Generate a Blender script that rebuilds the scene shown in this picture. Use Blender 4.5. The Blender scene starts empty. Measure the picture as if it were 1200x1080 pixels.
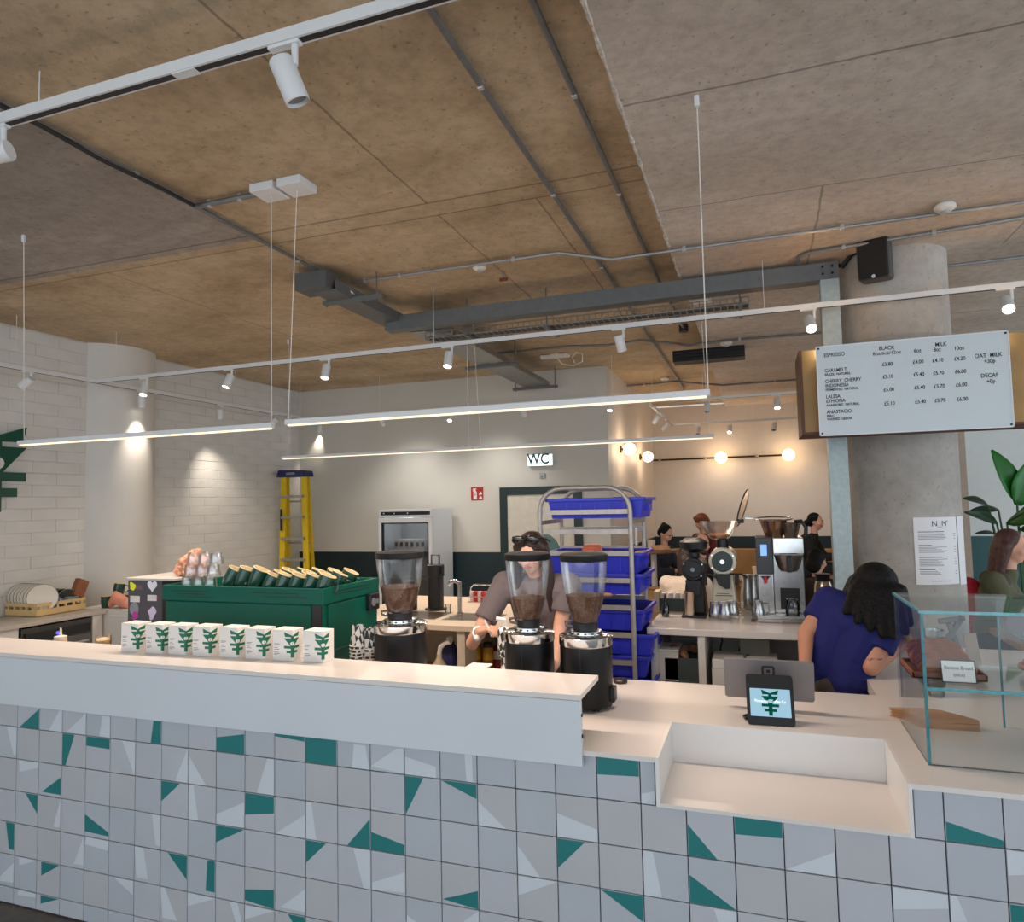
import bpy, math, random
import numpy as np
from mathutils import Matrix, Vector, noise
random.seed(4)
PI = math.pi
scene = bpy.context.scene
COL = scene.collection

# ------------------------------------------------------------------ camera
YAW, PITCH, ROLL, F, EYE = -0.338438, 0.0616066, -0.0210681, 811.0, 1.857
FWD = Vector((math.sin(YAW)*math.cos(PITCH), math.cos(YAW)*math.cos(PITCH), math.sin(PITCH)))
_r0 = Vector((math.cos(YAW), -math.sin(YAW), 0)); _u0 = _r0.cross(FWD)
RGT = _r0*math.cos(ROLL) + _u0*math.sin(ROLL)
UPV = -_r0*math.sin(ROLL) + _u0*math.cos(ROLL)
cam = bpy.data.cameras.new('camera'); cam.sensor_width = 36; cam.sensor_fit = 'HORIZONTAL'
cam.lens = F/1200*36; cam.clip_start = .05; cam.clip_end = 100
camo = bpy.data.objects.new('camera', cam); COL.objects.link(camo); scene.camera = camo
camo.matrix_world = Matrix(((RGT.x, UPV.x, -FWD.x, 0), (RGT.y, UPV.y, -FWD.y, 0), (RGT.z, UPV.z, -FWD.z, EYE), (0, 0, 0, 1)))
def ray(px, py): return RGT*((px-600)/F) - UPV*((py-540)/F) + FWD
def aty(px, py, y): v = ray(px, py); return Vector((0, 0, EYE)) + v*(y/v.y)
def atz(px, py, z): v = ray(px, py); return Vector((0, 0, EYE)) + v*((z-EYE)/v.z)
def atx(px, py, x): v = ray(px, py); return Vector((0, 0, EYE)) + v*(x/v.x)

# ------------------------------------------------------------------ world, exposure, daylight
w = bpy.data.worlds.new('daylight'); scene.world = w; w.use_nodes = True
bg = w.node_tree.nodes['Background']; bg.inputs[0].default_value = (.80, .90, 1.0, 1); bg.inputs[1].default_value = 1.32
vs = scene.view_settings; vs.view_transform = 'Standard'; vs.look = 'None'; vs.gamma = 1; vs.use_curve_mapping = False
vs.exposure = 0.75
def lamp(kind, loc, energy, color, size=.1, aim=None, angle=60, blend=.5, parent=None, size_y=None):
    l = bpy.data.lights.new('lamp_light', kind); l.energy = energy; l.color = color
    if kind == 'AREA':
        l.size = size
        if size_y: l.shape = 'RECTANGLE'; l.size_y = size_y
    else: l.shadow_soft_size = size
    if kind == 'SPOT': l.spot_size = math.radians(angle); l.spot_blend = blend
    o = bpy.data.objects.new('lamp_light', l); COL.objects.link(o); o.location = loc
    if aim is not None: o.rotation_euler = (Vector(aim)-Vector(loc)).to_track_quat('-Z', 'Y').to_euler()
    return o

# ------------------------------------------------------------------ materials
def lin(c): return tuple((v/255/12.92 if v/255 <= .04045 else ((v/255+.055)/1.055)**2.4) for v in c)
MATS = {}
def M(name, c=(200, 200, 200), rough=.5, metal=0, var=.06, scale=12, bump=0, bscale=60, spec=.5, coat=0):
    if name in MATS: return MATS[name]
    m = bpy.data.materials.new(name); m.use_nodes = True; nt = m.node_tree; b = nt.nodes['Principled BSDF']
    col = lin(c)
    tc = nt.nodes.new('ShaderNodeTexCoord'); no = nt.nodes.new('ShaderNodeTexNoise')
    no.inputs['Scale'].default_value = scale; no.inputs['Detail'].default_value = 4
    nt.links.new(tc.outputs['Object'], no.inputs['Vector'])
    r = nt.nodes.new('ShaderNodeValToRGB')
    r.color_ramp.elements[0].position = .3; r.color_ramp.elements[1].position = .7
    r.color_ramp.elements[0].color = (*[x*(1-var) for x in col], 1); r.color_ramp.elements[1].color = (*[min(1, x*(1+var)) for x in col], 1)
    nt.links.new(no.outputs['Fac'], r.inputs['Fac']); nt.links.new(r.outputs['Color'], b.inputs['Base Color'])
    b.inputs['Roughness'].default_value = rough; b.inputs['Metallic'].default_value = metal
    b.inputs['Specular IOR Level'].default_value = spec; b.inputs['Coat Weight'].default_value = coat
    if bump:
        n2 = nt.nodes.new('ShaderNodeTexNoise'); n2.inputs['Scale'].default_value = bscale; n2.inputs['Detail'].default_value = 5
        nt.links.new(tc.outputs['Object'], n2.inputs['Vector'])
        bp = nt.nodes.new('ShaderNodeBump'); bp.inputs['Strength'].default_value = bump; bp.inputs['Distance'].default_value = .01
        nt.links.new(n2.outputs['Fac'], bp.inputs['Height']); nt.links.new(bp.outputs['Normal'], b.inputs['Normal'])
    MATS[name] = m; return m
def EM(name, c, s):
    if name in MATS: return MATS[name]
    m = bpy.data.materials.new(name); m.use_nodes = True; nt = m.node_tree
    nt.nodes.remove(nt.nodes['Principled BSDF']); e = nt.nodes.new('ShaderNodeEmission')
    e.inputs[0].default_value = (*lin(c), 1); e.inputs[1].default_value = s
    nt.links.new(e.outputs[0], nt.nodes['Material Output'].inputs[0]); MATS[name] = m; return m
def GL(name, tint=(250, 253, 252), k=.10, rough=.02, ior=1.45, fm=1.0):
    if name in MATS: return MATS[name]
    m = bpy.data.materials.new(name); m.use_nodes = True; nt = m.node_tree
    nt.nodes.remove(nt.nodes['Principled BSDF'])
    t = nt.nodes.new('ShaderNodeBsdfTransparent'); t.inputs[0].default_value = (*lin(tint), 1)
    g = nt.nodes.new('ShaderNodeBsdfGlossy'); g.inputs['Roughness'].default_value = rough
    f = nt.nodes.new('ShaderNodeFresnel'); f.inputs[0].default_value = ior
    a = nt.nodes.new('ShaderNodeMath'); a.operation = 'MULTIPLY_ADD'; a.inputs[1].default_value = fm; a.inputs[2].default_value = k-.04*fm; a.use_clamp = True
    mx = nt.nodes.new('ShaderNodeMixShader'); nt.links.new(f.outputs[0], a.inputs[0]); nt.links.new(a.outputs[0], mx.inputs[0])
    nt.links.new(t.outputs[0], mx.inputs[1]); nt.links.new(g.outputs[0], mx.inputs[2])
    nt.links.new(mx.outputs[0], nt.nodes['Material Output'].inputs[0]); MATS[name] = m; return m

# ------------------------------------------------------------------ mesh builder
ORG = {}
def frame(z, up=(0, 0, 1)):
    z = Vector(z).normalized(); up = Vector(up)
    if abs(z.dot(up)) > .98: up = Vector((0, 1, 0)) if abs(z.y) < .9 else Vector((1, 0, 0))
    x = up.cross(z).normalized(); return x, z.cross(x), z
class MB:
    def __init__(s): s.v = []; s.f = []; s.m = []; s.mi = 0
    def add(s, vs, fs):
        o = len(s.v); s.v += [tuple(p) for p in vs]
        for f in fs: s.f.append([i+o for i in f]); s.m.append(s.mi)
        return s
    def box(s, a, b, mtx=None):
        (x0, y0, z0), (x1, y1, z1) = a, b
        vs = [Vector(p) for p in ((x0, y0, z0), (x1, y0, z0), (x1, y1, z0), (x0, y1, z0), (x0, y0, z1), (x1, y0, z1), (x1, y1, z1), (x0, y1, z1))]
        if mtx is not None: vs = [mtx @ p for p in vs]
        return s.add(vs, [(0, 3, 2, 1), (4, 5, 6, 7), (0, 1, 5, 4), (1, 2, 6, 5), (2, 3, 7, 6), (3, 0, 4, 7)])
    def bar(s, p, q, w, h=None, up=(0, 0, 1)):
        h = h or w; p = Vector(p); q = Vector(q); x, y, z = frame(q-p, up); vs = []
        for c in (p, q): vs += [c-x*w/2-y*h/2, c+x*w/2-y*h/2, c+x*w/2+y*h/2, c-x*w/2+y*h/2]
        return s.add(vs, [(3, 2, 1, 0), (4, 5, 6, 7), (0, 1, 5, 4), (1, 2, 6, 5), (2, 3, 7, 6), (3, 0, 4, 7)])
    def cyl(s, p, q, r, r2=None, n=12, cap=True):
        r2 = r if r2 is None else r2; p = Vector(p); q = Vector(q); x, y, z = frame(q-p); vs = []
        for c, rr in ((p, r), (q, r2)):
            for i in range(n): a = 2*PI*i/n; vs.append(c+x*math.cos(a)*rr+y*math.sin(a)*rr)
        fs = [(i, (i+1) % n, n+(i+1) % n, n+i) for i in range(n)]
        if cap: fs += [tuple(range(n-1, -1, -1)), tuple(range(n, 2*n))]
        return s.add(vs, fs)
    def tube(s, pts, r, n=8, close=False):
        pts = [Vector(p) for p in pts]; k = len(pts); vs = []; px = None
        for i, p in enumerate(pts):
            if close: t = pts[(i+1) % k]-pts[i-1]
            else: t = pts[min(i+1, k-1)]-pts[max(i-1, 0)]
            if px is None: x, y, z = frame(t)
            else:
                z = t.normalized(); x = (px-z*px.dot(z)).normalized(); y = z.cross(x)
            px = x; rr = r[i] if isinstance(r, (list, tuple)) else r
            for j in range(n): a = 2*PI*j/n; vs.append(p+x*math.cos(a)*rr+y*math.sin(a)*rr)
        fs = [(i*n+j, i*n+(j+1) % n, ((i+1) % k)*n+(j+1) % n, ((i+1) % k)*n+j) for i in range(k if close else k-1) for j in range(n)]
        if not close: fs += [tuple(range(n-1, -1, -1)), tuple(range((k-1)*n, k*n))]
        return s.add(vs, fs)
    def lathe(s, prof, c=(0, 0, 0), n=20, axis=(0, 0, 1), a0=0, a1=2*PI):
        c = Vector(c); x, y, z = frame(axis); full = abs(a1-a0-2*PI) < 1e-6; m = n if full else n+1; vs = []
        for r, h in prof:
            for i in range(m): a = a0+(a1-a0)*i/n; vs.append(c+x*math.cos(a)*r+y*math.sin(a)*r+z*h)
        fs = [(i*m+j, i*m+(j+1) % m, (i+1)*m+(j+1) % m, (i+1)*m+j) for i in range(len(prof)-1) for j in range(n)]
        return s.add(vs, fs)
    def ball(s, c, rx, ry=None, rz=None, n=12, k=8, mtx=None):
        ry = ry or rx; rz = rz or rx; c = Vector(c); vs = []
        for i in range(1, k):
            t = PI*i/k
            for j in range(n):
                a = 2*PI*j/n; p = Vector((rx*math.sin(t)*math.cos(a), ry*math.sin(t)*math.sin(a), rz*math.cos(t)))
                vs.append(c+(mtx @ p if mtx is not None else p))
        tp = Vector((0, 0, rz)); vs += [c+(mtx @ tp if mtx is not None else tp), c-(mtx @ tp if mtx is not None else tp)]
        T = (k-1)*n; fs = [(i*n+j, (i+1)*n+j, (i+1)*n+(j+1) % n, i*n+(j+1) % n) for i in range(k-2) for j in range(n)]
        fs += [(T, j, (j+1) % n) for j in range(n)]+[(T+1, (k-2)*n+(j+1) % n, (k-2)*n+j) for j in range(n)]
        return s.add(vs, fs)
    def cap(s, p, q, r, r2=None, n=10):
        r2 = r if r2 is None else r2; s.cyl(p, q, r, r2, n); s.ball(p, r, n=n, k=6); s.ball(q, r2, n=n, k=6); return s
    def prism(s, pts, o, u, v, d):
        o = Vector(o); u = Vector(u); v = Vector(v); d = Vector(d); n = len(pts)
        vs = [o+u*a+v*b for a, b in pts]+[o+u*a+v*b+d for a, b in pts]
        return s.add(vs, [tuple(range(n-1, -1, -1)), tuple(range(n, 2*n))]+[(i, (i+1) % n, n+(i+1) % n, n+i) for i in range(n)])
    def build(s, name, mat, parent=None, smooth=False, bev=0, kind=None, loc=None):
        me = bpy.data.meshes.new(name); o0 = Vector(loc) if loc is not None else Vector((0, 0, 0))
        base = (ORG[parent] if parent is not None else Vector((0, 0, 0)))
        sh = base+o0
        me.from_pydata([(p[0]-sh.x, p[1]-sh.y, p[2]-sh.z) for p in s.v], [], s.f)
        for mm in (mat if isinstance(mat, (list, tuple)) else [mat]): me.materials.append(mm)
        if any(s.m): me.polygons.foreach_set('material_index', s.m)
        me.validate(); me.update()
        if smooth: me.shade_smooth(); me.set_sharp_from_angle(angle=math.radians(40))
        return link(name, me, parent, bev, kind, o0)
def link(name, me, parent=None, bev=0, kind=None, loc=(0, 0, 0)):
    o = bpy.data.objects.new(name, me); COL.objects.link(o); o.location = loc
    if parent is not None: o.parent = parent; ORG[o] = ORG[parent]+Vector(loc)
    else: ORG[o] = Vector(loc)
    if bev:
        b = o.modifiers.new('bevel', 'BEVEL'); b.width = bev; b.segments = 2; b.limit_method = 'ANGLE'
    if kind: o['kind'] = kind
    return o
def tag(o, label, cat, group=None):
    o['label'] = label; o['category'] = cat
    if group: o['group'] = group
    return o
def thing(name, label, cat, loc=(0, 0, 0), group=None):
    o = bpy.data.objects.new(name, None); COL.objects.link(o); o.location = loc; o.empty_display_size = .05
    ORG[o] = Vector(loc); return tag(o, label, cat, group)
def B(a, b): return MB().box(a, b)
def bxc(c, sx, sy, sz): return MB().box((c[0]-sx/2, c[1]-sy/2, c[2]-sz/2), (c[0]+sx/2, c[1]+sy/2, c[2]+sz/2))
def copy_tree(o, loc, rz=None, label=None, group=None, parent=None):
    c = o.copy(); COL.objects.link(c)
    if parent is not None: c.parent = parent
    else:
        c.location = loc
        if rz is not None: c.rotation_euler = rz if isinstance(rz, (tuple, list)) or hasattr(rz, 'x') else (0, 0, rz)
        if label: c['label'] = label
        if group: c['group'] = group
    for ch in list(o.children): copy_tree(ch, None, parent=c)
    return c
def bake(o):
    dg = bpy.context.evaluated_depsgraph_get(); me = bpy.data.meshes.new_from_object(o.evaluated_get(dg))
    o.modifiers.clear(); old = o.data; o.data = me; bpy.data.meshes.remove(old); me.name = o.name; return o
def blob(mb, name, mat, parent, voxel=.008, smooth=6, factor=.5):
    o = mb.build(name, mat, parent)
    r = o.modifiers.new('remesh', 'REMESH'); r.mode = 'VOXEL'; r.voxel_size = voxel; r.use_smooth_shade = True
    if smooth:
        s = o.modifiers.new('smooth', 'SMOOTH'); s.iterations = smooth; s.factor = factor
    bake(o); o.data.shade_smooth(); return o
def text(s, size, o, u, v, mat, parent, name='lettering', align='LEFT', squeeze=1.0, bold=0, fn=None):
    c = bpy.data.curves.new('lettering', 'FONT'); c.body = s; c.size = size; c.align_x = align; c.offset = bold; c.space_line = .9
    t = bpy.data.objects.new('lettering', c); COL.objects.link(t)
    dg = bpy.context.evaluated_depsgraph_get(); me = bpy.data.meshes.new_from_object(t.evaluated_get(dg))
    bpy.data.objects.remove(t); bpy.data.curves.remove(c)
    o = Vector(o); u = Vector(u).normalized(); v = Vector(v).normalized(); base = ORG[parent]
    for p in me.vertices:
        a, b = p.co.x*squeeze, p.co.y
        p.co = (fn(a, b) if fn else o+u*a+v*b)-base
    me.materials.clear(); me.materials.append(mat); me.name = name
    return link(name, me, parent)
ORD = ['leftmost', 'second', 'third', 'fourth', 'fifth', 'sixth', 'seventh', 'eighth', 'ninth', 'tenth', 'eleventh', 'twelfth']
ORDW = ['very lowest', 'second', 'third', 'fourth', 'fifth', 'sixth', 'seventh', 'eighth', 'ninth', 'tenth', 'eleventh', 'twelfth', 'thirteenth', 'fourteenth', 'fifteenth', 'sixteenth']
def nth(i): return ORD[i] if i == 0 else ORD[i]+' from left'
# ------------------------------------------------------------------ setting
def concrete(name, base, dark, light, xsplit=None, tint2=None, ylines=(), segs=(), rough=.75, pit=1):
    m = bpy.data.materials.new(name); m.use_nodes = True; nt = m.node_tree; b = nt.nodes['Principled BSDF']; N = nt.nodes; L = nt.links.new
    g = N.new('ShaderNodeNewGeometry'); sp = N.new('ShaderNodeSeparateXYZ'); L(g.outputs['Position'], sp.inputs[0])
    def nz(sc, det, ro, stretch=(1, 1, 1)):
        mp = N.new('ShaderNodeMapping'); mp.inputs['Scale'].default_value = stretch; L(g.outputs['Position'], mp.inputs[0])
        n = N.new('ShaderNodeTexNoise'); n.inputs['Scale'].default_value = sc; n.inputs['Detail'].default_value = det; n.inputs['Roughness'].default_value = ro
        L(mp.outputs[0], n.inputs['Vector']); return n.outputs['Fac']
    def ramp(f, stops):
        r = N.new('ShaderNodeValToRGB'); L(f, r.inputs[0]); e = r.color_ramp.elements
        while len(e) < len(stops): e.new(.5)
        for x, (p, c) in zip(e, stops): x.position = p; x.color = (*c, 1)
        return r.outputs[0]
    def mix(f, a, c, typ='MIX'):
        x = N.new('ShaderNodeMix'); x.data_type = 'RGBA'; x.blend_type = typ
        if isinstance(f, (int, float)): x.inputs[0].default_value = f
        else: L(f, x.inputs[0])
        for i, q in ((6, a), (7, c)):
            if isinstance(q, tuple): x.inputs[i].default_value = (*q, 1)
            else: L(q, x.inputs[i])
        return x.outputs[2]
    def mth(op, a, c, d=None):
        x = N.new('ShaderNodeMath'); x.operation = op
        for i, q in enumerate((a, c, d)):
            if q is None: continue
            if isinstance(q, (int, float)): x.inputs[i].default_value = q
            else: L(q, x.inputs[i])
        return x.outputs[0]
    c = ramp(nz(1.1, 6, .6, (1, 1.4, 1)), [(.3, lin(dark)), (.5, lin(base)), (.72, lin(light))])
    if xsplit is not None:
        k = mth('MULTIPLY', mth('LESS_THAN', sp.outputs[0], xsplit), mth('LESS_THAN', sp.outputs[1], 3.6))
        c2 = ramp(nz(1.6, 5, .55, (.5, 1.6, 1)), [(.32, lin(tint2[0])), (.55, lin(tint2[1])), (.7, lin(tint2[2]))])
        c = mix(k, c, c2)
    c = mix(ramp(nz(14, 6, .7), [(.36, (.45*pit,)*3), (.58, (0,)*3)]), c, mix(.5, c, (.03, .025, .02)))
    sp2 = ramp(nz(38, 2, .5), [(.65, (0,)*3), (.71, (.4*pit,)*3)])
    c = mix(sp2, c, (.06, .045, .035))
    wob = mth('MULTIPLY', mth('SUBTRACT', nz(3, 3, .5), .5), .03)
    for y0, wd in ylines:
        d = mth('LESS_THAN', mth('ABSOLUTE', mth('SUBTRACT', mth('ADD', sp.outputs[1], wob), y0), 0), wd)
        c = mix(mth('MULTIPLY', d, .55), c, (.05, .035, .025))
    for x0, ya, yb, wd in segs:
        d = mth('LESS_THAN', mth('ABSOLUTE', mth('SUBTRACT', mth('ADD', sp.outputs[0], wob), x0), 0), wd)
        d = mth('MULTIPLY', d, mth('MULTIPLY', mth('GREATER_THAN', sp.outputs[1], ya), mth('LESS_THAN', sp.outputs[1], yb)))
        c = mix(mth('MULTIPLY', d, .5), c, (.05, .035, .025))
    L(c, b.inputs['Base Color']); b.inputs['Roughness'].default_value = rough
    bp = N.new('ShaderNodeBump'); bp.inputs['Strength'].default_value = .25; bp.inputs['Distance'].default_value = .02
    L(nz(22, 8, .7), bp.inputs['Height']); L(bp.outputs[0], b.inputs['Normal'])
    return m
cm_hi = concrete('ceiling_concrete', (192, 168, 136), (168, 144, 112), (212, 190, 160), -2.93, ((138, 129, 122), (156, 146, 138), (178, 168, 160)),
                 ((3.53, .008), (3.70, .007)), ((-1.73, 1.5, 3.53, .007), (-1.74, 3.7, 6.4, .006), (-1.12, 3.7, 6.4, .006), (-4.4, 3.7, 8, .006)))
cm_lo = concrete('drop_slab_concrete', (198, 184, 170), (182, 167, 152), (214, 202, 190), ylines=((2.8, .006), (3.92, .005), (7.2, .006)), segs=((.4, 3.92, 5.3, .006), (1.6, 3.92, 5.3, .006)))
cm_col = concrete('column_concrete', (176, 170, 162), (154, 148, 140), (196, 190, 182), pit=.6)
flo = concrete('floor_concrete', (104, 94, 84), (84, 75, 66), (124, 113, 102), rough=.55)
def struct(name, bm, mat, parent=None, **k):
    return bm.build(name, mat, parent, kind=None if parent else 'structure', **k)
ceil1 = struct('ceiling', B((-7.2, -3.5, 3.6), (-.47, 13.2, 3.85)), cm_hi)
ar = random.Random(9)
ceil2 = struct('ceiling', B((-.47, -3.5, 3.5), (7.2, 13.2, 3.85)), cm_lo)
m = MB(); m.tube([(-.472, 1.2+.045*i, 3.502) for i in range(90)], [ar.uniform(.004, .014) for i in range(90)], 6); m.build('broken_arris', M('arris_concrete', (196, 186, 174), .8, var=.3, scale=40), ceil2)
struct('floor', B((-7.2, -3.5, -.12), (7.2, 2.6, 0)), flo)
struct('floor', B((-7.2, 2.6, -.12), (7.2, 13.2, 0)), M('pale_bounce_floor', (206, 200, 192), .4, var=.04, scale=2))  # unseen floor, made pale to bounce more light into the room
white_paint = M('white_wall_paint', (214, 210, 203), .6, var=.03, scale=3, bump=.12, bscale=30)
block_paint = M('painted_block', (216, 214, 209), .55, var=.04, scale=5, bump=.3, bscale=26)
cream = M('cream_wall_paint', (203, 200, 191), .6, var=.02, scale=2)
teal_wall = M('dark_teal_wainscot', (8, 36, 42), .45, var=.05, scale=3)
dkgreen = M('dark_green_joinery', (10, 38, 40), .4, var=.05)
# left wall: painted blocks laid in courses, joints recessed
wl = struct('wall_left', B((-6.75, -3.5, 0), (-6.43, 8.72, 3.6)), M('mortar_paint', (205, 202, 196), .7, bump=.3))
bl, bh = .48, .112
meshes = []
for L_ in (bl, bl/2):
    for k in range(3):
        rr = random.Random(k+int(L_*100)); m = MB(); g = .001; e = .0035
        x0, x1 = -.02, .007; y0, y1 = g, L_-g; z0, z1 = g, bh-g
        j = [rr.uniform(-.0012, .0012) for _ in range(8)]
        m.add([(x0, y0, z0), (x0, y1, z0), (x0, y1, z1), (x0, y0, z1), (x1-e, y0, z0+j[4]), (x1-e, y1, z0+j[5]), (x1-e, y1, z1+j[6]), (x1-e, y0, z1+j[7]),
               (x1+j[0], y0+e, z0+e), (x1+j[1], y1-e, z0+e), (x1+j[2], y1-e, z1-e), (x1+j[3], y0+e, z1-e)],
              [(0, 1, 5, 4), (1, 2, 6, 5), (2, 3, 7, 6), (3, 0, 4, 7), (4, 5, 9, 8), (5, 6, 10, 9), (6, 7, 11, 10), (7, 4, 8, 11), (8, 9, 10, 11)])
        b_ = m.build('block', block_paint); meshes.append(b_.data); bpy.data.objects.remove(b_)
rb = random.Random(2)
for c_ in range(7, 32):
    y = 3.2-(bl/2 if c_ % 2 else 0)
    while y < 8.7:
        ln = bl; mi = rb.randrange(3)
        if y+ln > 8.7: ln = bl/2; mi += 3
        if y+ln > 8.72: break
        if not (5.15 < y and y+ln < 6.05):
            o = link('block', meshes[mi], wl); o.location = (-6.43+rb.uniform(-.0015, .002), y, c_*bh)
        y += ln
pil = MB(); pil.lathe([(.46, 0), (.46, 3.6)], (-6.62, 5.6, 0), 40); struct('trim_1', pil, white_paint, smooth=True)
wb = struct('wall_back', B((-6.75, 8.7, 0), (-1.76, 8.95, 3.6)), cream)
B((-6.43, 8.69, 0), (-1.765, 8.705, 1.215)).build('wainscot', teal_wall, wb)
ws = struct('wall_side', B((-2.0, 8.95, 0), (-1.76, 13.0, 3.6)), M('pale_wall_paint', (214, 205, 196), .5, var=.02))
B((-1.765, 8.95, 0), (-1.75, 12.8, 1.21)).build('wainscot', teal_wall, ws)
wf = struct('wall_far', B((-2.0, 12.8, 0), (7.2, 13.0, 3.55)), M('far_wall_paint', (210, 202, 194), .6, var=.02))
B((-1.75, 12.785, 0), (7.0, 12.805, 1.205)).build('wainscot', teal_wall, wf)
struct('wall_right', B((7.0, 8.5, 0), (7.2, 13.0, 3.5)), cream)
q_ = aty(1136, 628, 8.5)
wp_ = struct('wall_plant', B((q_.x, 8.5, 0), (7.0, 8.7, 3.5)), M('daylit_white_wall', (216, 222, 220), .6, var=.02))  # daylight's cool cast is put into this wall's white paint
B((q_.x, 8.485, 0), (7.0, 8.502, q_.z)).build('wainscot', M('mid_teal_wainscot', (14, 78, 82), .45, var=.05), wp_)
p0 = aty(1124, 600, 8.4); p1 = aty(1136, 600, 8.4)
struct('trim_2', B((p0.x-.02, 8.4, 0), (p1.x, 12.8, 3.5)), M('taupe_pier_paint', (176, 158, 142), .6))
# WC door in the back wall
dl = aty(586, 570, 8.69); dr = aty(681.6, 570, 8.69)
fx0, fx1, fz = dl.x, dr.x, 2.075; ft = .105
d1 = struct('door_1', B((fx0+ft, 8.675, .01), (fx1-ft, 8.7, fz-ft)), M('door_leaf_cream', (208, 202, 188), .45))
for a, b_ in (((fx0, 8.655, 0), (fx0+ft, 8.7, fz)), ((fx1-ft, 8.655, 0), (fx1, 8.7, fz)), ((fx0+ft, 8.655, fz-ft), (fx1-ft, 8.7, fz))):
    B(a, b_).build('door_frame', dkgreen, d1, bev=.004)
hb = MB(); hx = fx1-ft-.1; hb.tube([(hx, 8.675, 1.0), (hx, 8.62, 1.0), (hx-.1, 8.62, 1.0)], .009); hb.build('door_handle', M('satin_steel', (190, 190, 188), .3, 1), d1, True)

# column with steel portal frame
colm = thing('concrete_column', 'thick round bare concrete column carrying the menu board', 'column', (.95, 5.39, 0))
MB().lathe([(.335, 0), (.335, 2.905), (.331, 2.91), (.335, 2.915), (.335, 3.5)], (.95, 5.39, 0), 56).build('shaft', cm_col, colm, True)
galv = M('galvanised_steel_daylit', (172, 184, 184), .5, .35, var=.10, scale=30)  # post steel lightened, its bluish daylight put into the colour
galv2 = M('galvanised_steel_dark', (108, 110, 110), .5, .3, var=.08, scale=18)  # darker copy of the galvanised steel, for beam and supports
pf = thing('steel_portal_frame', 'galvanised steel post and overhead beam standing against the concrete column', 'steel frame', (.53, 5.2, 0))
m = MB()
for dx in (-.058, .052): m.box((.53+dx, 5.14, 0), (.53+dx+.008, 5.26, 3.351))
m.box((.53-.055, 5.195, 0), (.53+.055, 5.205, 3.351)); m.box((.53-.058, 5.137, 0), (.53+.06, 5.145, 3.351))
m.build('post', galv, pf)
xl = aty(455, 385, 5.2).x
m = MB(); m.box((xl, 5.14, 3.462), (.59, 5.26, 3.472)); m.box((xl, 5.14, 3.352), (.59, 5.26, 3.36)); m.box((xl, 5.195, 3.36), (.59, 5.205, 3.462)); m.box((xl, 5.137, 3.352), (.59, 5.142, 3.472))
m.build('beam', galv2, pf)
for sx in (.10, .16):
    for sz in (3.44, 3.39): MB().cyl((.53-sx+.12, 5.137, sz), (.53-sx+.12, 5.128, sz), .009, n=6).build('bolt', M('dark_bolt', (40, 40, 42), .5, .6), pf)
# ------------------------------------------------------------------ service counter
YT, TX, TZ, TS = 2.417, .0365, .831, .15
stone = M('white_solid_surface', (222, 214, 208), .28, var=.02, scale=3, spec=.5)
stone2 = M('pale_fascia_surface', (208, 212, 216), .38, var=.015, scale=3)
lin_white = M('niche_surface', (226, 222, 218), .35, var=.015, scale=3)
tile_grey = [M('tile_glaze_grey', (186, 188, 193), .3, var=.03, scale=4), M('tile_glaze_warm_grey', (184, 184, 187), .3, var=.03, scale=4), M('tile_glaze_cool_grey', (180, 184, 190), .3, var=.03, scale=4)]
tile_green = M('tile_glaze_teal', (40, 120, 120), .3, var=.04, scale=4)
tile_white = M('tile_glaze_white', (206, 211, 216), .3, var=.02, scale=4)
grout = M('dark_grout', (34, 38, 40), .8)
counter = thing('service_counter', 'long front counter clad in grey, white and teal tiles with wedge patterns', 'counter', (-1.5, 2.43, 0))
NX0, NX1 = -.358, .403
m = MB(); m.box((-4.9, 2.425, 0), (NX0, 2.62, .98)); m.box((NX1, 2.425, 0), (2.3, 2.62, .98)); m.box((NX0, 2.425, 0), (NX1, 2.62, .825)); m.box((-4.9, 2.62, .06), (2.3, 2.66, .8))
m.build('carcass', grout, counter)
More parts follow.
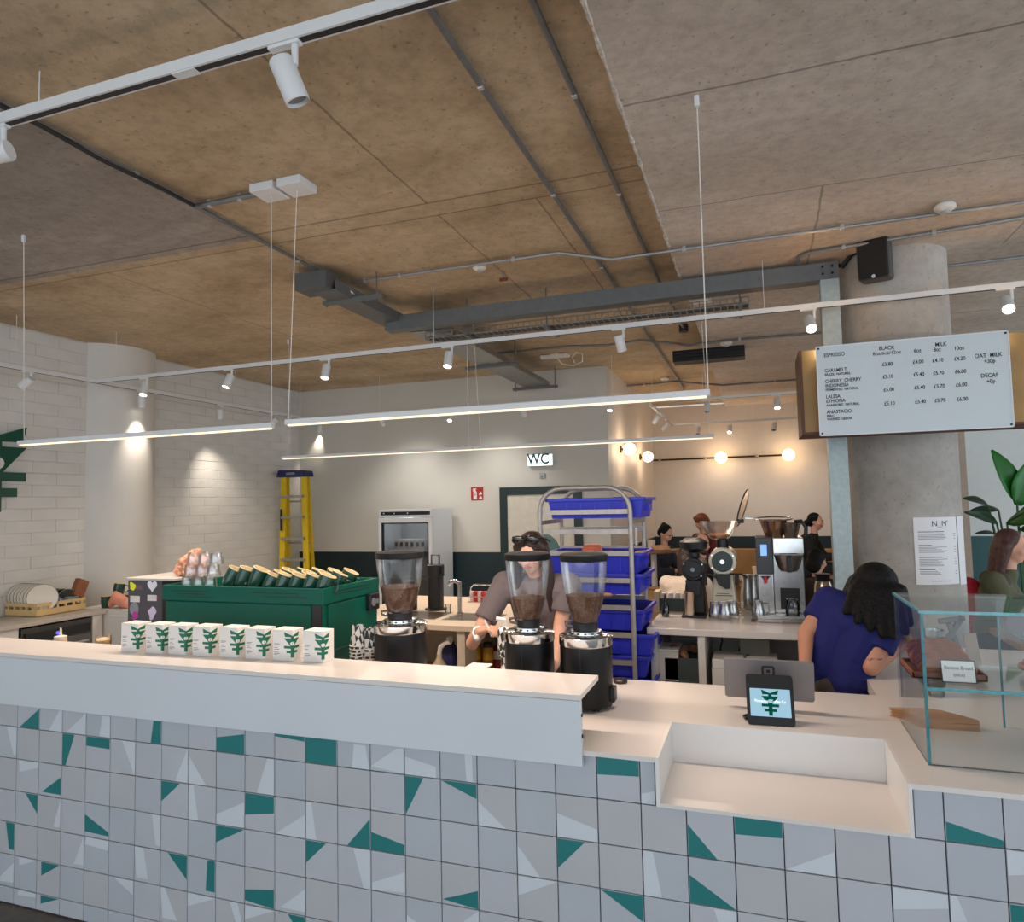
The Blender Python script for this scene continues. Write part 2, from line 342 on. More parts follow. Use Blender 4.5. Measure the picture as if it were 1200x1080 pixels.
PAT = {(-24,-5):'W38,26 100,77 100,16 38,12',(-24,-4):'G60,100 100,100 100,16 76,16',(-24,-1):'W54,100 100,100 100,11 87,12',(-23,-6):'W22,100 100,100 100,87 20,82',(-23,-5):'W21,100 100,100 100,100 23,73',(-23,-3):'G44,100 100,100 100,40',(-23,-2):'W13,100 100,100 100,82 15,61',(-23,0):'G12,0 100,65 100,0',(-22,-6):'G20,100 100,100 100,100 21,72',(-22,-5):'G20,100 100,100 21,56',(-22,-3):'W100,100 100,100 100,12 70,11',(-22,-2):'G16,11 100,64 100,10',(-22,0):'W42,0 87,67 100,68 100,0',(-21,-4):'W100,100 100,14 59,13',(-21,-1):'G0,100 52,100 16,0 0,0',(-21,0):'W16,0 100,66 100,0',(-20,-4):'W10,100 100,100 100,70 0,77',(-20,-3):'G0,65 100,23 100,12 0,15',(-20,-1):'G0,100 100,100 100,68 0,70',(-20,0):'W56,0 67,65 100,65 100,0',(-19,-5):'W21,100 100,100 100,58',(-19,-1):'W48,100 100,100 100,0',(-18,-4):'W0,100 36,100 54,12 10,12',(-18,-3):'W67,100 100,100 100,11 82,12',(-18,0):'G59,0 69,67 100,67 100,0',(-17,-5):'W0,100 18,100 64,14 11,14',(-17,-4):'G28,100 100,100 100,33',(-17,-2):'G0,100 71,100 0,40',(-17,-1):'W100,100 100,0 52,0',(-16,-5):'W0,100 100,100 100,100 0,61',(-16,-4):'G72,100 100,100 100,14 66,14',(-16,-2):'W0,100 20,100 38,0 0,0',(-16,-1):'W0,79 66,0 0,0',(-15,-5):'W50,100 77,100 100,29 80,26',(-15,-3):'G0,100 100,100 0,51',(-15,-2):'W0,28 100,71 100,0 0,0',(-15,0):'G0,40 100,57 100,0 0,0',(-14,-5):'W0,100 100,100 100,100 0,60',(-14,-4):'G0,39 100,53 100,0 0,11',(-14,-2):'G0,100 100,100 100,54 0,39',(-14,-1):'W76,100 100,100 100,0 41,0',(-13,-5):'G43,100 100,100 100,77 60,78',(-13,-4):'W19,11 100,70 100,12',(-13,-2):'W0,0 100,63 100,0',(-13,0):'G0,81 100,86 100,55 0,61',(-12,-3):'G0,100 65,100 0,40',(-12,-2):'W0,100 19,100 35,0 0,0',(-12,0):'G0,67 100,76 100,0 0,0',(-11,-3):'W48,100 100,100 100,0 78,0',(-11,-2):'G100,78 100,0 29,0',(-11,0):'W52,63 87,62 100,0 45,0',(-10,-3):'W0,20 100,59 100,10 0,0',(-10,-2):'G0,46 100,26 100,0 0,0',(-10,0):'W0,12 79,64 100,64 100,0',(-9,-4):'W0,56 34,41 0,35',(-9,-1):'G0,100 53,100 0,0 0,0',(-9,0):'W0,46 89,29 89,0 0,0',(-8,-4):'W58,68 100,100 100,59',(-8,-3):'G0,12 100,46 100,0',(-8,-1):'G0,100 100,100 100,63',(-8,0):'W67,75 87,77 89,0 72,0',(-7,-4):'G0,88 0,75 10,49 0,46',(-7,-1):'W0,58 74,0 0,0',(-7,0):'G100,87 100,89 100,0 100,0',(-6,-3):'W0,100 100,100 0,53',(-6,-2):'W0,68 58,0 0,0',(-5,-2):'G0,100 68,100 0,31',(-5,-1):'W0,56 100,30 100,0 0,0',(-4,-3):'G0,100 100,100 100,42',(-4,0):'G0,100 100,100 100,60 0,55',(-3,-2):'W0,100 24,100 41,0 0,0',(-3,0):'W0,23 36,32 35,0 0,0',(-2,-3):'W52,100 100,100 100,53 65,48',(-2,-2):'G0,61 100,0 0,0',(-2,-1):'G0,69 63,0 0,0',(-1,-1):'G0,100 100,100 100,65 0,61',(0,-1):'W0,0 100,51 100,0',(2,-2):'W0,100 100,100 100,72 0,55',(3,-2):'W0,100 14,100 29,52 0,48',(3,0):'G0,39 100,15 100,0 0,0',(4,-2):'G0,100 38,100 37,71 0,65',(4,-1):'W0,100 30,100 28,56 0,51',}
rt = random.Random(7)
def tile(c, r):
    x0, z0 = TX+c*TS, TZ+r*TS; x1, z1 = x0+TS, z0+TS
    if r == 0:
        z1 = .979
        if x0 < NX0 < x1: x1 = NX0-.004
        elif x0 < NX1 < x1: x0 = NX1+.004
        elif NX0 <= x0+.001 and x1-.001 <= NX1: return
    if r == -6: z0 = .006
    g = .0017; x0 += g; x1 -= g; z0 += g; z1 -= g; e = .0015
    y = YT+rt.uniform(-.0004, .0004); m = MB()
    V = [(x0, y+.008, z0), (x1, y+.008, z0), (x1, y+.008, z1), (x0, y+.008, z1), (x0, y+e, z0), (x1, y+e, z0), (x1, y+e, z1), (x0, y+e, z1)]
    i0, i1, k0, k1 = x0+e, x1-e, z0+e, z1-e
    V += [(i0, y, k0), (i1, y, k0), (i1, y, k1), (i0, y, k1)]
    m.add(V, [(0, 1, 5, 4), (1, 2, 6, 5), (2, 3, 7, 6), (3, 0, 4, 7), (4, 5, 9, 8), (5, 6, 10, 9), (6, 7, 11, 10), (7, 4, 8, 11), (8, 9, 10, 11)])
    s = PAT.get((c, r)); mats = [rt.choice(tile_grey)]
    if s:
        mats.append(tile_green if s[0] == 'G' else tile_white); m.mi = 1
        P = []
        for t in s[1:].split():
            a, b = map(int, t.split(',')); q = (min(i1, max(i0, TX+c*TS+a/100*TS)), y-.0005, min(k1, max(k0, TZ+r*TS+b/100*TS)))
            if not P or (abs(q[0]-P[-1][0])+abs(q[2]-P[-1][2]) > .001): P.append(q)
        ar = sum(P[i][0]*P[(i+1) % len(P)][2]-P[(i+1) % len(P)][0]*P[i][2] for i in range(len(P)))
        if ar < 0: P.reverse()
        if len(P) > 2:
            n = len(P); m.add(P+[(a, y+.0005, b) for a, _, b in P], [tuple(range(n))]+[(i, i+n, (i+1) % n+n, (i+1) % n) for i in range(n)])
    m.build('tile', mats, counter)
for r in range(-6, 1):
    for c in range(-27, 15): tile(c, r)
fill = MB(); fill.box((-4.9, YT, .006), (TX-27*TS-.002, YT+.008, .979)); fill.build('end_panel', tile_grey[0], counter)

wt = thing('worktop', 'white L-shaped worktop with a sunken niche at the till', 'worktop', (0, 2.9, .98))
Zw = .996
m = MB()
m.box((-4.9, 2.398, .98), (NX0+.0, 2.60, Zw)); m.box((-4.9, 2.60, .98), (NX0, 3.40, Zw))
m.box((NX0, 2.808, .98), (NX1, 3.40, Zw)); m.box((NX1, 2.398, .98), (2.3, 3.40, Zw)); m.box((.455, 3.40, .98), (2.3, 4.55, Zw))
m.box((-4.9, 3.38, .94), (.455, 3.40, .98)); m.box((.455, 3.40, .94), (.475, 4.55, .98))
m.build('top', stone, wt)
for a, b in (((NX0, 2.398, .836), (NX0+.012, 2.808, Zw)), ((NX1-.012, 2.398, .836), (NX1, 2.808, Zw))):
    B(a, b).build('niche_side', lin_white, wt)
B((NX0+.012, 2.796, .848), (NX1-.012, 2.808, Zw)).build('niche_back', lin_white, wt)
B((NX0+.012, 2.398, .836), (NX1-.012, 2.808, .848)).build('niche_floor', stone, wt)
bc = thing('counter_base', 'white staff-side cabinet carcass under the worktop', 'cabinet', (1.4, 3.6, 0))
m = MB(); m.box((-4.9, 2.70, .02), (-.40, 3.34, .938)); m.box((-.40, 2.83, .02), (.42, 3.34, .938)); m.box((.52, 2.70, .02), (2.3, 4.5, .938)); m.build('body', white_paint, bc)

lg = thing('raised_ledge', 'long raised white ledge with deep fascia over the tiled counter', 'ledge', (-2.5, 2.5, Zw))
LX0, LX1 = -4.9, -.604
B((LX0, 2.375, 1.171), (LX1, 2.665, 1.191)).build('top', stone, lg, bev=.0015)
B((LX0, 2.375, .948), (LX1, 2.396, 1.170)).build('fascia', stone2, lg, bev=.0015)
m = MB()
for x in (-4.4, -3.3, -2.2, -1.3): m.box((x, 2.42, Zw), (x+.018, 2.60, 1.171))
m.build('bracket', white_paint, lg)
m = MB(); m.cyl((LX1, 2.385, 1.12), (LX1+.004, 2.385, 1.12), .006, n=8); m.cyl((LX1, 2.385, 1.05), (LX1+.004, 2.385, 1.05), .006, n=8); m.build('edge_screw', M('dark_bolt', (40, 40, 42), .5, .6), lg)

# ------------------------------------------------------------------ brand emblem (drawn once, used on boxes, wall and screen)
def emblem_polys():
    ci = [(.13*math.cos(2*PI*i/20), .98+.13*math.sin(2*PI*i/20)) for i in range(20)]
    return [[(-.5, 1.75), (-.44, 1.43), (.44, 1.43), (.5, 1.75), (0, 1.52)],
            [(-.1, 1.43), (-.1, 1.32), (.1, 1.32), (.1, 1.43)],
            [(-.5, 1.32), (-.12, .80), (.12, .80), (.5, 1.32)],
            [(-.5, .80), (-.5, .62), (.5, .62), (.5, .80)],
            [(-.11, .62), (-.11, .48), (.11, .48), (.11, .62)],
            [(-.36, .48), (-.36, .30), (.36, .30), (.36, .48)],
            [(-.11, .30), (-.11, 0), (.11, 0), (.11, .30)]], ci
def emblem(o, u, v, size, nrm, d, mat, matc, parent, name='printed_emblem'):
    ps, ci = emblem_polys(); o = Vector(o); u = Vector(u)*size; v = Vector(v)*size; n = Vector(nrm)
    m = MB()
    for p in ps: m.prism(p, o, u, v, n*d)
    m.mi = 1; m.prism(ci, o+n*d*.4, u, v, n*d)
    return m.build(name, [mat, matc], parent)
def half_emblem(o, u, side, nrm, parent, su=.088, sv=.062):
    ps, ci = emblem_polys(); o = Vector(o); n = Vector(nrm); m = MB()
    for j, p in enumerate(ps+[ci]):
        q = []
        for i in range(len(p)):
            a, b = p[i], p[(i+1) % len(p)]; ia, ib = a[0]*side >= 0, b[0]*side >= 0
            if ia: q.append(a)
            if ia != ib: t_ = a[0]/(a[0]-b[0]); q.append((0, a[1]+(b[1]-a[1])*t_))
        m.mi = 1 if j == len(ps) else 0
        m.prism(q, o+n*(.0008 if m.mi else 0), Vector(u)*su, Vector((0, 0, sv)), n*.0006)
    return m.build('printed_emblem', [green, paper], parent)
green = M('brand_green', (8, 110, 82), .45, var=.04)
paper = M('white_card', (232, 226, 220), .6, var=.02)
ink = M('grey_print', (120, 120, 120), .7)
# wall sign
em = aty(0, 500, 3.0)
wx = -6.405
c0 = atx(22, 634, wx); c1 = atx(31, 501, wx); sgn = thing('wall_sign', 'large dark green brand emblem fixed on white block wall at far left', 'sign', (wx, c0.y-.3, c0.z))
right = atx(31, 610, wx).y; cen = 4.272; sz = .56
emblem((wx-.01, cen, 1.88), (0, 1, 0), (0, 0, .795), sz, (1, 0, 0), .03, M('sign_green', (0, 74, 56), .4, var=.04), block_paint, sgn, 'emblem')
# coffee boxes on the ledge
bx = [aty(p, 766, 2.56).x for p in (145, 173, 198.5, 226, 257, 286.5, 318, 353)]; bw = [.135, .118, .125, .135, .125, .128, .128, .140]
bw = [.118, .112, .116, .12, .12, .122, .122, .128]
proto = None
for i, x in enumerate(bx):
    y = 2.545+.004*i
    if proto is None:
        t = thing('coffee_box', '', 'box', (x, y, 1.191)); t['group'] = 'white coffee boxes on the ledge'
        B((x, y, 1.191), (x+.104, y+.078, 1.325)).build('carton', paper, t, bev=.0015)
        half_emblem((x+.104, y, 1.206), (1, 0, 0), -1, (0, -1, 0), t); half_emblem((x+.104, y, 1.206), (0, 1, 0), 1, (1, 0, 0), t)
        m = MB()
        for k, (a, b) in enumerate(((.262, .03), (.257, .022), (.245, .018), (.238, .026), (.226, .024), (.220, .030), (.215, .016))):
            m.box((x+.008, y-.0005, 1.0+a), (x+.008+b, y+.001, 1.0+a+.0022))
        m.build('printed_text', ink, t)
        m = MB(); m.box((x+.004, y+.02, 1.325), (x+.100, y+.024, 1.3256)); m.build('flap_edge_shade', M('card_shadow_edge', (200, 192, 184), .7), t)  # flap edge drawn as a thin strip, its shade put into the colour
        proto = t
    else: t = copy_tree(proto, (x, y, 1.191), rt.uniform(-.02, .02))
    t['label'] = '%s of the eight white coffee boxes with green emblem on ledge' % nth(i).capitalize() if i else 'Leftmost of the eight white coffee boxes with green emblem on ledge'
    if i == 7: t['label'] = 'Rightmost of the eight white coffee boxes with green emblem on ledge'
# ------------------------------------------------------------------ espresso machine and what stands on it
mgreen = M('machine_green_enamel', (0, 84, 68), .4, var=.03, scale=4, spec=.25)
mgreen2 = M('machine_green_low', (0, 78, 62), .35, var=.03, scale=4)
black = M('black_plastic', (22, 22, 24), .4, var=.1)
steel = M('brushed_steel', (196, 196, 194), .25, 1, var=.08, scale=40)
chrome = M('polished_chrome', (225, 225, 225), .12, 1, var=.02)
glass = GL('clear_glass')
xa, xb, ya, yb = -3.02, -2.01, 2.90, 3.42; zt = 1.462
em_ = thing('espresso_machine', 'large green espresso machine on the worktop with mugs on top', 'coffee machine', ((xa+xb)/2, (ya+yb)/2, Zw))
B((xa+.02, ya+.012, 1.14), (xb-.012, yb, zt-.075)).build('body', mgreen, em_, bev=.006)
m = MB(); m.prism([(ya+.012, 1.14), (yb-.05, 1.14), (yb-.12, 1.03), (ya+.09, 1.03)], (xa+.05, 0, 0), (0, 1, 0), (0, 0, 1), (xb-xa-.1, 0, 0)); m.build('lower_body', mgreen2, em_)
B((xa+.02, ya+.004, 1.17), (xb-.075, ya+.014, zt-.083)).build('front_panel', mgreen, em_, bev=.003)
B((xb-.014, ya+.05, 1.15), (xb-.002, yb-.01, zt-.085)).build('side_panel', mgreen, em_, bev=.003)
B((xb-.068, ya+.006, 1.04), (xb-.016, ya+.05, zt-.083)).build('corner_post', black, em_)
m = MB(); t_ = .012
for a, b in (((xa, ya, zt-.078), (xb, ya+t_, zt)), ((xa, yb-t_, zt-.078), (xb, yb, zt)), ((xa, ya+t_, zt-.078), (xa+t_, yb-t_, zt)), ((xb-t_, ya+t_, zt-.078), (xb, yb-t_, zt))): m.box(a, b)
m.build('cup_rail', mgreen, em_, bev=.003)
B((xa+t_, ya+t_, zt-.078), (xb-t_, yb-t_, zt-.05)).build('cup_tray', steel, em_)
m = MB()
for a, b, z in ((.06, .30, .03), (.10, .28, .045), (.14, .34, .06), (.58, .86, .03), (.66, .92, .048)): m.box((xa+a, ya-.0008, zt-z), (xa+b, ya+.002, zt-z+.0045))
for a, b, z in ((.08, .30, .028), (.10, .24, .042), (.20, .42, .045), (.26, .46, .03)): m.box((xb-.002, ya+a, zt-z), (xb+.0008, ya+b, zt-z+.0045))
m.build('rail_slot_shade', M('slot_shadow', (6, 40, 32), .6), em_)  # slots are surface strips with their inner shade put into the colour
g_ = B((xb-.004, yb-.13, zt-.165), (xb+.03, yb-.035, zt-.075)).build('gauge_box', black, em_, bev=.006)
m = MB(); m.cyl((xb+.03, yb-.1, zt-.12), (xb+.033, yb-.1, zt-.12), .022, n=16); m.cyl((xb+.03, yb-.062, zt-.12), (xb+.033, yb-.062, zt-.12), .014, n=16); m.build('gauge_dial', M('dial_grey', (120, 122, 122), .4), g_)
for x in (xa+.12, xb-.12):
    for y in (ya+.12, yb-.1): MB().cyl((x, y, Zw), (x, y, 1.035), .03, .024, n=14).build('foot', black, em_, True)
# mugs tilted on the rail
mugm = [M('mug_dark_green', (16, 62, 48), .22, var=.05, coat=.4), M('mug_cream_glaze', (226, 206, 160), .35, var=.04)]
def mug(name, label, loc, r=.043, h=.10, mats=mugm, group=None, cat='mug'):
    t = thing(name, label, cat, loc, group); L = Vector(loc)
    m = MB(); m.lathe([(0, 0), (r*.8, 0), (r*.92, h*.12), (r, h*.5), (r, h), ], L, 18); m.build('cup_body', mats[0], t, True)
    MB().lathe([(r*1.01, h*.955), (r*1.035, h*.985), (r*1.01, h*1.01), (r*.93, h), (r*.9, h*.5), (r*.75, h*.1), (0, h*.08)], L, 18).build('glazed_inside', mats[1], t, True)
    MB().tube([L+Vector((r*.95, 0, h*.8)), L+Vector((r*1.5, 0, h*.82)), L+Vector((r*1.75, 0, h*.55)), L+Vector((r*1.45, 0, h*.3)), L+Vector((r*.93, 0, h*.25))], .0055, 6).build('handle', mats[0], t, True)
    return t
pm = None
tz = zt-.05
front = [(263, .075), (287, .055), (309, .052), (326, 0), (344, .0), (362, .0), (378, 0), (392, .0)]
k = 0
mugpos = []
for i in range(8):
    x = -2.66+.083*i; mugpos.append((x, ya+.085, tz+(.042 if i < 3 else .012), 'front'))
for i in range(6): mugpos.append((-2.56+.092*i, ya+.21, tz+.012, 'middle'))
for i in range(5): mugpos.append((-2.50+.097*i, ya+.33, tz+.012, 'back'))
cnt = {}
for x, y, z, rw in mugpos:
    i = cnt.get(rw, 0); cnt[rw] = i+1
    lb = '%s green mug of the %s row tilted on the espresso machine' % (nth(i).capitalize() if i == 0 else nth(i)[0].upper()+nth(i)[1:], rw)
    if pm is None: pm = mug('green_mug', lb, (x, y, z), group='green mugs on the espresso machine'); t = pm
    else: t = copy_tree(pm, (x, y, z), label=lb)
    t.rotation_euler = (-math.radians(9+rt.uniform(-4, 4)), math.radians(22+rt.uniform(-4, 4)), 0 if rw == 'front' else rt.uniform(-.2, .3))
# tumblers stacked upside down
pg = None
for r in range(3):
    for c in range(3):
        loc = (-2.92+.078*c, ya+.075+.02*r, tz+.03+.0625*r)
        if pg is None:
            pg = thing('glass_tumbler', 'clear tumbler, left of the bottom row in the stacked glasses on the machine', 'glass', loc, 'stacked clear tumblers'); L = Vector(loc)
            MB().lathe([(.036, 0), (.037, .002), (.030, .057), (.028, .061), (0, .061), (0, .056), (.027, .056), (.0345, .001), (.036, 0)], L, 18).build('tumbler_wall', GL('tumbler_glass', (254, 254, 254), .16, .14, fm=.45), pg, True)
        else: copy_tree(pg, loc, label='clear tumbler, %s of the %s row in the stacked glasses on the machine' % (('left', 'middle', 'right')[c], ('bottom', 'middle', 'top')[r]))
# copper coloured bag
m = MB(); L = Vector((-3.12, 3.20, 1.476))
m.ball(L+Vector((0, 0, .06)), .085, .06, .075, 32, 20); m.ball(L+Vector((.05, .0, .07)), .055, .05, .07, 24, 16); m.ball(L+Vector((.03, 0, .125)), .05, .035, .035, 24, 14); m.ball(L+Vector((-.05, 0, .035)), .055, .05, .045, 24, 14)
o = m.build('crumpled_bag', M('copper_foil', (196, 138, 110), .4, .1, var=.3, scale=24), None, loc=L)
r_ = o.modifiers.new('remesh', 'REMESH'); r_.mode = 'VOXEL'; r_.voxel_size = .007; bake(o)
for v in o.data.vertices:
    q = v.co*26; v.co += v.normal*(abs(noise.noise(q))*.028-.010)+v.normal*noise.noise(q*2.3)*.006
o.data.shade_flat()
o.location = L; tag(o, 'crumpled copper coloured bag on top of the sticker covered box', 'bag')
# sticker covered box
sb = thing('stickered_box', 'dark box covered in stickers beside the green espresso machine', 'box', (-3.15, 3.2, Zw))
s0 = aty(150, 680, 3.08); s1 = aty(190, 680, 3.08)
B((s0.x, 3.08, Zw), (s1.x, 3.42, 1.462)).build('body', M('graphite_box', (70, 68, 76), .5), sb, bev=.004)
B((s0.x-.005, 3.07, 1.462), (s1.x+.1, 3.43, 1.476)).build('top_lid', M('box_lid_grey', (178, 174, 168), .5), sb, bev=.003)
sw = s1.x-s0.x
def sticker(kind, u, v, r, c):
    mt = M('sticker_%d_%d_%d' % c, c, .5, var=.05); m = MB(); o = (s0.x+sw*u, 3.0795, 1.462-.30*v)
    if kind == 'o': P = [(r*math.cos(2*PI*i/18), r*1.15*math.sin(2*PI*i/18)) for i in range(18)]
    elif kind == 'h': P = [(.062*r/.05*16*math.sin(t)**3/16*.8, r*(13*math.cos(t)-5*math.cos(2*t)-2*math.cos(3*t)-math.cos(4*t))/16) for t in [2*PI*i/28 for i in range(28)]]
    elif kind == 'r': P = [(-r, -r*.5), (r, -r*.5), (r, r*.5), (-r, r*.5)]
    elif kind == 'b': P = [(r*(1+.3*math.sin(3*a+u*9))*math.cos(a)*.8, r*(1+.25*math.cos(2*a+v*7))*math.sin(a)) for a in [2*PI*i/22 for i in range(22)]]
    m.prism(P, o, (1, 0, 0), (0, 0, 1), (0, -.001, 0)); s_ = m.build('sticker', mt, sb); s_.location.y -= .0006*rt.random()
for a in (('b', .14, .12, .026, (226, 232, 20)), ('r', .33, .14, .026, (110, 84, 90)), ('h', .72, .10, .036, (232, 228, 236)), ('h', .72, .095, .024, (60, 54, 80)), ('r', .72, .33, .034, (222, 212, 214)), ('r', .82, .33, .016, (196, 44, 52)),
          ('r', .22, .36, .036, (208, 202, 196)), ('o', .2, .55, .034, (126, 130, 138)), ('b', .22, .68, .026, (176, 40, 150)), ('b', .72, .62, .034, (196, 190, 216)), ('b', .07, .86, .03, (120, 30, 50)), ('o', .32, .88, .026, (214, 212, 230)), ('o', .58, .95, .030, (206, 196, 206)), ('r', .9, .98, .02, (70, 74, 110))): sticker(*a)

# ------------------------------------------------------------------ bean grinders
beans = M('coffee_beans', (104, 64, 42), .4, var=.5, scale=140, bump=.9, bscale=150)
gbody = M('grinder_black', (19, 20, 22), .4, var=.06, spec=.35)
hop = GL('hopper_glass', (250, 250, 250), .07, .06, fm=.55)
def grinder(label, x, y, k, fill):
    t = thing('coffee_grinder', label, 'grinder', (x, y, Zw), 'bean grinders on the worktop'); c = (x, y, 0); R = .110*k
    z1 = Zw+.30+.02*(k-1)
    MB().lathe([(0, Zw+.012), (R*.96, Zw+.012), (R, Zw+.02), (R, z1-.035), (0, z1-.035)], c, 40).build('body', gbody, t, True)
    MB().lathe([(R*1.02, z1-.04), (R*1.03, z1-.036), (R*1.03, z1-.004), (R*.98, z1), (R*.5, z1+.004), (0, z1+.004), ], c, 40).build('chrome_collar', chrome, t, True)
    a_ = MB().lathe([(R*.62, z1+.004), (R*.62, z1+.018), (R*.5, z1+.022), (0, z1+.022)], c, 32).build('adjustment_ring', chrome, t, True)
    m = MB()
    for i in range(14):
        a = 2*PI*i/14; m.box((-.004, -.005, 0), (.004, .005, .006), Matrix.Translation((x+R*.62*math.cos(a), y+R*.62*math.sin(a), z1+.008)) @ Matrix.Rotation(a, 4, 'Z'))
    m.build('ring_mark', black, a_)
    MB().lathe([(0, z1+.02), (R*.47, z1+.02), (R*.50, z1+.05), (R*.46, z1+.056)], c, 32).build('hopper_neck', black, t, True)
    zn = z1+.05; zl = Zw+.612; H = zl-zn
    prof = [(R*.46, 0), (R*.52, .02), (R*.66, H*.25), (R*.80, H*.55), (R*.88, H*.8), (R*.91, H)]
    MB().lathe([(a, zn+b) for a, b in prof], c, 40).build('hopper', hop, t, True)
    def rad(h):
        for (a, b), (a2, b2) in zip(prof, prof[1:]):
            if b <= h <= b2: return a+(a2-a)*(h-b)/(b2-b)
        return prof[-1][0]
    hb_ = fill*H; m = MB(); m.lathe([(0, zn+.002)]+[(rad(h)-.003, zn+h) for h in [hb_*i/8 for i in range(9)]]+[(rad(hb_)*.6, zn+hb_+.008), (0, zn+hb_+.012)], c, 32)
    b_ = m.build('beans', beans, t, True, kind='stuff')
    MB().lathe([(0, zl-.002), (R*.90, zl-.002), (R*.94, zl+.004), (R*.93, zl+.026), (R*.80, zl+.032), (0, zl+.036)], c, 40).build('hopper_lid', M('matt_black_lid', (17, 17, 18), .55, var=.05, spec=.3), t, True)
    MB().tube([(x-R*.45, y-.01, z1+.03), (x-R*.75, y-.01, z1+.035), (x-R*.78, y-.01, z1+.05), (x-R*.5, y-.01, z1+.055)], .006, 6).build('slide_tab', chrome, t, True)
    MB().box((x+R*.9, y-.03, Zw+.03), (x+R*1.12, y+.025, Zw+.09)).build('side_switch', black, t, bev=.004)
    B((x-.04, y+R*.7, Zw+.10), (x+.04, y+R+.07, Zw+.16)).build('portafilter_fork', black, t, bev=.005)
    for a in (.7, 2.3, 3.9, 5.4): MB().cyl((x+R*.75*math.cos(a), y+R*.75*math.sin(a), Zw), (x+R*.75*math.cos(a), y+R*.75*math.sin(a), Zw+.014), .012, n=10).build('foot', black, t, True)
    m = MB(); m.box((x-.002, y-R-.0008, Zw+.02), (x+.002, y-R+.004, z1-.04)); m.build('panel_seam', black, t)
g3y = 2.92
grinder('black grinder with clear hopper standing at the right end of the raised ledge', aty(685, 700, g3y).x, g3y, 1.0, .44)
grinder('black grinder with clear hopper in front of the woman in the grey tee', aty(619, 700, 2.95).x, 2.95, .99, .36)
grinder('larger black grinder with a half full hopper beside the paper cups', aty(469, 700, 3.0).x, 3.0, 1.14, .46)
t = MB().lathe([(0, 0), (.032, 0), (.034, .006), (.034, .014), (.028, .02), (0, .02)], (0, 0, 0), 24).build('tamper_cap', M('dark_brown_cap', (44, 30, 30), .35), None, True)
p = atz(732, 800, Zw); t.location = (p.x-.02, p.y+.0, Zw); tag(t, 'small round dark brown cap on the worktop right of the grinders', 'cap')
# paper cups
cupm = bpy.data.materials.new('printed_paper_cup'); cupm.use_nodes = True; nt = cupm.node_tree; b = nt.nodes['Principled BSDF']
tc = nt.nodes.new('ShaderNodeTexCoord'); mp = nt.nodes.new('ShaderNodeMapping'); mp.inputs['Scale'].default_value = (34, 34, 16); mp.inputs['Rotation'].default_value = (.5, .35, .3)
nt.links.new(tc.outputs['Object'], mp.inputs[0]); ck = nt.nodes.new('ShaderNodeTexChecker'); ck.inputs[1].default_value = (.03, .035, .03, 1); ck.inputs[2].default_value = (.8, .77, .73, 1); ck.inputs['Scale'].default_value = 1.6
nt.links.new(mp.outputs[0], ck.inputs[0]); nt.links.new(ck.outputs[0], b.inputs['Base Color']); b.inputs['Roughness'].default_value = .6
cupw = M('paper_cup_rim', (236, 230, 222), .6)
for sx, (px, n) in enumerate(((420, 13), (434, 12))):
    X = aty(px, 755, 2.93+.03*sx); pc = None
    for i in range(n):
        z = Zw+.0165*i; loc = (X.x, X.y, z)
        if pc is None:
            pc = thing('paper_cup', 'printed paper cup at the very bottom of the %s upturned stack by the grinder' % ('left', 'right')[sx], 'cup', loc, '%s stack of upturned paper cups' % ('left' if sx == 0 else 'right')); L = Vector(loc)
            MB().lathe([(.040, .004), (.039, .008), (.028, .096), (.026, .096), (.026, .090), (0, .090)], L, 20).build('cup_wall', cupm, pc, True)
            MB().tube([L+Vector((.0405*math.cos(2*PI*j/20), .0405*math.sin(2*PI*j/20), .003)) for j in range(20)], .003, 6, True).build('rolled_rim', cupw, pc, True)
        else: copy_tree(pc, loc, rt.uniform(0, 6), 'printed paper cup, %s from the bottom of the %s upturned stack by the grinder' % (ORDW[i], ('left', 'right')[sx]))

# ------------------------------------------------------------------ till
tl = thing('point_of_sale_stand', 'grey till tablet with small black customer display showing a green emblem', 'till', (.02, 2.93, Zw))
silver = M('anodised_grey', (150, 146, 148), .42, .6, var=.03)
def slab(c, u, v, w, h, d, name, mat, par, r=.01, bev=.002):
    u = Vector(u).normalized(); v = Vector(v).normalized(); n = u.cross(v); P = []
    for cx, cy, a0 in ((w/2-r, h/2-r, 0), (-w/2+r, h/2-r, PI/2), (-w/2+r, -h/2+r, PI), (w/2-r, -h/2+r, 1.5*PI)):
        for i in range(5): a = a0+PI/2*i/4; P.append((cx+r*math.cos(a), cy+r*math.sin(a)))
    return MB().prism(P, Vector(c), u, v, -n*d).build(name, mat, par)
q0 = aty(876, 849, 2.84); q1 = aty(932, 851, 2.84); dx = q1.x-q0.x; cx = (q0.x+q1.x)/2
u = Vector((1, .04, 0)).normalized(); v = Vector((0, .42, .907)).normalized(); v = (v-u*v.dot(u)).normalized(); n = u.cross(v)
hD = .187; cD = Vector((cx+.002, 2.845, Zw+.004))+v*hD/2
slab(cD, u, v, dx+.002, hD, .016, 'customer_display', black, tl, .012)
sc = slab(cD+n*.001-v*.012, u, v, dx*.86, hD*.55, .001, 'screen', EM('screen_pale_blue', (158, 196, 216), .62), tl, .002)
ps, ci = emblem_polys(); m = MB(); S = .050
for P in ps: m.prism([(a, max(b, .04)) for a, b in P], cD+n*.0016-v*.062, u*S*1.25, v*S*1.12, n*.0003)
m.build('screen_emblem', EM('screen_green', (8, 84, 68), .5), tl)
m = MB(); m.prism(ci, cD+n*.0020-v*.062, u*S*1.25, v*S*1.12, n*.0003); m.build('screen_dot', MATS['screen_pale_blue'], tl)
text('Possession Coffee Co', .0155, cD+n*.0022-v*.012, u, v, EM('screen_text', (225, 240, 248), 1.1), tl, 'screen_text', 'CENTER', .82)
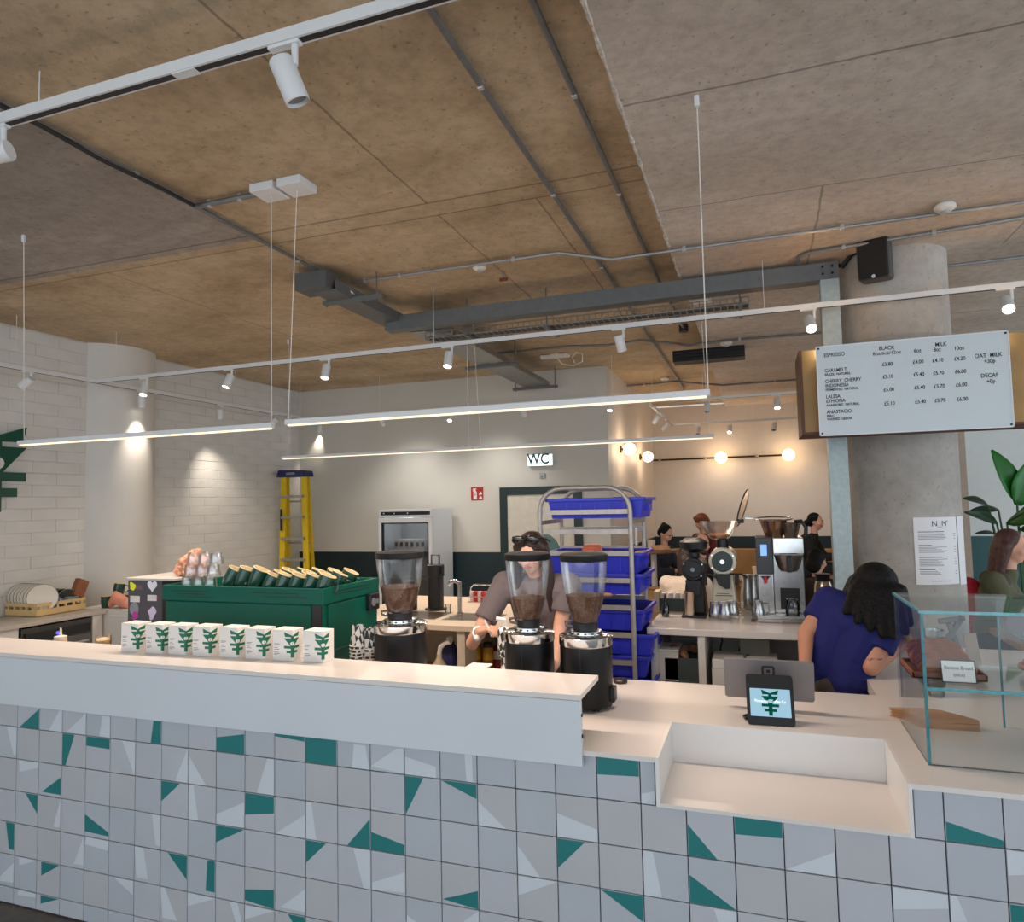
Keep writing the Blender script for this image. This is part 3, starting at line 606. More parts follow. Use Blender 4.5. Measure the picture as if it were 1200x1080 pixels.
# big rear panel
a = aty(853, 771, 3.06); b = aty(953, 784, 3.06); u2 = Vector((b.x-a.x, .0, 0)).normalized(); v2 = Vector((0, -.30, .95)).normalized()
c = (aty(849, 790, 3.06)+aty(954, 801, 3.06))/2; wP = aty(954, 801, 3.06).x-aty(849, 790, 3.06).x
slab(c+Vector((0, -.02, .0)), u2, v2, wP, .175, .012, 'till_tablet', silver, tl, .012)
nn = u2.cross(v2); cc = c+Vector((0, -.02, 0))+v2*.042+nn*.0012
lg_ = slab(cc, u2, v2, .050, .046, .0012, 'square_logo', M('logo_dark', (52, 50, 52), .5), tl, .010)
slab(cc+nn*.0008, u2, v2, .034, .030, .001, 'logo_ring', silver, tl, .005); slab(cc+nn*.0016, u2, v2, .014, .013, .001, 'logo_core', MATS['logo_dark'], tl, .002)
m = MB(); m.box((cx-.05, 2.86, Zw), (cx+.05, 3.08, Zw+.010)); m.box((cx-.03, 2.98, Zw+.01), (cx+.03, 3.0, Zw+.13)); m.build('stand', silver, tl, bev=.003)
m = MB(); m.prism([(0, 0), (.10, 0), (.055, .12)], (cx-.045, 2.87, Zw+.008), (0, 1, 0), (0, 0, 1), (.09, 0, 0)); m.build('display_wedge', black, tl)
MB().tube([(cx-.06, 2.90, Zw+.012), (cx-.09, 2.89, Zw+.008), (cx-.10, 2.93, Zw+.006), (cx-.05, 3.0, Zw+.005)], .005, 6).build('cable', black, tl, True)

# ------------------------------------------------------------------ glass display case
gx0, gy0, gx1, gy1 = .483, 2.576, 2.0, 3.04; gz1 = 1.484; gt = .008
gc = thing('glass_display_case', 'clear glass pastry case with teal edges on the right of counter', 'display case', (1.2, 2.8, Zw))
cg = GL('case_glass', (252, 254, 254), .03, .005, fm=.5)
edge = M('glass_edge_teal', (86, 168, 176), .15, var=.15, scale=60, coat=.5)
edgeT = M('glass_edge_dark', (58, 120, 130), .2, var=.2, scale=60)
def pane(a, b, name, edges):
    p_ = B(a, b).build(name, cg, gc)
    for e0, e1 in edges: MB().bar(e0, e1, gt*1.12).build('pane_edge', edge, p_)
pane((gx0, gy0, gz1-gt), (gx1, gy1, gz1), 'top_pane', [((gx0, gy0, gz1-gt/2), (gx1, gy0, gz1-gt/2)), ((gx0, gy0, gz1-gt/2), (gx0, gy1, gz1-gt/2))])
pane((gx0, gy0, Zw), (gx1, gy0+gt, gz1-gt), 'front_pane', [])
pane((gx0, gy0+gt, Zw), (gx0+gt, gy1, gz1-gt), 'side_pane', [])
MB().bar((gx0+gt/2, gy0+gt/2, Zw), (gx0+gt/2, gy0+gt/2, gz1-gt), gt*1.15).build('corner_edge', edgeT, gc)
pane((gx0+gt, gy0+.012, 1.238-gt), (gx1, gy1-.04, 1.238), 'shelf_pane', [((gx0+gt, gy0+.012, 1.238-gt/2), (gx1, gy0+.012, 1.238-gt/2))])
sx = aty(1170, 740, gy1-.02).x
pane((sx, gy1-.026, Zw+.01), (gx1, gy1-.018, gz1-gt-.005), 'sliding_door', []); MB().bar((sx, gy1-.022, Zw+.01), (sx, gy1-.022, gz1-.015), .006).build('door_edge', edgeT, gc)
m = MB(); m.cyl((sx-.01, gy0+.03, 1.222), (sx-.01, gy0+.03, 1.23), .013, n=14); m.cyl((gx0+.05, gy0+.2, 1.222), (gx0+.05, gy0+.2, 1.23), .013, n=14); m.build('shelf_stud', chrome, gc)
m = MB(); m.box((gx0, gy0-.003, Zw), (gx1, gy0, Zw+.004)); m.build('sealant', M('silicone_grey', (90, 92, 92), .5), gc)
# tray of loaves on the shelf
zsh = 1.2385
p = aty(1108, 785, 2.80); tr = thing('bread_tray', 'brown wooden tray holding slices of banana bread on the glass shelf', 'tray', (p.x, 2.80, zsh))
wood = M('dark_wood_tray', (126, 72, 46), .5, var=.15, scale=20); crust = M('bread_crust', (150, 84, 42), .6, var=.25, scale=30, bump=.5)
m = MB(); x0, x1, y0, y1 = p.x-.12, p.x+.10, 2.70, 2.92
m.box((x0, y0, zsh), (x1, y1, zsh+.008))
for a, b in (((x0, y0, zsh), (x1, y0+.008, zsh+.022)), ((x0, y1-.008, zsh), (x1, y1, zsh+.022)), ((x0, y0, zsh), (x0+.008, y1, zsh+.022)), ((x1-.008, y0, zsh), (x1, y1, zsh+.022))): m.box(a, b)
m.build('tray_body', wood, tr, bev=.002)
lf = None
for i in range(7):
    loc = (p.x-.015+rt.uniform(-.006, .006), 2.725+.026*i, zsh+.010+.006*i)
    if lf is None:
        lf = thing('bread_slice', '', 'bread', loc, 'banana bread slices on the tray'); L = Vector(loc)
        P = [(-.080, 0), (.080, 0), (.088, .03), (.07, .056), (.03, .068), (-.03, .068), (-.07, .056), (-.088, .03)]
        MB().prism([(a, b*.85) for a, b in P], L+Vector((0, .010, 0)), (1, 0, 0), (0, 0, 1), (0, -.020, 0)).build('crumb', crust, lf, bev=.004); t = lf
    else: t = copy_tree(lf, loc, (rt.uniform(-.12, .05)-.25, 0, rt.uniform(-.08, .08)))
    t['label'] = 'slice of banana bread, %s from the front of the tray' % ['first', 'second', 'third', 'fourth', 'fifth', 'sixth', 'seventh'][i]
a = aty(1105, 805, 2.66); b = aty(1146, 803, 2.66); wS = b.x-a.x
sg = thing('cake_sign', 'small white handwritten cake sign in thin black frame on glass shelf', 'sign', ((a.x+b.x)/2, 2.66, zsh))
u3 = Vector((1, .02, 0)); v3 = Vector((0, .25, .968)); v3.normalize(); cS = Vector(((a.x+b.x)/2, 2.66, zsh+.002))+v3*.036
slab(cS, u3, v3, wS, .072, .006, 'frame', black, sg, .002); n3 = u3.normalized().cross(v3); slab(cS+n3*.0006-u3*.001, u3, v3, wS-.006, .066, .0008, 'card', paper, sg, .001)
text('Banana Bread', .016, cS+n3*.0016+v3*.006, u3, v3, M('pencil_ink', (70, 70, 74), .7), sg, 'handwriting', 'CENTER', .95); text('(slice)', .015, cS+n3*.0016-v3*.016, u3, v3, MATS['pencil_ink'], sg, 'handwriting', 'CENTER', .95)
MB().prism([(0, 0), (.05, 0), (.025, .05)], cS+Vector((-.02, .012, -.036)), (0, 1, 0), (0, 0, 1), (.04, 0, 0)).build('easel_foot', black, sg)
p = aty(1198, 742, 2.86); ck_ = thing('pastry', 'reddish brown pastry on the shelf at the right edge of case', 'pastry', (p.x+.03, 2.86, zsh))
m = MB(); L = Vector((p.x+.04, 2.86, zsh+.024)); m.ball(L, .06, .045, .024, 16, 10); m.ball(L+Vector((0, 0, .016)), .045, .033, .018, 16, 10); m.build('dough', M('glazed_pastry', (132, 66, 44), .35, var=.2, scale=30), ck_, True)
# brown paper bags
kr = M('kraft_paper', (176, 130, 92), .65, var=.08, scale=10); a = atz(1142, 858, Zw); b = atz(1050, 846, Zw)
pb = None
for i in range(16):
    z = Zw+.0022*i; loc = (.60, 3.0, z)
    if pb is None:
        L = Vector(loc); P = [(-.10, .06), (-.14, .10), (-.02, .12), (.04, .10), (.13, .0), (.13, -.02), (-.06, -.03)]
        m = MB(); m.prism(P, L, (1, 0, 0), (0, 1, 0), (0, 0, .0021)); pb = m.build('paper_bag', kr, None, loc=L); tag(pb, 'flat brown paper bag at the very bottom of the pile under the glass shelf', 'paper bag', 'pile of flat brown paper bags'); pb.location = L; ORG[pb] = L; t = pb
    else: t = copy_tree(pb, loc, rt.uniform(-.05, .05), 'flat brown paper bag, %s from the bottom of the pile under the glass shelf' % ORDW[i])
    if i == 15: t['label'] = 'topmost brown paper bag of the pile under the glass shelf'
# ------------------------------------------------------------------ left back counter with dishwasher
steel_d = M('dark_brushed_steel', (96, 94, 92), .35, .9, var=.1, scale=30)
lcab = thing('side_counter', 'grey topped side counter along the white block wall', 'counter', (-6.05, 4.0, 0))
zl_ = .95
B((-6.40, 2.2, zl_-.03), (-5.75, 4.88, zl_)).build('worktop', M('grey_laminate', (172, 164, 156), .4), lcab, bev=.003)
m = MB(); m.box((-6.40, 2.2, .02), (-5.80, 4.10, zl_-.03)); m.box((-6.40, 4.78, .02), (-5.80, 4.88, zl_-.03)); m.build('cabinet_body', white_paint, lcab)
dw = thing('undercounter_dishwasher', 'dark steel dishwasher with a blue light under the side counter', 'dishwasher', (-6.05, 4.44, 0))
B((-6.35, 4.12, .05), (-5.79, 4.76, .90)).build('body', steel_d, dw, bev=.004)
B((-5.79, 4.14, .16), (-5.765, 4.74, .77)).build('door', M('steel_door', (112, 110, 108), .35, .8), dw, bev=.004)
B((-5.79, 4.14, .785), (-5.772, 4.74, .86)).build('control_panel', black, dw, bev=.003)
MB().cyl((-5.772, 4.42, .822), (-5.768, 4.42, .822), .014, n=12).build('blue_light', EM('blue_led', (60, 60, 255), 3), dw)
B((-5.765, 4.2, .70), (-5.74, 4.7, .72)).build('door_handle', steel, dw, bev=.004)
# dish rack with plates
rk = thing('dish_rack', 'tan plastic dishwasher rack full of plates on the side counter', 'rack', (-6.2, 4.64, zl_))
tan = M('tan_plastic', (212, 182, 128), .5, var=.05)
ra, rb_, r0, r1 = -6.33, -5.82, 3.35, 4.45
ra, rb_, r0, r1 = -6.39, -6.01, 4.40, 4.87
m = MB(); m.box((ra, r0, zl_+.004), (rb_, r1, zl_+.016))
for (p, q) in (((ra, r0), (rb_, r0)), ((rb_, r0), (rb_, r1)), ((rb_, r1), (ra, r1)), ((ra, r1), (ra, r0))):
    for z in (.035, .10): m.bar((*p, zl_+z), (*q, zl_+z), .014, .028 if z > .05 else .05)
    L_ = math.hypot(q[0]-p[0], q[1]-p[1]); n = int(L_/.075)
    for i in range(n): a = p[0]+(q[0]-p[0])*(i+.5)/n, p[1]+(q[1]-p[1])*(i+.5)/n; m.box((a[0]-.0085, a[1]-.0085, zl_+.05), (a[0]+.0085, a[1]+.0085, zl_+.095))
m.build('rack_body', tan, rk)
FX, FY, FA = frame((.9, -.75, .12))
plate_m = M('plate_white', (222, 214, 200), .25, var=.02); pp = None
for i in range(7):
    loc = (-6.36+.05*i, 4.53-.006*i, zl_+.155)
    if pp is None:
        pp = thing('dinner_plate', '', 'plate', loc, 'white plates in the rack'); L = Vector(loc)
        MB().lathe([(0, 0), (.07, 0), (.118, .012), (.12, .016), (.07, .006), (0, .006)], L, 28, axis=(.9, -.75, .12)).build('dish', plate_m, pp, True)
        MB().tube([L+FA*.016+FX*.12*math.cos(2*PI*j/28)+FY*.12*math.sin(2*PI*j/28) for j in range(28)], .0025, 5, True).build('grey_rim', M('plate_rim', (120, 112, 96), .3), pp); t = pp
    else: t = copy_tree(pp, loc)
    t['label'] = 'white plate standing in the tan rack, %s' % (nth(i) if i < 6 else 'rightmost')
darkg = GL('smoked_glass', (70, 96, 84), .16, .03)
sp_ = None
for i in range(4):
    loc = (-6.30+.07*i, 4.76, zl_+.12)
    if sp_ is None:
        sp_ = thing('dark_saucer', '', 'saucer', loc, 'dark green saucers in the rack'); L = Vector(loc)
        MB().lathe([(0, 0), (.05, 0), (.078, .012), (.08, .015), (.05, .005), (0, .005)], L, 24, axis=(.9, -.75, .12)).build('dish', M('saucer_dark_green', (26, 48, 40), .15, coat=.5), sp_, True)
        MB().tube([L+FA*.014+FX*.08*math.cos(2*PI*j/24)+FY*.08*math.sin(2*PI*j/24) for j in range(24)], .003, 5, True).build('pale_rim', M('pale_rim', (150, 160, 150), .3), sp_); t = sp_
    else: t = copy_tree(sp_, loc)
    t['label'] = 'dark green saucer standing in the tan rack, %s' % nth(i)
m = MB(); L = Vector((-6.06, 4.85, zl_+.20)); m.box((-.03, -.055, -.08), (.03, .055, .08), Matrix.Translation(L) @ Matrix.Rotation(-.4, 4, 'X')); o = m.build('brown_block', M('cork_brown', (142, 88, 58), .7, var=.15), None, bev=.004, loc=L); tag(o, 'brown block brush leaning at the end of the tan rack', 'brush')
for i, (y, z, x) in enumerate(((4.99, 0, -5.88), (5.12, 0, -5.78), (5.06, .112, -5.82), (5.13, 0, -5.62))):
    t = copy_tree(pm, (x, y, zl_+z), (0, .15 if z else 0, rt.uniform(0, 5)), 'dark green mug on the corner cabinet, %s' % ['nearest the rack', 'behind the nearest mug', 'stacked on top of the others', 'furthest from the rack'][i], 'green mugs on the corner cabinet')
    t.scale = (1.15,)*3
m = MB(); L = Vector((-5.93, 5.12, .96)); m.ball(L+Vector((0, 0, .08)), .09, .07, .10, 14, 10); m.ball(L+Vector((.04, .02, .14)), .08, .06, .06, 14, 10); o = m.build('black_bag', M('black_cloth', (30, 26, 28), .8, bump=.4), None, True, loc=L); o.location = (-5.45, 5.16, .95); tag(o, 'black bag behind the pink cloth on the corner cabinet', 'bag')
# pink glove
L = atz(139, 719, .955); L = aty(137, 713, 5.0); L.z = .99; m = MB()
m.cap(L+Vector((.14, 0, .0)), L+Vector((.0, 0, .05)), .05, .06); m.cap(L+Vector((0, 0, .05)), L+Vector((-.10, 0, -.02)), .055, .03); m.cap(L+Vector((0, 0, .05)), L+Vector((-.02, 0, .10)), .04, .025)
o = blob(m, 'pink_cloth', M('pink_cloth', (226, 150, 124), .8, var=.12, bump=.3), None, .012, 4); tag(o, 'pink cloth bundled in front of the stickered box', 'cloth')
sh_ = thing('corner_cabinet', 'white cabinet under the pink cloth between side counter and machine', 'cabinet', (-5.2, 5.2, 0))
B((-6.14, 4.90, .02), (-4.5, 5.5, .95)).build('body', white_paint, sh_, bev=.004)
B((-5.74, 4.885, .08), (-5.14, 4.90, .90)).build('door', white_paint, sh_, bev=.002); B((-5.12, 4.885, .08), (-4.52, 4.90, .90)).build('door', white_paint, sh_, bev=.002)
# squeeze bottle and jar peeping over the ledge
t = thing('squeeze_bottle', 'cream squeeze bottle top peeping over the ledge at left', 'bottle', (*aty(71, 750, 2.75).xy, Zw)); L = Vector(t.location)
MB().lathe([(0, 0), (.034, 0), (.036, .01), (.036, .155), (.032, .165), (.03, .185), (0, .185)], L, 18).build('body', M('cream_plastic', (222, 190, 150), .5), t, True)
MB().lathe([(.03, .185), (.031, .2), (.008, .206), (.004, .245), (0, .246)], L, 14).build('nozzle', M('nozzle_white', (220, 212, 200), .5), t, True)
t = thing('glass_jar', 'small glass jar of cream stuff peeping over the ledge', 'jar', (*aty(121, 756, 2.75).xy, Zw)); L = Vector(t.location)
MB().lathe([(0, 0), (.036, 0), (.037, .01), (.037, .20), (.036, .215)], L, 20).build('jar_wall', glass, t, True)
MB().lathe([(0, .01), (.034, .01), (.034, .195), (.02, .205), (0, .208)], L, 16).build('contents', M('cream_filling', (214, 176, 132), .7, var=.15), t, True)

# ------------------------------------------------------------------ rear island
z1 = 1.0
isl = thing('rear_island', 'pale rounded island counter with open shelves behind the grinders', 'counter', (-2.3, 4.9, 0))
ix0, ix1, iy0, iy1 = -3.15, -1.52, 4.56, 6.0
P = [(ix1, iy0), (ix1, iy1), (ix0+.02, iy1)]
for i in range(9): a = PI+PI/2*i/8*1.0; P.append((ix0+.22+.22*math.cos(a), iy0+.22+.22*math.sin(a)))
top_m = M('pale_oak_laminate', (218, 198, 176), .4, var=.03)
MB().prism(P, (0, 0, z1-.04), (1, 0, 0), (0, 1, 0), (0, 0, .04)).build('worktop', top_m, isl, bev=.004)
cream_c = M('cream_cabinet', (204, 190, 170), .5)
m = MB(); dvx = aty(541, 760, 4.6).x
m.box((dvx-.035, 4.60, .02), (dvx+.025, 5.5, z1-.04)); m.box((ix0+.2, 5.46, .02), (ix1-.02, 5.5, z1-.04)); m.box((ix1-.04, 4.60, .02), (ix1-.02, 5.46, z1-.04)); m.box((ix0+.16, 4.62, .02), (ix0+.2, 5.5, z1-.04)); m.box((ix0+.2, 4.62, .02), (ix1-.04, 5.46, .05)); m.box((ix0+.2, 4.62, .50), (ix1-.04, 5.46, .52))
m.build('cabinet', cream_c, isl)
# rinse sinks as flat plates, bowl shade put into the darker sheets
pS = [atz(515, 706, z1), atz(545, 712, z1)]
m = MB(); m.box((-2.72, 4.76, z1), (-2.32, 5.10, z1+.003)); m.box((-2.26, 4.76, z1), (-1.86, 5.10, z1+.003)); sk = m.build('sink_rim', steel, isl)
m = MB(); m.box((-2.69, 4.79, z1+.001), (-2.35, 5.07, z1+.0042)); m.box((-2.23, 4.79, z1+.001), (-1.89, 5.07, z1+.0042)); m.build('sink_bowl_shade', M('sink_shadow', (104, 86, 70), .3, .6), sk)
def at_on(px, py, z): q = atz(px, py, z); return Vector((q.x, q.y, z))
q = at_on(511, 714, z1)
t = thing('black_canister', 'tall black cylindrical brewer with clear handle on the island', 'brewer', q); L = q; R = .065
MB().lathe([(0, 0), (R*1.4, 0), (R*1.4, .012), (R, .016), (R, .27), (R*1.1, .275), (R*1.12, .365), (R, .37), (0, .37)], L, 28).build('body', black, t, True)
MB().tube([L+Vector((-.035, 0, .37)), L+Vector((-.035, 0, .445)), L+Vector((.035, 0, .445)), L+Vector((.035, 0, .37))], .009, 8).build('clear_handle', GL('smoke_handle', (150, 155, 155), .2, .05), t)
for k in range(3): MB().cyl(L+Vector((R*.9, -.03, .30+.025*k)), L+Vector((R*1.25, -.04, .30+.025*k)), .008, n=8).build('knob', black, t)
q = at_on(481, 714, z1); t = thing('dark_canister', 'plain dark canister half hidden behind the larger grinder', 'canister', q); MB().lathe([(0, 0), (.055, 0), (.058, .01), (.058, .20), (.05, .22), (0, .22)], q, 24).build('body', M('dark_canister_paint', (38, 28, 30), .4), t, True); MB().lathe([(.05, .22), (.052, .235), (.03, .24), (0, .242)], q, 20).build('lid', black, t, True)
q = at_on(539, 719, z1); t = thing('milk_tap', 'brushed steel swan tap on the island counter', 'tap', q); L = q
MB().lathe([(0, 0), (.026, 0), (.026, .01), (.017, .014), (.017, .25), (0, .25)], L, 18).build('column', steel, t, True)
MB().tube([L+Vector((0, 0, .235)), L+Vector((-.02, -.03, .262)), L+Vector((-.05, -.07, .255)), L+Vector((-.055, -.08, .225))], .016, 10).build('spout', steel, t, True)
q = at_on(525, 718, z1); t = thing('shot_glass', 'small clear shot glass by the island sink', 'glass', q); MB().lathe([(0, 0), (.022, 0), (.027, .07), (.025, .07), (.021, .006), (0, .006)], q, 18).build('glass_wall', glass, t, True)
q = at_on(466, 718, z1); t = thing('steel_disc', 'flat round steel lid lying on the island behind the larger grinder', 'lid', q); MB().lathe([(0, 0), (.06, 0), (.062, .008), (.05, .012), (.012, .014), (.01, .03), (0, .03)], q, 24).build('lid_body', steel, t, True)
# wire rack with sachets
q = at_on(560, 706, z1); q.y = min(q.y, 5.80); t = thing('sachet_rack', 'small steel wire rack with red and white sachets on the island', 'rack', q); L = q+Vector((.03, .06, 0)); m = MB()
m.tube([L+Vector((-.12, 0, 0)), L+Vector((-.12, 0, .12)), L+Vector((-.09, 0, .15)), L+Vector((.09, 0, .15)), L+Vector((.12, 0, .12)), L+Vector((.12, 0, 0))], .007, 8)
m.tube([L+Vector((-.12, 0, .05)), L+Vector((.12, 0, .05))], .005, 6); m.tube([L+Vector((-.12, -.06, .0)), L+Vector((-.12, -.06, .05)), L+Vector((.12, -.06, .05)), L+Vector((.12, -.06, 0))], .005, 6); m.box((L.x-.12, L.y-.06, z1), (L.x+.12, L.y, z1+.006)); m.build('wire_frame', chrome, t)
for i in range(6): c_ = (200, 40, 60) if i % 2 else (226, 216, 214); B((L.x-.11+.037*i, L.y-.05, z1+.008), (L.x-.08+.037*i, L.y-.012, z1+.095)).build('sachet', M('sachet_%d' % (i % 2), c_, .5, var=.2, scale=60), t)
# shelf contents
q = aty(515, 778, 4.72); t = thing('spray_bottle', 'cream bottle with white spray trigger on the island shelf', 'bottle', (q.x, 4.72, .52)); L = Vector(t.location)
MB().lathe([(0, 0), (.05, 0), (.052, .02), (.052, .16), (.02, .21), (.02, .24), (0, .24)], L, 20).build('bottle_body', M('cream_label', (210, 192, 160), .5), t, True)
MB().tube([L+Vector((0, 0, .24)), L+Vector((.01, 0, .29)), L+Vector((.05, -.01, .32)), L+Vector((.10, -.02, .34))], [.018, .018, .016, .022], 8).build('spray_trigger', M('spray_white', (228, 224, 218), .4), t, True)
q = aty(528, 765, 4.9); t = thing('blue_bottle', 'dark blue cleaning bottle behind the cream spray bottle', 'bottle', (q.x, 4.9, .52)); MB().lathe([(0, 0), (.07, 0), (.072, .02), (.072, .22), (.03, .28), (.03, .30), (0, .30)], t.location, 20).build('bottle_body', M('bottle_indigo', (40, 40, 92), .4), t, True); MB().lathe([(.031, .30), (.031, .33), (0, .33)], t.location, 16).build('cap', M('spray_white', (228, 224, 218), .4), t, True)
for i, px in enumerate((558, 572)):
    q = aty(px, 762, 4.85); t = thing('yellow_canister', '%s yellow canister on the island shelf under the raised hand' % ('left' if i == 0 else 'right'), 'canister', (q.x, 4.85, .52), 'yellow canisters on the island shelf')
    MB().lathe([(0, 0), (.038, 0), (.04, .01), (.04, .27), (.034, .28), (0, .28)], t.location, 18).build('canister_body', M('canister_yellow', (176, 128, 12), .4, var=.15), t, True); MB().lathe([(.035, .28), (.036, .31), (0, .315)], t.location, 16).build('lid', black, t, True); MB().lathe([(.0405, .10), (.0405, .19)], t.location, 18).build('label', M('canister_label', (128, 84, 6), .5, var=.3, scale=60), t, True)
q = aty(585, 765, 4.95); t = thing('red_box', 'dark red box on the island shelf right of the yellow canisters', 'box', (q.x, 4.95, .52)); B((q.x-.05, 4.9, .52), (q.x+.07, 5.05, .78)).build('carton', M('dark_red_carton', (126, 34, 34), .6), t, bev=.003); B((q.x-.045, 4.899, .70), (q.x+.065, 4.902, .76)).build('pale_band', paper, t)
# white card leaning on the ledge, steel wand
q = aty(560, 781, 2.70); t = thing('white_tray_card', 'small white card lying flat behind the ledge before the grinders', 'card', (q.x, 2.72, 1.185)); B((q.x-.04, 2.668, 1.187), (q.x+.05, 2.74, 1.191)).build('card', paper, t); m = MB(); m.box((q.x-.03, 2.70, Zw), (q.x+.04, 2.735, 1.187)); m.build('support_box', white_paint, t)

# ------------------------------------------------------------------ bakery rack with blue crates
ry0, ry1, rx0, rx1 = 4.62, 5.18, -1.43, -.80
alu = M('aluminium', (176, 170, 164), .45, .55, var=.1, scale=25)
rkt = thing('bakery_rack', 'tall aluminium rack trolley loaded with blue crates', 'rack trolley', ((rx0+rx1)/2, (ry0+ry1)/2, 0))
RZ = 1.955
def hoop(y, name):
    P = [(rx0, y, .12), (rx0, y, RZ-.16)]+[(rx0+.16-.16*math.cos(a), y, RZ-.16+.16*math.sin(a)) for a in [PI/2*i/6 for i in range(1, 7)]]
    P += [(rx1-.16+.16*math.sin(a), y, RZ-.16+.16*math.cos(a)) for a in [PI/2*i/6 for i in range(0, 7)]]+[(rx1, y, .12)]
    MB().tube(P, .0165, 10).build(name, alu, rkt, True)
hoop(ry0, 'front_hoop'); hoop(ry1, 'rear_hoop')
runs = [1.79, 1.655, 1.51, 1.33, 1.15, .97, .79, .61, .43, .25]
for z in runs:
    for y in (ry0+.02, ry1-.02):
        B((rx0, y-.012, z-.016), (rx1, y+.012, z+.016)).build('runner', alu, rkt)
for z in (.14, 1.72):
    for x in (rx0, rx1): MB().bar((x, ry0, z), (x, ry1, z), .022, .03).build('cross_bar', alu, rkt)
for x in (rx0, rx1):
    for y in (ry0, ry1):
        m = MB(); m.cyl((x-.012, y, .055), (x+.012, y, .055), .055, n=16); m.box((x-.02, y-.02, .09), (x+.02, y+.02, .13)); m.build('castor', M('castor_grey', (60, 60, 62), .6), rkt, True)
tg = aty(745, 626, ry0); B((rx1+.02, ry0+.05, 1.56), (rx1+.024, ry0+.13, 1.68)).build('paper_tag', paper, rkt)
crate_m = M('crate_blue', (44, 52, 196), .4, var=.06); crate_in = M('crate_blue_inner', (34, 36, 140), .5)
cp = None
cr = [(1.745, .02, 0), (1.372, -.01, 1), (1.232, 0, 1), (.995, .0, 1), (.835, .06, 0), (.69, .02, 1), (.545, .05, 1), (.40, .09, 0), (.255, .02, 1)]
for i, (z, dx, nest) in enumerate(cr):
    loc = (-1.10+dx+.03, 4.90, z)
    if cp is None:
        cp = thing('bread_crate', '', 'crate', loc, 'blue crates on the bakery rack'); L = Vector(loc); m = MB(); W, D, H, t_ = .33, .235, .125, .006
        b0 = [(-W*.93, -D*.93, 0), (W*.93, -D*.93, 0), (W*.93, D*.93, 0), (-W*.93, D*.93, 0)]; t0 = [(-W, -D, H), (W, -D, H), (W, D, H), (-W, D, H)]
        vs = [L+Vector(p) for p in b0+t0]+[L+Vector((p[0]*.97, p[1]*.96, .006)) for p in b0]+[L+Vector((p[0]*.975, p[1]*.965, H)) for p in t0]
        m.add(vs, [(3, 2, 1, 0)]+[(i_, (i_+1) % 4, 4+(i_+1) % 4, 4+i_) for i_ in range(4)]+[(4+i_, 4+(i_+1) % 4, 12+(i_+1) % 4, 12+i_) for i_ in range(4)])
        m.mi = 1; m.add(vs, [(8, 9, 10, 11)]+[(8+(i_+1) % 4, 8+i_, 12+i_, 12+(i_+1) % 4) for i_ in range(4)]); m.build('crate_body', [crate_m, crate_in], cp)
        m = MB(); e = .022
        for (p, q) in ((0, 1), (1, 2), (2, 3), (3, 0)):
            a, b = Vector(t0[p]), Vector(t0[q]); m.bar(L+a*1.03+Vector((0, 0, -.0*H+.0)), L+b*1.03, e, e)
        for sx in (-.18, .18): m.box((L.x+sx-.05, L.y-D*1.03-.008, L.z+H), (L.x+sx+.05, L.y-D*1.03+.012, L.z+H+.018))
        m.build('rim', crate_m, cp, bev=.003)
        for sx in (-.2, -.1, 0, .1, .2): B((L.x+sx-.004, L.y-D*.99, L.z+.012), (L.x+sx+.004, L.y-D*.94, L.z+H-.01)).build('rib', crate_m, cp)
        m = MB(); m.box((L.x+W*.93, L.y-.07, L.z+.045), (L.x+W*1.05, L.y+.07, L.z+.09)); m.build('grip', crate_m, cp); t = cp
    else: t = copy_tree(cp, loc, rt.uniform(-.015, .015))
    t['label'] = ['topmost blue crate, alone near the top of the bakery rack', 'second blue crate from top of rack, with an orange cap in it', 'third blue crate from top, nested under the second', 'fourth blue crate from the top of the bakery rack', 'fifth blue crate from top, sticking out to the right', 'sixth blue crate from the top of the bakery rack', 'seventh blue crate from the top of the bakery rack', 'eighth blue crate from top, sticking out far right', 'lowest visible blue crate on the bakery rack'][i]
q = aty(694, 642, 4.95); m = MB(); m.lathe([(.075, 0), (.072, .02), (.055, .045), (0, .055)], q+Vector((0, 0, -.02)), 20); m.ball(q+Vector((0, 0, -.02)), .075, .075, .01, 20, 6); o = m.build('orange_cap', M('orange_fabric', (236, 122, 88), .7), None, True, loc=q); tag(o, 'orange cap lying on the second blue crate', 'cap')
for i, (px, py, y) in enumerate(((710, 648, 4.72), (751, 648, 4.9), (712, 696, 4.7))):
    q = aty(px, py, y); m = MB(); m.ball(q, .045, .035, .018, 12, 8); m.ball(q+Vector((.03, .01, .004)), .03, .03, .016, 12, 8); o = m.build('bread_roll', M('roll_crust', (206, 152, 112), .6, var=.15), None, True, loc=q); tag(o, 'pale bread roll %s' % ['at the front of the second blue crate', 'at the right end of the second blue crate', 'on the fourth blue crate'][i], 'bread', 'bread rolls in the crates')

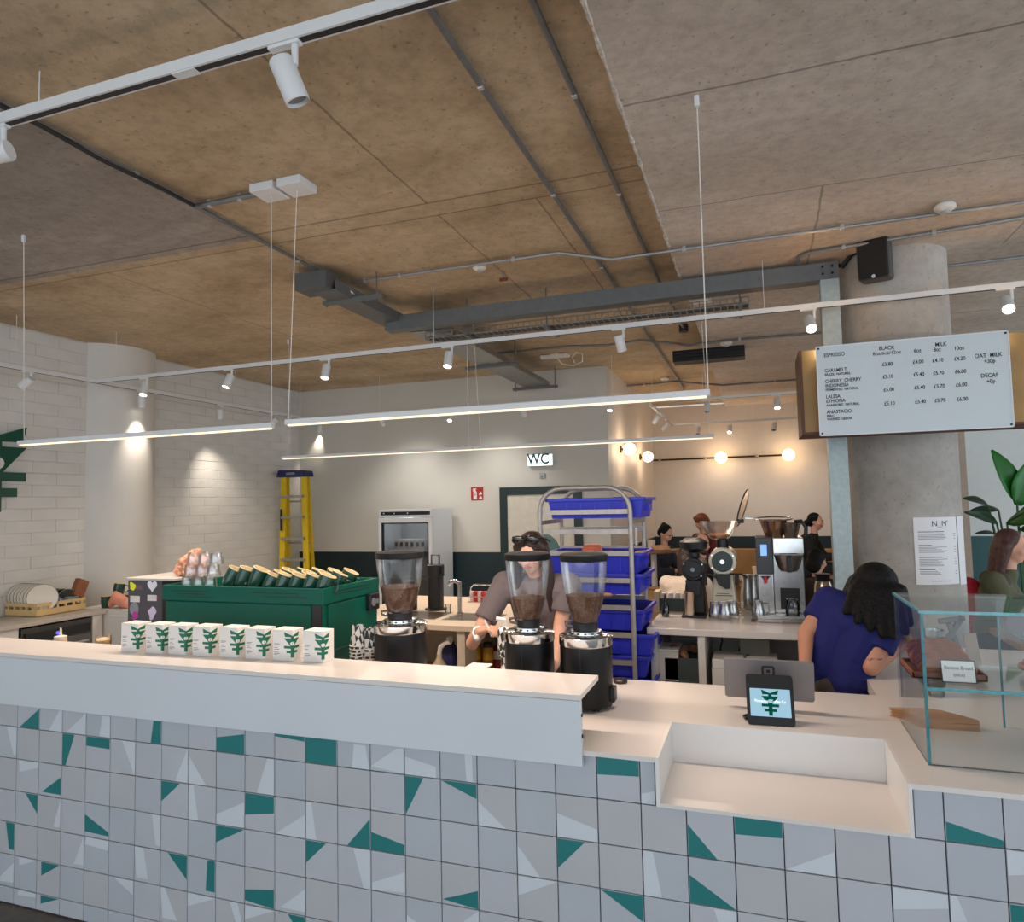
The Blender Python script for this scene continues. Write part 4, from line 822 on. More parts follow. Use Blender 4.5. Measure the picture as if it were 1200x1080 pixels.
# ------------------------------------------------------------------ brew bar
bx0, bx1, by0, by1 = -.74, .44, 4.78, 5.62
bar = thing('brew_bar', 'white brew bar counter with open shelves beside the bakery rack', 'counter', (-.2, 5.2, 0))
B((bx0, by0, .955), (bx1, by1, 1.0)).build('worktop', stone, bar, bev=.004)
dX = aty(818, 770, by0).x; m = MB()
for x in (bx0+.02, dX, bx1-.04): m.box((x, by0+.02, .02), (x+.045, by1-.02, .955))
m.box((bx0+.06, by1-.05, .02), (bx1-.04, by1-.02, .955)); m.box((bx0+.06, by0+.04, .06), (bx1-.04, by1-.05, .10)); m.box((bx0+.06, by0+.03, .60), (dX, by1-.05, .63)); m.build('cabinet', M('bar_cabinet_grey', (222, 218, 212), .5), bar)
t = thing('white_bin', 'white bin on the brew bar shelf beside the grey crate', 'bin', (-.58, 5.0, .63)); B((-.69, 4.86, .63), (-.545, 5.1, .83)).build('body', M('bin_white', (206, 204, 198), .5), t, bev=.006); B((-.695, 4.855, .83), (-.54, 5.105, .845)).build('lid', M('bin_white', (206, 204, 198), .5), t, bev=.004)
q = aty(800, 765, 4.9); t = thing('grey_crate', 'dark grey plastic crate of oddments on the brew bar shelf', 'crate', (q.x, 5.0, .63)); m = MB(); cx_ = q.x
m.box((cx_-.12, 4.86, .63), (cx_+.12, 5.14, .64))
for a, b in (((cx_-.12, 4.86, .64), (cx_+.12, 4.87, .79)), ((cx_-.12, 5.13, .64), (cx_+.12, 5.14, .79)), ((cx_-.12, 4.87, .64), (cx_-.11, 5.13, .79)), ((cx_+.11, 4.87, .64), (cx_+.12, 5.13, .79))): m.box(a, b)
m.build('crate_body', M('crate_grey', (62, 72, 72), .5), t, bev=.003); m = MB()
for k in range(9): m.ball((cx_+rt.uniform(-.08, .08), 4.95+rt.uniform(-.05, .1), .78+rt.uniform(0, .05)), .04, .03, .025, 8, 6, Matrix.Rotation(rt.uniform(-1, 1), 3, 'Y'))
m.build('oddments', M('brown_oddments', (130, 92, 66), .7, var=.5, scale=30), t, True)
for i in range(2):
    x0 = dX+.08+.215*i; t = thing('flour_bag_box', '%s pale marbled box under the brew bar beneath the plugs' % ('left' if i == 0 else 'right'), 'box', (x0+.1, 5.0, .10), 'pale boxes under the brew bar')
    B((x0, 4.85, .10), (x0+.205, 5.15, .74)).build('carton', M('marbled_carton', (226, 224, 220), .5, var=.08, scale=9), t, bev=.005); B((x0+.004, 4.842, .74), (x0+.2, 5.12, .80)).build('lid', M('carton_lid', (232, 228, 224), .5), t, bev=.004)
for i in range(3):
    x0 = dX+.13+.13*i; t = thing('power_plug', 'black plug hanging under the brew bar, %s' % nth(i), 'plug', (x0, 5.3, .93), 'plugs under the brew bar'); B((x0-.022, 5.2, .885), (x0+.022, 5.25, .945)).build('plug_body', black, t, bev=.006); MB().tube([(x0, 5.22, .89), (x0+.004, 5.22, .85), (x0-.012+.05*(i == 2), 5.22, .79), (x0+.01+.05*(i == 2), 5.22, .74)], .006, 6).build('cable', black, t, True)
t = thing('junction_unit', 'olive grey appliance box under the brew bar right of the plugs', 'appliance', (.05, 5.2, .5)); q = aty(880, 765, 5.0); B((q.x-.07, 5.0, .76), (q.x+.12, 5.2, .95)).build('casing', M('olive_grey_casing', (112, 112, 102), .5), t, bev=.006); MB().cyl((q.x-.02, 4.999, .80), (q.x-.02, 4.994, .80), .012, n=10).build('button', black, t)
t = thing('white_sack', 'white crumpled sack under the brew bar behind the till', 'sack', (.24, 5.1, .10)); m = MB(); m.ball((.22, 5.08, .42), .18, .16, .34, 18, 12); m.ball((.30, 5.05, .66), .12, .12, .10, 14, 10); blob(m, 'sack_body', M('sack_white', (196, 192, 188), .7, bump=.4, bscale=14), t, .02, 3)
# things on the brew bar
q = at_on(776, 722, 1.0); t = thing('wooden_caddy', 'small open wooden caddy with dark sides at left end of brew bar', 'caddy', (q.x+.05, 5.45, 1.0)); x = q.x; y = 5.42; m = MB(); m.box((x-.08, y, 1.0), (x-.04, y+.16, 1.16)); m.box((x+.17, y, 1.0), (x+.20, y+.16, 1.16)); m.box((x-.04, y+.02, 1.0), (x+.17, y+.14, 1.015)); m.build('end_board', M('caddy_wood', (206, 184, 152), .6), t); B((x-.04, y, 1.015), (x+.17, y+.012, 1.11)).build('dark_panel', M('caddy_dark', (46, 60, 54), .5), t)
for k in range(4): MB().lathe([(0, 0), (.022, 0), (.022, .12), (.018, .128), (0, .128)], (x-.01+.05*k, y+.08, 1.015), 14).build('rolled_filter', paper, t, True)
q = at_on(780, 722, 1.0); t = thing('green_bottle', 'small green glass bottle with dark dropper cap before the wooden caddy', 'bottle', q); MB().lathe([(0, 0), (.026, 0), (.028, .006), (.028, .07), (.013, .095), (.013, .105), (0, .105)], q, 18).build('bottle_glass', GL('green_glass', (28, 120, 60), .15, .03), t, True); MB().lathe([(.014, .10), (.014, .125), (.006, .135), (.006, .16), (0, .162)], q, 12).build('dropper_cap', black, t, True)
# shop grinders
def shop_grinder(label, px, py, body, face, hopper, cat='grinder', s=.95):
    q = at_on(px, py, 1.0); q.y += .12; t = thing('shop_grinder', label, cat, q); x, y, z = q
    m = MB(); m.prism([(-.10*s, 0), (.10*s, 0), (.082*s, .20*s), (.066*s, .33*s), (-.066*s, .33*s), (-.082*s, .20*s)], (x, y-.09, z+.012), (1, 0, 0), (0, 0, 1), (0, .26, 0)); m.build('base_body', body, t, bev=.012)
    m = MB(); m.box((x-.105*s, y-.20, z), (x+.105*s, y+.2, z+.016)); m.build('base_plate', body, t, bev=.004)
    m = MB(); zc = z+.42*s; m.cyl((x, y-.12, zc), (x, y+.22, zc), .105*s, n=36); m.build('motor_housing', body, t, True, bev=.008)
    f = MB().cyl((x, y-.135, zc), (x, y-.118, zc), .078*s, n=32).build('burr_cover', face, t, True, bev=.004); MB().cyl((x, y-.15, zc), (x, y-.135, zc), .016, n=14).build('centre_knob', chrome, f, True)
    for a in (.5, 2.6, 3.7, 5.6): MB().cyl((x+.092*s*math.cos(a), y-.127, zc+.092*s*math.sin(a)), (x+.092*s*math.cos(a), y-.119, zc+.092*s*math.sin(a)), .006, n=8).build('bolt', chrome, t)
    m = MB(); m.prism([(-.055, 0), (.055, 0), (.05, -.10), (.02, -.105), (-.035, -.07)], (x, y-.17, z+.325*s), (1, 0, 0), (0, 0, 1), (0, .09, 0)); m.build('chute', black, t)
    MB().tube([(x+.05, y-.13, z+.31), (x+.13, y-.14, z+.31), (x+.17, y-.14, z+.285)], .007, 8).build('bag_lever', black, t, True)
    MB().cyl((x, y+.02, zc+.09*s), (x, y+.02, zc+.17*s), .045, n=20).build('hopper_neck', black, t, True)
    m = MB(); m.box((x-.06, y-.096, z+.145), (x+.06, y-.088, z+.15)); m.box((x-.05, y-.096, z+.160), (x+.04, y-.088, z+.163)); m.build('vent_slot', black, t)
    B((x+.085*s, y-.06, z+.22), (x+.115*s, y, z+.30)).build('switch', black, t, bev=.004)
    if hopper:
        MB().lathe([(.05, 0), (.075, .012), (.13, .10), (.142, .135)], (x-.02, y+.02, zc+.165*s), 32).build('hopper', GL('frosted_hopper', (244, 228, 218), .35, .3), t, True)
        MB().lathe([(.05, .004), (.08, .03), (.07, .042), (0, .046)], (x-.02, y+.02, zc+.165*s), 24).build('beans', M('pale_beans', (206, 150, 108), .6, var=.3, scale=60), t, True, kind='stuff')
        c = Vector((x+.155, y+.02, zc+.165*s+.235)); MB().lathe([(.14, -.004), (.148, 0), (.14, .005)], c, 36, axis=(-.94, -.16, .30)).build('lid_rim', black, t, True); MB().lathe([(0, .0), (.14, .0)], c, 32, axis=(-.94, -.16, .30)).build('lid_pane', GL('lid_smoke', (170, 165, 160), .15, .1), t)
        B((x+.11, y, zc+.165*s+.12), (x+.16, y+.04, zc+.165*s+.15)).build('hinge', black, t, bev=.003)
    else: MB().lathe([(.05, 0), (.10, .03), (.105, .08), (.06, .11), (0, .115)], (x, y+.02, zc+.14*s), 24).build('hopper_cap', black, t, True)
    return t
shop_grinder('white shop grinder with open clear hopper and lid on the brew bar', 849, 722, M('grinder_white', (222, 212, 190), .35), M('burr_cover_green', (30, 48, 46), .3), True)
shop_grinder('black shop grinder on the brew bar beside the cream jumper', 814, 722, M('grinder_satin_black', (22, 22, 24), .45), M('burr_cover_black', (20, 20, 22), .4), False, s=.82)
def pitcher(label, q, s=1, h=.11, group='steel milk pitchers', handle=True):
    t = thing('steel_pitcher', label, 'pitcher', q, group); L = Vector(q)
    MB().lathe([(0, 0), (.045*s, 0), (.05*s, .008), (.048*s, h*.4), (.037*s, h*.8), (.04*s, h), (.037*s, h), (.034*s, h*.8), (.045*s, h*.35), (0, .006)], L, 24).build('jug', steel, t, True)
    if handle: MB().tube([L+Vector((.04*s, 0, h*.9)), L+Vector((.075*s, 0, h*.88)), L+Vector((.078*s, 0, h*.4)), L+Vector((.047*s, 0, h*.25))], .005, 6).build('handle', steel, t, True)
    return t
for i, (px, py, h, s) in enumerate(((839, 724, .115, 1), (849, 725, .12, 1.05), (858, 723, .115, 1), (889, 724, .12, .95))):
    pitcher('steel milk pitcher at the foot of the white grinder, %s' % ['left', 'middle', 'right'][i] if i < 3 else 'short steel pitcher at the foot of the tall steel jugs', at_on(px, py, 1.0), s, h)
for i, px in enumerate((877, 885)):
    q = at_on(px, 717, 1.0); q.y += .1; pitcher('%s tall steel jug left of the batch brewer' % ['left', 'right'][i], q, 1.15, .27, 'tall steel jugs', False)
q = at_on(810, 721, 1.0); q.y -= .02; t = thing('steel_tumbler', 'tall polished steel tumbler under the black shop grinder', 'tumbler', (q.x-.0, q.y-.05, 1.0)); q = Vector(t.location); MB().lathe([(0, 0), (.036, 0), (.042, .18), (.044, .185), (.039, .18), (.034, .01), (0, .01)], q, 24).build('tumbler_wall', M('warm_steel', (220, 200, 176), .2, 1), t, True)
# batch brewer
q = at_on(915, 724, 1.0); bxx = q.x; byy = q.y+.10
t = thing('batch_brewer', 'stainless batch coffee brewer with small blue screen on the brew bar', 'coffee brewer', (bxx, byy, 1.0)); x, y = bxx, byy
wL = .075
B((x-.145, y-.12, 1.03), (x-.145+.105, y+.2, 1.315)).build('side_tower', steel, t, bev=.005)
B((x-.15, y-.13, 1.315), (x-.035, y+.2, 1.575)).build('control_tower', M('graphite_panel', (66, 70, 76), .45), t, bev=.005)
B((x-.118, y-.1315, 1.445), (x-.075, y-.1295, 1.525)).build('screen', EM('screen_blue', (120, 160, 236), 1.0), t)
B((x-.035, y-.06, 1.03), (x+.17, y+.2, 1.46)).build('back_body', steel, t, bev=.005)
B((x-.035, y-.16, 1.46), (x+.17, y+.2, 1.575)).build('brew_head', M('polished_panel', (206, 204, 200), .18, 1), t, bev=.006)
bk = MB().lathe([(.06, 0), (.075, .03), (.098, .11), (.10, .115)], (x+.07, y-.09, 1.335), 28).build('filter_basket', M('dark_steel_basket', (150, 140, 134), .25, .9), t, True)
B((x+.05, y-.215, 1.335), (x+.088, y-.17, 1.445)).build('basket_handle', black, bk, bev=.006); MB().lathe([(0, .0), (.06, 0)], (x+.07, y-.09, 1.336), 24).build('basket_floor', black, bk)
B((x+.005, y-.064, 1.06), (x+.135, y-.058, 1.21)).build('black_recess', black, t); B((x-.16, y-.2, 1.0), (x+.18, y+.22, 1.03)).build('drip_base', steel, t, bev=.004)
m = MB(); m.prism([(-.035, 0), (.035, 0), (0, -.045)], (x-.092, y-.121, 1.30), (1, 0, 0), (0, 0, 1), (0, -.003, 0)); m.build('tap_plate', black, t); MB().tube([(x-.092, y-.122, 1.29), (x-.092, y-.15, 1.28), (x-.092, y-.155, 1.25)], .012, 8).build('red_tap', M('tap_red', (214, 30, 44), .4), t, True)
m = MB(); m.box((x-.2, y-.33, 1.0), (x+.28, y-.21, 1.006)); m.build('drip_tray', M('tray_copper', (150, 118, 96), .25, .9), t)
q = at_on(932, 726, 1.0); j = thing('glass_jug', 'clear glass server jug under the batch brewer', 'jug', (x+.08, y-.125, 1.03)); MB().lathe([(0, 0), (.045, 0), (.048, .01), (.046, .08), (.04, .105), (.042, .11)], j.location, 22).build('jug_wall', glass, j, True); MB().tube([Vector(j.location)+Vector(p) for p in ((.046, 0, .09), (.075, 0, .085), (.075, 0, .03), (.047, 0, .02))], .006, 6).build('handle', glass, j, True)
t = thing('steel_basket', 'round steel filter basket sitting on top of the batch brewer', 'basket', (x+.0, y, 1.575)); L = Vector((x-.02, y+.0, 1.575)); MB().lathe([(0, 0), (.06, 0), (.09, .10), (.095, .125), (.085, .10), (.055, .008), (0, .008)], L, 26).build('basket_wall', M('copper_steel', (190, 150, 124), .25, 1), t, True); MB().tube([L+Vector((.13*math.cos(2*PI*i/30), .11*math.sin(2*PI*i/30), .132+.01*math.sin(2*PI*i/30))) for i in range(30)], .006, 6, True).build('ring', steel, t, True); MB().bar(L+Vector((-.10, 0, .13)), L+Vector((-.2, -.05, .14)), .02, .008).build('handle', steel, t)
t = thing('filter_holder', 'dark filter holder with black grip on top of the batch brewer', 'filter holder', (x+.1, y, 1.575)); L = Vector((x+.095, y-.02, 1.575)); MB().lathe([(0, 0), (.045, 0), (.07, .09), (.074, .10)], L, 24).build('cone', MATS['dark_steel_basket'], t, True); MB().tube([L+Vector((.03, -.05, .11)), L+Vector((.07, -.07, .115)), L+Vector((.10, -.075, .07)), L+Vector((.095, -.07, .0))], .014, 8).build('grip', black, t, True)
q = at_on(966, 718, 1.0); t = thing('vacuum_jug', 'steel vacuum jug with black lid right of the batch brewer', 'jug', q); MB().lathe([(0, 0), (.06, 0), (.063, .01), (.063, .20), (.05, .235), (0, .235)], q, 24).build('flask', M('warm_steel', (220, 200, 176), .2, 1), t, True); MB().lathe([(.05, .235), (.052, .275), (.06, .285), (.06, .29), (0, .292)], q, 20).build('lid', black, t, True); MB().tube([q+Vector((.05, -.02, .25)), q+Vector((.10, -.04, .24)), q+Vector((.10, -.04, .08)), q+Vector((.06, -.02, .06))], .009, 8).build('handle', black, t, True); B((q.x-.0, q.y-.066, 1.11), (q.x+.035, q.y-.06, 1.19)).build('label', paper, t)
# ------------------------------------------------------------------ lighting tracks
wht = M('white_powder_coat', (222, 222, 222), .45, var=.02)
slotm = M('track_slot_dark', (26, 30, 38), .4, .3)
hot = EM('spot_lens_lit', (255, 246, 232), 9); dim = M('spot_lens_off', (120, 118, 116), .3)
def track(label, segs, w=.034, wires=()):
    t = thing('lighting_track', label, 'track', segs[0][0])
    for p, q in segs:
        p = Vector(p); q = Vector(q); up = Vector((0, 0, 1))
        MB().bar(p, q, w, w).build('rail', wht, t)
        dn = Vector((0, 0, -w/2-.0004)); MB().bar(p+dn, q+dn, w*.56, .002).build('slot', slotm, t)
    for a in wires: a = Vector(a); MB().cyl(a, (a.x, a.y, 3.6 if a.x < -.47 else 3.5), .0022, n=6).build('wire', wht, t)
    return t
def spot(label, p, d, lit=True, s=1.0, beam=None, energy=0, up=.0, group=None, along=(1, 0, 0)):
    p = Vector(p); d = Vector(d).normalized(); t = thing('track_spotlight', label, 'spotlight', p, group); al = Vector(along)
    MB().bar(p-al*.06*s, p+al*.05*s, .026*s, .022*s).build('adapter', wht, t, bev=.002)
    e = p+Vector((0, 0, -.075*s)); MB().cyl(p+al*.03*s+Vector((0, 0, -.008)), e+al*.03*s, .010*s, n=10).build('stem', wht, t, True)
    c = e+Vector((0, 0, -.02*s)); a = c-d*.045*s; b = c+d*.085*s
    m = MB(); x, y, z = frame(d); r = .037*s
    MB().lathe([(0, 0), (r*.92, 0), (r, .006*s), (r, .128*s), (r*.93, .130*s), (r*.86, .118*s)], a, 24, axis=d).build('head', wht, t, True)
    MB().lathe([(0, .119*s), (r*.86, .119*s)], a, 20, axis=d).build('lens', hot if lit else dim, t)
    if energy:
        energy *= 1.7
        L = lamp('SPOT', b+d*.03, energy, (1, .88, .74), .03, b+d*3, beam or 50, 1.0)
        L.parent = t; L.location = (b+d*.03)-p
    return t
zt1 = 3.44
T0 = atz(8, 142, zt1); T1 = atz(480, 0, zt1); yt1 = (T0.y+T1.y)/2
track('near white lighting track with black slot crossing the top left corner', [((-2.98, yt1, zt1), (.9, yt1, zt1))], .042, ((-2.6, yt1, zt1), (-.9, yt1, zt1)))
q = atz(335, 44, zt1); spot('big near white spotlight hanging from the top left track', (q.x, yt1, zt1-.02), (.26, .30, -.9), False, 1.12)
q = atz(16, 152, zt1); spot('near white spotlight cut by the left photo edge, glowing', (q.x+.0, yt1, zt1-.02), (-.95, -.35, -.18), True, 1.12, 60, 8)
B((atz(213, 75, zt1).x-.05, yt1-.018, zt1-.026), (atz(213, 75, zt1).x+.05, yt1+.018, zt1-.018)).build('power_feed', wht, bpy.data.objects['lighting_track'])
spot('near white spotlight just above the photo, turned up to the dropped slab', (-.06, yt1, zt1-.02), (-.1, .35, .75), True, 1.0, 80, 12)
# middle track, with a run along the left wall
zt2, yt2, xs2 = 3.135, 4.985, -6.05
track('long white lighting track across the room with a side run along the block wall', [((xs2, yt2, zt2), (2.4, yt2, zt2)), ((xs2, 3.2, zt2), (xs2, 8.5, zt2))], .034, ((-5.8, yt2, zt2), (-2.4, yt2, zt2), (.1, yt2, zt2), (xs2, 4.2, zt2), (xs2, 6.9, zt2), (xs2, 8.2, zt2)))
for i, (px, d, en, bm) in enumerate(((168, (.10, -.30, -.9), 22, 60), (265, (-.18, -.32, -.9), 22, 60), (377, (.04, -.30, -.92), 22, 60), (520, (.0, -.30, -.92), 22, 60), (722, (.15, .35, -.9), 0, 50), (950, (.06, -.70, -.75), 60, 60), (1190, (-.12, -.75, -.7), 40, 60))):
    q = atz(px, 447-(px-113)*.1133, zt2); spot('white spotlight on the long middle track, %s' % nth(i), (q.x, yt2, zt2-.016), d, i != 4, .95, bm, en)
for i, (py, px, d, en) in enumerate(((452, 33, (-.8, -.2, -.6), 0), (470, 166, (-.06, .12, -1), 17), (478, 258, (-.20, .3, -.97), 19), (490, 322, (-.75, -.2, -.6), 0), (500, 375, (-.20, .2, -.97), 12))):
    q = atx(px, py, xs2); spot('small white spotlight on the side run by the block wall, %s' % nth(i), (xs2, max(3.3, q.y), zt2-.016), d, i in (1,), .95, 76, en, along=(0, 1, 0))
# rear track seen through the pendant
zr, yr = 3.1, 8.1
a = aty(445, 492, yr); b = aty(718, 470, yr)
track('thin rear lighting track in front of the back wall', [((a.x-.3, yr, zr), (b.x+.1, yr, zr))], .03, ((a.x, yr, zr), (b.x, yr, zr)))
for i, (px, lit, en) in enumerate(((447, 0, 0), (528, 1, 60), (613, 0, 0), (715, 1, 30))):
    spot('small white spotlight on the rear track, %s' % nth(i), (aty(px, 480, yr).x, yr, zr-.015), (0, -.5, -.85) if lit and i == 1 else ((0, -.4, -.9) if lit else (0, .7, -.6)), bool(lit), .9, 70, 0)
for x in (-4.4, -3.2): lamp('SPOT', (x, yr-.3, zr-.18), 26, (1, .95, .88), .12, (x-.05, 8.7, 1.6), 100, 1)
# far tracks
p0 = atz(762, 471, 3.1); p1 = atz(806, 501, 3.1); yF = 11.6
track('far lighting track running to the back right corner', [((-1.25, 8.9, 3.1), (-1.25, yF, 3.1)), ((-1.25, yF, 3.1), (2.8, yF, 3.1))], .03, ((-1.25, 9.2, 3.1), (.0, yF, 3.1), (1.6, yF, 3.1)))
for i, (px, lit) in enumerate(((818, 0), (855, 1), (907, 0))): spot('tiny spotlight on the far track, %s' % nth(i), (aty(px, 495, yF).x, yF, 3.085), (-.1, -.5, -.8), bool(lit), 1.0, 80, 0)
for i, py in enumerate((478, 489)): q = atx(764+14*i, py, -1.25); spot('grey looking spotlight on the far corner run, %s' % ('nearer' if i == 0 else 'farther'), (-1.25, 9.6+1.0*i, 3.085), (-.6, .2, -.7), False, 1.0, along=(0, 1, 0))
yF2 = 9.2
track('short far lighting track above the second far row', [((-1.0, yF2, 3.16), (3, yF2, 3.16))], .03, ((-.6, yF2, 3.16), (.9, yF2, 3.16)))
for i, (px, lit) in enumerate(((828, 0), (910, 1))): spot('spotlight on the short far track, %s' % ('left one, unlit' if i == 0 else 'right one, lit'), (aty(px, 462, yF2).x, yF2, 3.145), (.0, -.35, -.85), bool(lit), 1.0, 80, 0)
for x, y in ((-.4, 11.2), (1.2, 11.2), (2.9, 10.8), (.6, 8.8)): lamp('SPOT', (x, y, 3.0), 24, (1, .97, .93), .05, (x, y+1.2, 1.0), 100, .8)

# ------------------------------------------------------------------ linear pendants
led = EM('led_diffuser', (255, 226, 192), 1.0)
def pendant(label, x0, x1, y, z, wires, canopy, cz=3.6, joint=None):
    t = thing('linear_pendant', label, 'pendant light', ((x0+x1)/2, y, z))
    ends = [(x0, x1)] if joint is None else [(x0, joint-.006), (joint+.006, x1)]
    for a, b in ends:
        m = MB(); m.box((a, y-.017, z), (b, y+.017, z+.026)); m.build('housing', wht, t, bev=.002)
        B((a+.015 if a == x0 else a, y-.012, z-.007), (b-.015 if b == x1 else b, y+.012, z)).build('diffuser', led, t); L_ = lamp('AREA', ((a+b)/2, y, z-.009), 8.0*(b-a), (1, .82, .68), b-a-.03, (( a+b)/2, y, 0), size_y=.022); L_.rotation_euler = (0, 0, 0)
    for x, (tx, ty) in wires: MB().tube([(x, y, z+.03), (tx, ty, cz if tx < -.47 else 3.5)], .0022, 6).build('wire', M('white_cable', (226, 222, 214), .5), t)
    for (c0, c1, s) in canopy:
        zz = 3.6 if c0 < -.47 else 3.5; B((c0-s[0]/2, c1-s[1]/2, zz-.045), (c0+s[0]/2, c1+s[1]/2, zz)).build('ceiling_canopy', wht, t, bev=.004)
    return t
pendant('lit linear pendant over the left half of the ledge', -4.30, -2.40, 3.02, 2.285, ((-4.26, (-4.262, 2.99)), (-2.41, (-2.437, 3.05))), ((-4.262, 2.99, (.02, .02)), (-2.43, 3.03, (.15, .15))))
pendant('lit linear pendant over the grinders and till, wires to the ceiling', -2.262, -.165, 2.95, 2.285, ((-2.25, (-2.26, 3.04)), (-.172, (-.165, 2.83))), ((-2.255, 3.03, (.15, .15)), (-.166, 2.83, (.02, .02))))
pendant('long rear linear pendant in two lit halves with a centre joint', -4.577, -.311, 5.9, 2.366, ((-2.50, (-2.44, 5.76)), (-2.38, (-2.38, 5.76)), (-.35, (-.37, 5.72)), (-4.5, (-4.5, 5.9))), ((-2.42, 5.77, (.18, .14)), (-.36, 5.72, (.15, .12)), (-4.5, 5.9, (.02, .02))), joint=-2.45)

# ------------------------------------------------------------------ conduits and ceiling services
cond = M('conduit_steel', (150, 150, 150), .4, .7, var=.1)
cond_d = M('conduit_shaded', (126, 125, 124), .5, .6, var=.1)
cableb = M('black_cable', (30, 30, 32), .6)
def conduit(label, pts, r=.0125, clips=(), mat=cond, extra=None):
    t = thing('conduit', label, 'conduit', pts[0]); MB().tube(pts, r, 8).build('pipe', mat, t, True)
    for c in clips:
        c = Vector(c); m = MB(); m.box((c.x-.012, c.y-.012, c.z-r-.004), (c.x+.012, c.y+.012, c.z+r+.009)); m.build('clip', M('bright_clip', (196, 198, 198), .35, .8), t, bev=.003)
    return t
zc = 3.572
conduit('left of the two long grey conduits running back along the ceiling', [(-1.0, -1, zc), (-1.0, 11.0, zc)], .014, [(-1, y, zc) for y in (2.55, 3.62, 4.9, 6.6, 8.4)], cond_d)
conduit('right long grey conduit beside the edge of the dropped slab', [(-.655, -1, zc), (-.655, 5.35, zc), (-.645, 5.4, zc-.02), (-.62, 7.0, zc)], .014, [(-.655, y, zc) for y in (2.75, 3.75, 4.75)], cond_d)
m = thing('junction_box', 'round dark junction box at the end of the right ceiling conduit', 'junction box', (-.62, 7.0, 3.5)); MB().cyl((-.62, 7.0, 3.53), (-.62, 7.0, 3.6), .045, n=18).build('box_body', M('dark_box', (50, 50, 50), .6), m, True)
yl = 4.52
conduit('thin conduit crossing the whole ceiling from left cable to right edge', [(-2.86, yl, 3.575), (-1.22, yl, 3.575), (-1.05, yl, 3.53), (-.85, yl, 3.478), (2.6, yl, 3.478)], .0115, [(x, yl, 3.575) for x in (-2.75, -2.45, -1.55)]+[(x, yl, 3.478) for x in (-.38, .55, 1.7)], cond)
P = [atz(932, 312, 3.47)]; a = Vector((.30, 5.0, 3.475)); b1 = atz(1200, 248, 3.475)
conduit('short bent conduit dropping onto the steel beam beside the speaker', [(.33, 5.2, 3.47), (.33, 5.1, 3.478), (.335, 4.98, 3.482), (.38, 4.93, 3.482), (2.4, b1.y+.02, 3.482)], .0115, [(x, 4.93+(b1.y+.02-4.93)*(x-.38)/2.0, 3.482) for x in (.6, 1.1)], cond)
a = atz(1105, 311, 3.47); b = atz(1200, 301, 3.47); conduit('conduit emerging behind the concrete column top', [(a.x-.2, a.y+.02, 3.47), (a.x+2, a.y+.02, 3.47)], .0115, (), cond)
# left conduit and cable along the slab joint
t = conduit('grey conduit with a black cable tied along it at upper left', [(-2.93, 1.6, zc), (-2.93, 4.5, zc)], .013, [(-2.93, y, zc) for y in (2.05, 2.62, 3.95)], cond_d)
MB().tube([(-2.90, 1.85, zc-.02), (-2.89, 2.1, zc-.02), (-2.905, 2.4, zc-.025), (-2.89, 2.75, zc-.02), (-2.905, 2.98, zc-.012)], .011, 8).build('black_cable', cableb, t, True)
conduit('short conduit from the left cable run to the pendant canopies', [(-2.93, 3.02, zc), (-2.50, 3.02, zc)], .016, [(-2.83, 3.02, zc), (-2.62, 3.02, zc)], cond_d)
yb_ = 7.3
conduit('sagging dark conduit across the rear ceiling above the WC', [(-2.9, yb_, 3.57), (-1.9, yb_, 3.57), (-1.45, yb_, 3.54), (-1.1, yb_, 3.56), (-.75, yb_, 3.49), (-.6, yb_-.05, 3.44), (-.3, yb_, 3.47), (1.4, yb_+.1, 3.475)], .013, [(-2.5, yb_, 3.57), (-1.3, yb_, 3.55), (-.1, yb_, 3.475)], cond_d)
yb_ = 10.2
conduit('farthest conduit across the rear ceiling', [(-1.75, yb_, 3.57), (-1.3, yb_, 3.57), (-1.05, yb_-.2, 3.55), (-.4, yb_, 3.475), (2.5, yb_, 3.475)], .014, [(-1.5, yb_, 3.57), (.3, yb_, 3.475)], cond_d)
det = M('detector_white', (226, 222, 214), .4)
for px, py, z, lb, s in ((562, 309, 3.6, 'white smoke detector on the thin conduit, left of centre', .05), (1107, 238, 3.5, 'white smoke detector on the thin conduit at upper right', .055), (851, 399, 3.5, 'small white detector near the black ceiling vent', .06), (536, 0, 0, '', 0), (779, 441, 3.6, 'white detector with red clip on the rear ceiling', .06)):
    if not lb: continue
    q = atz(px, py+1, z); q = Vector((q.x, q.y, z)); t = thing('smoke_detector', lb, 'smoke detector', q)
    MB().lathe([(0, 0), (s*.8, 0), (s, -.012), (s, -.028), (s*.7, -.04), (0, -.046)], q, 24).build('detector_head', det, t, True); MB().lathe([(s*.45, -.045), (s*.4, -.056), (0, -.056)], q, 18).build('sensor_core', M('detector_core', (170, 168, 164), .5), t, True)
q = atz(590, 318, 3.6); t = thing('sprinkler_valve', 'small rusty red valve hanging from the ceiling', 'valve', q); MB().cyl(q, q+Vector((0, 0, -.05)), .008, n=8).build('stem', cond, t); m = MB(); m.box((q.x-.03, q.y-.012, q.z-.07), (q.x+.03, q.y+.012, q.z-.05)); m.build('red_handle', M('rusty_red', (124, 60, 40), .7), t)
q = atz(655, 417, 3.57); t = thing('emergency_light', 'white slim emergency light with a looped cable on the rear ceiling', 'emergency light', (q.x, q.y, 3.6)); x, y = q.x, q.y
B((x-.22, y-.04, 3.55), (x+.12, y+.04, 3.59)).build('housing', det, t, bev=.005); B((x-.10, y-.03, 3.585), (x+.0, y+.03, 3.6)).build('mount', det, t)
MB().tube([(x-.02, y-.04, 3.55), (x+.05, y-.05, 3.46), (x+.18, y-.05, 3.43), (x+.29, y-.05, 3.47), (x+.29, y-.05, 3.56), (x+.22, y-.05, 3.58), (x+.17, y-.05, 3.53), (x+.2, y-.05, 3.46)], .005, 6).build('cable', MATS['white_cable'], t, True)
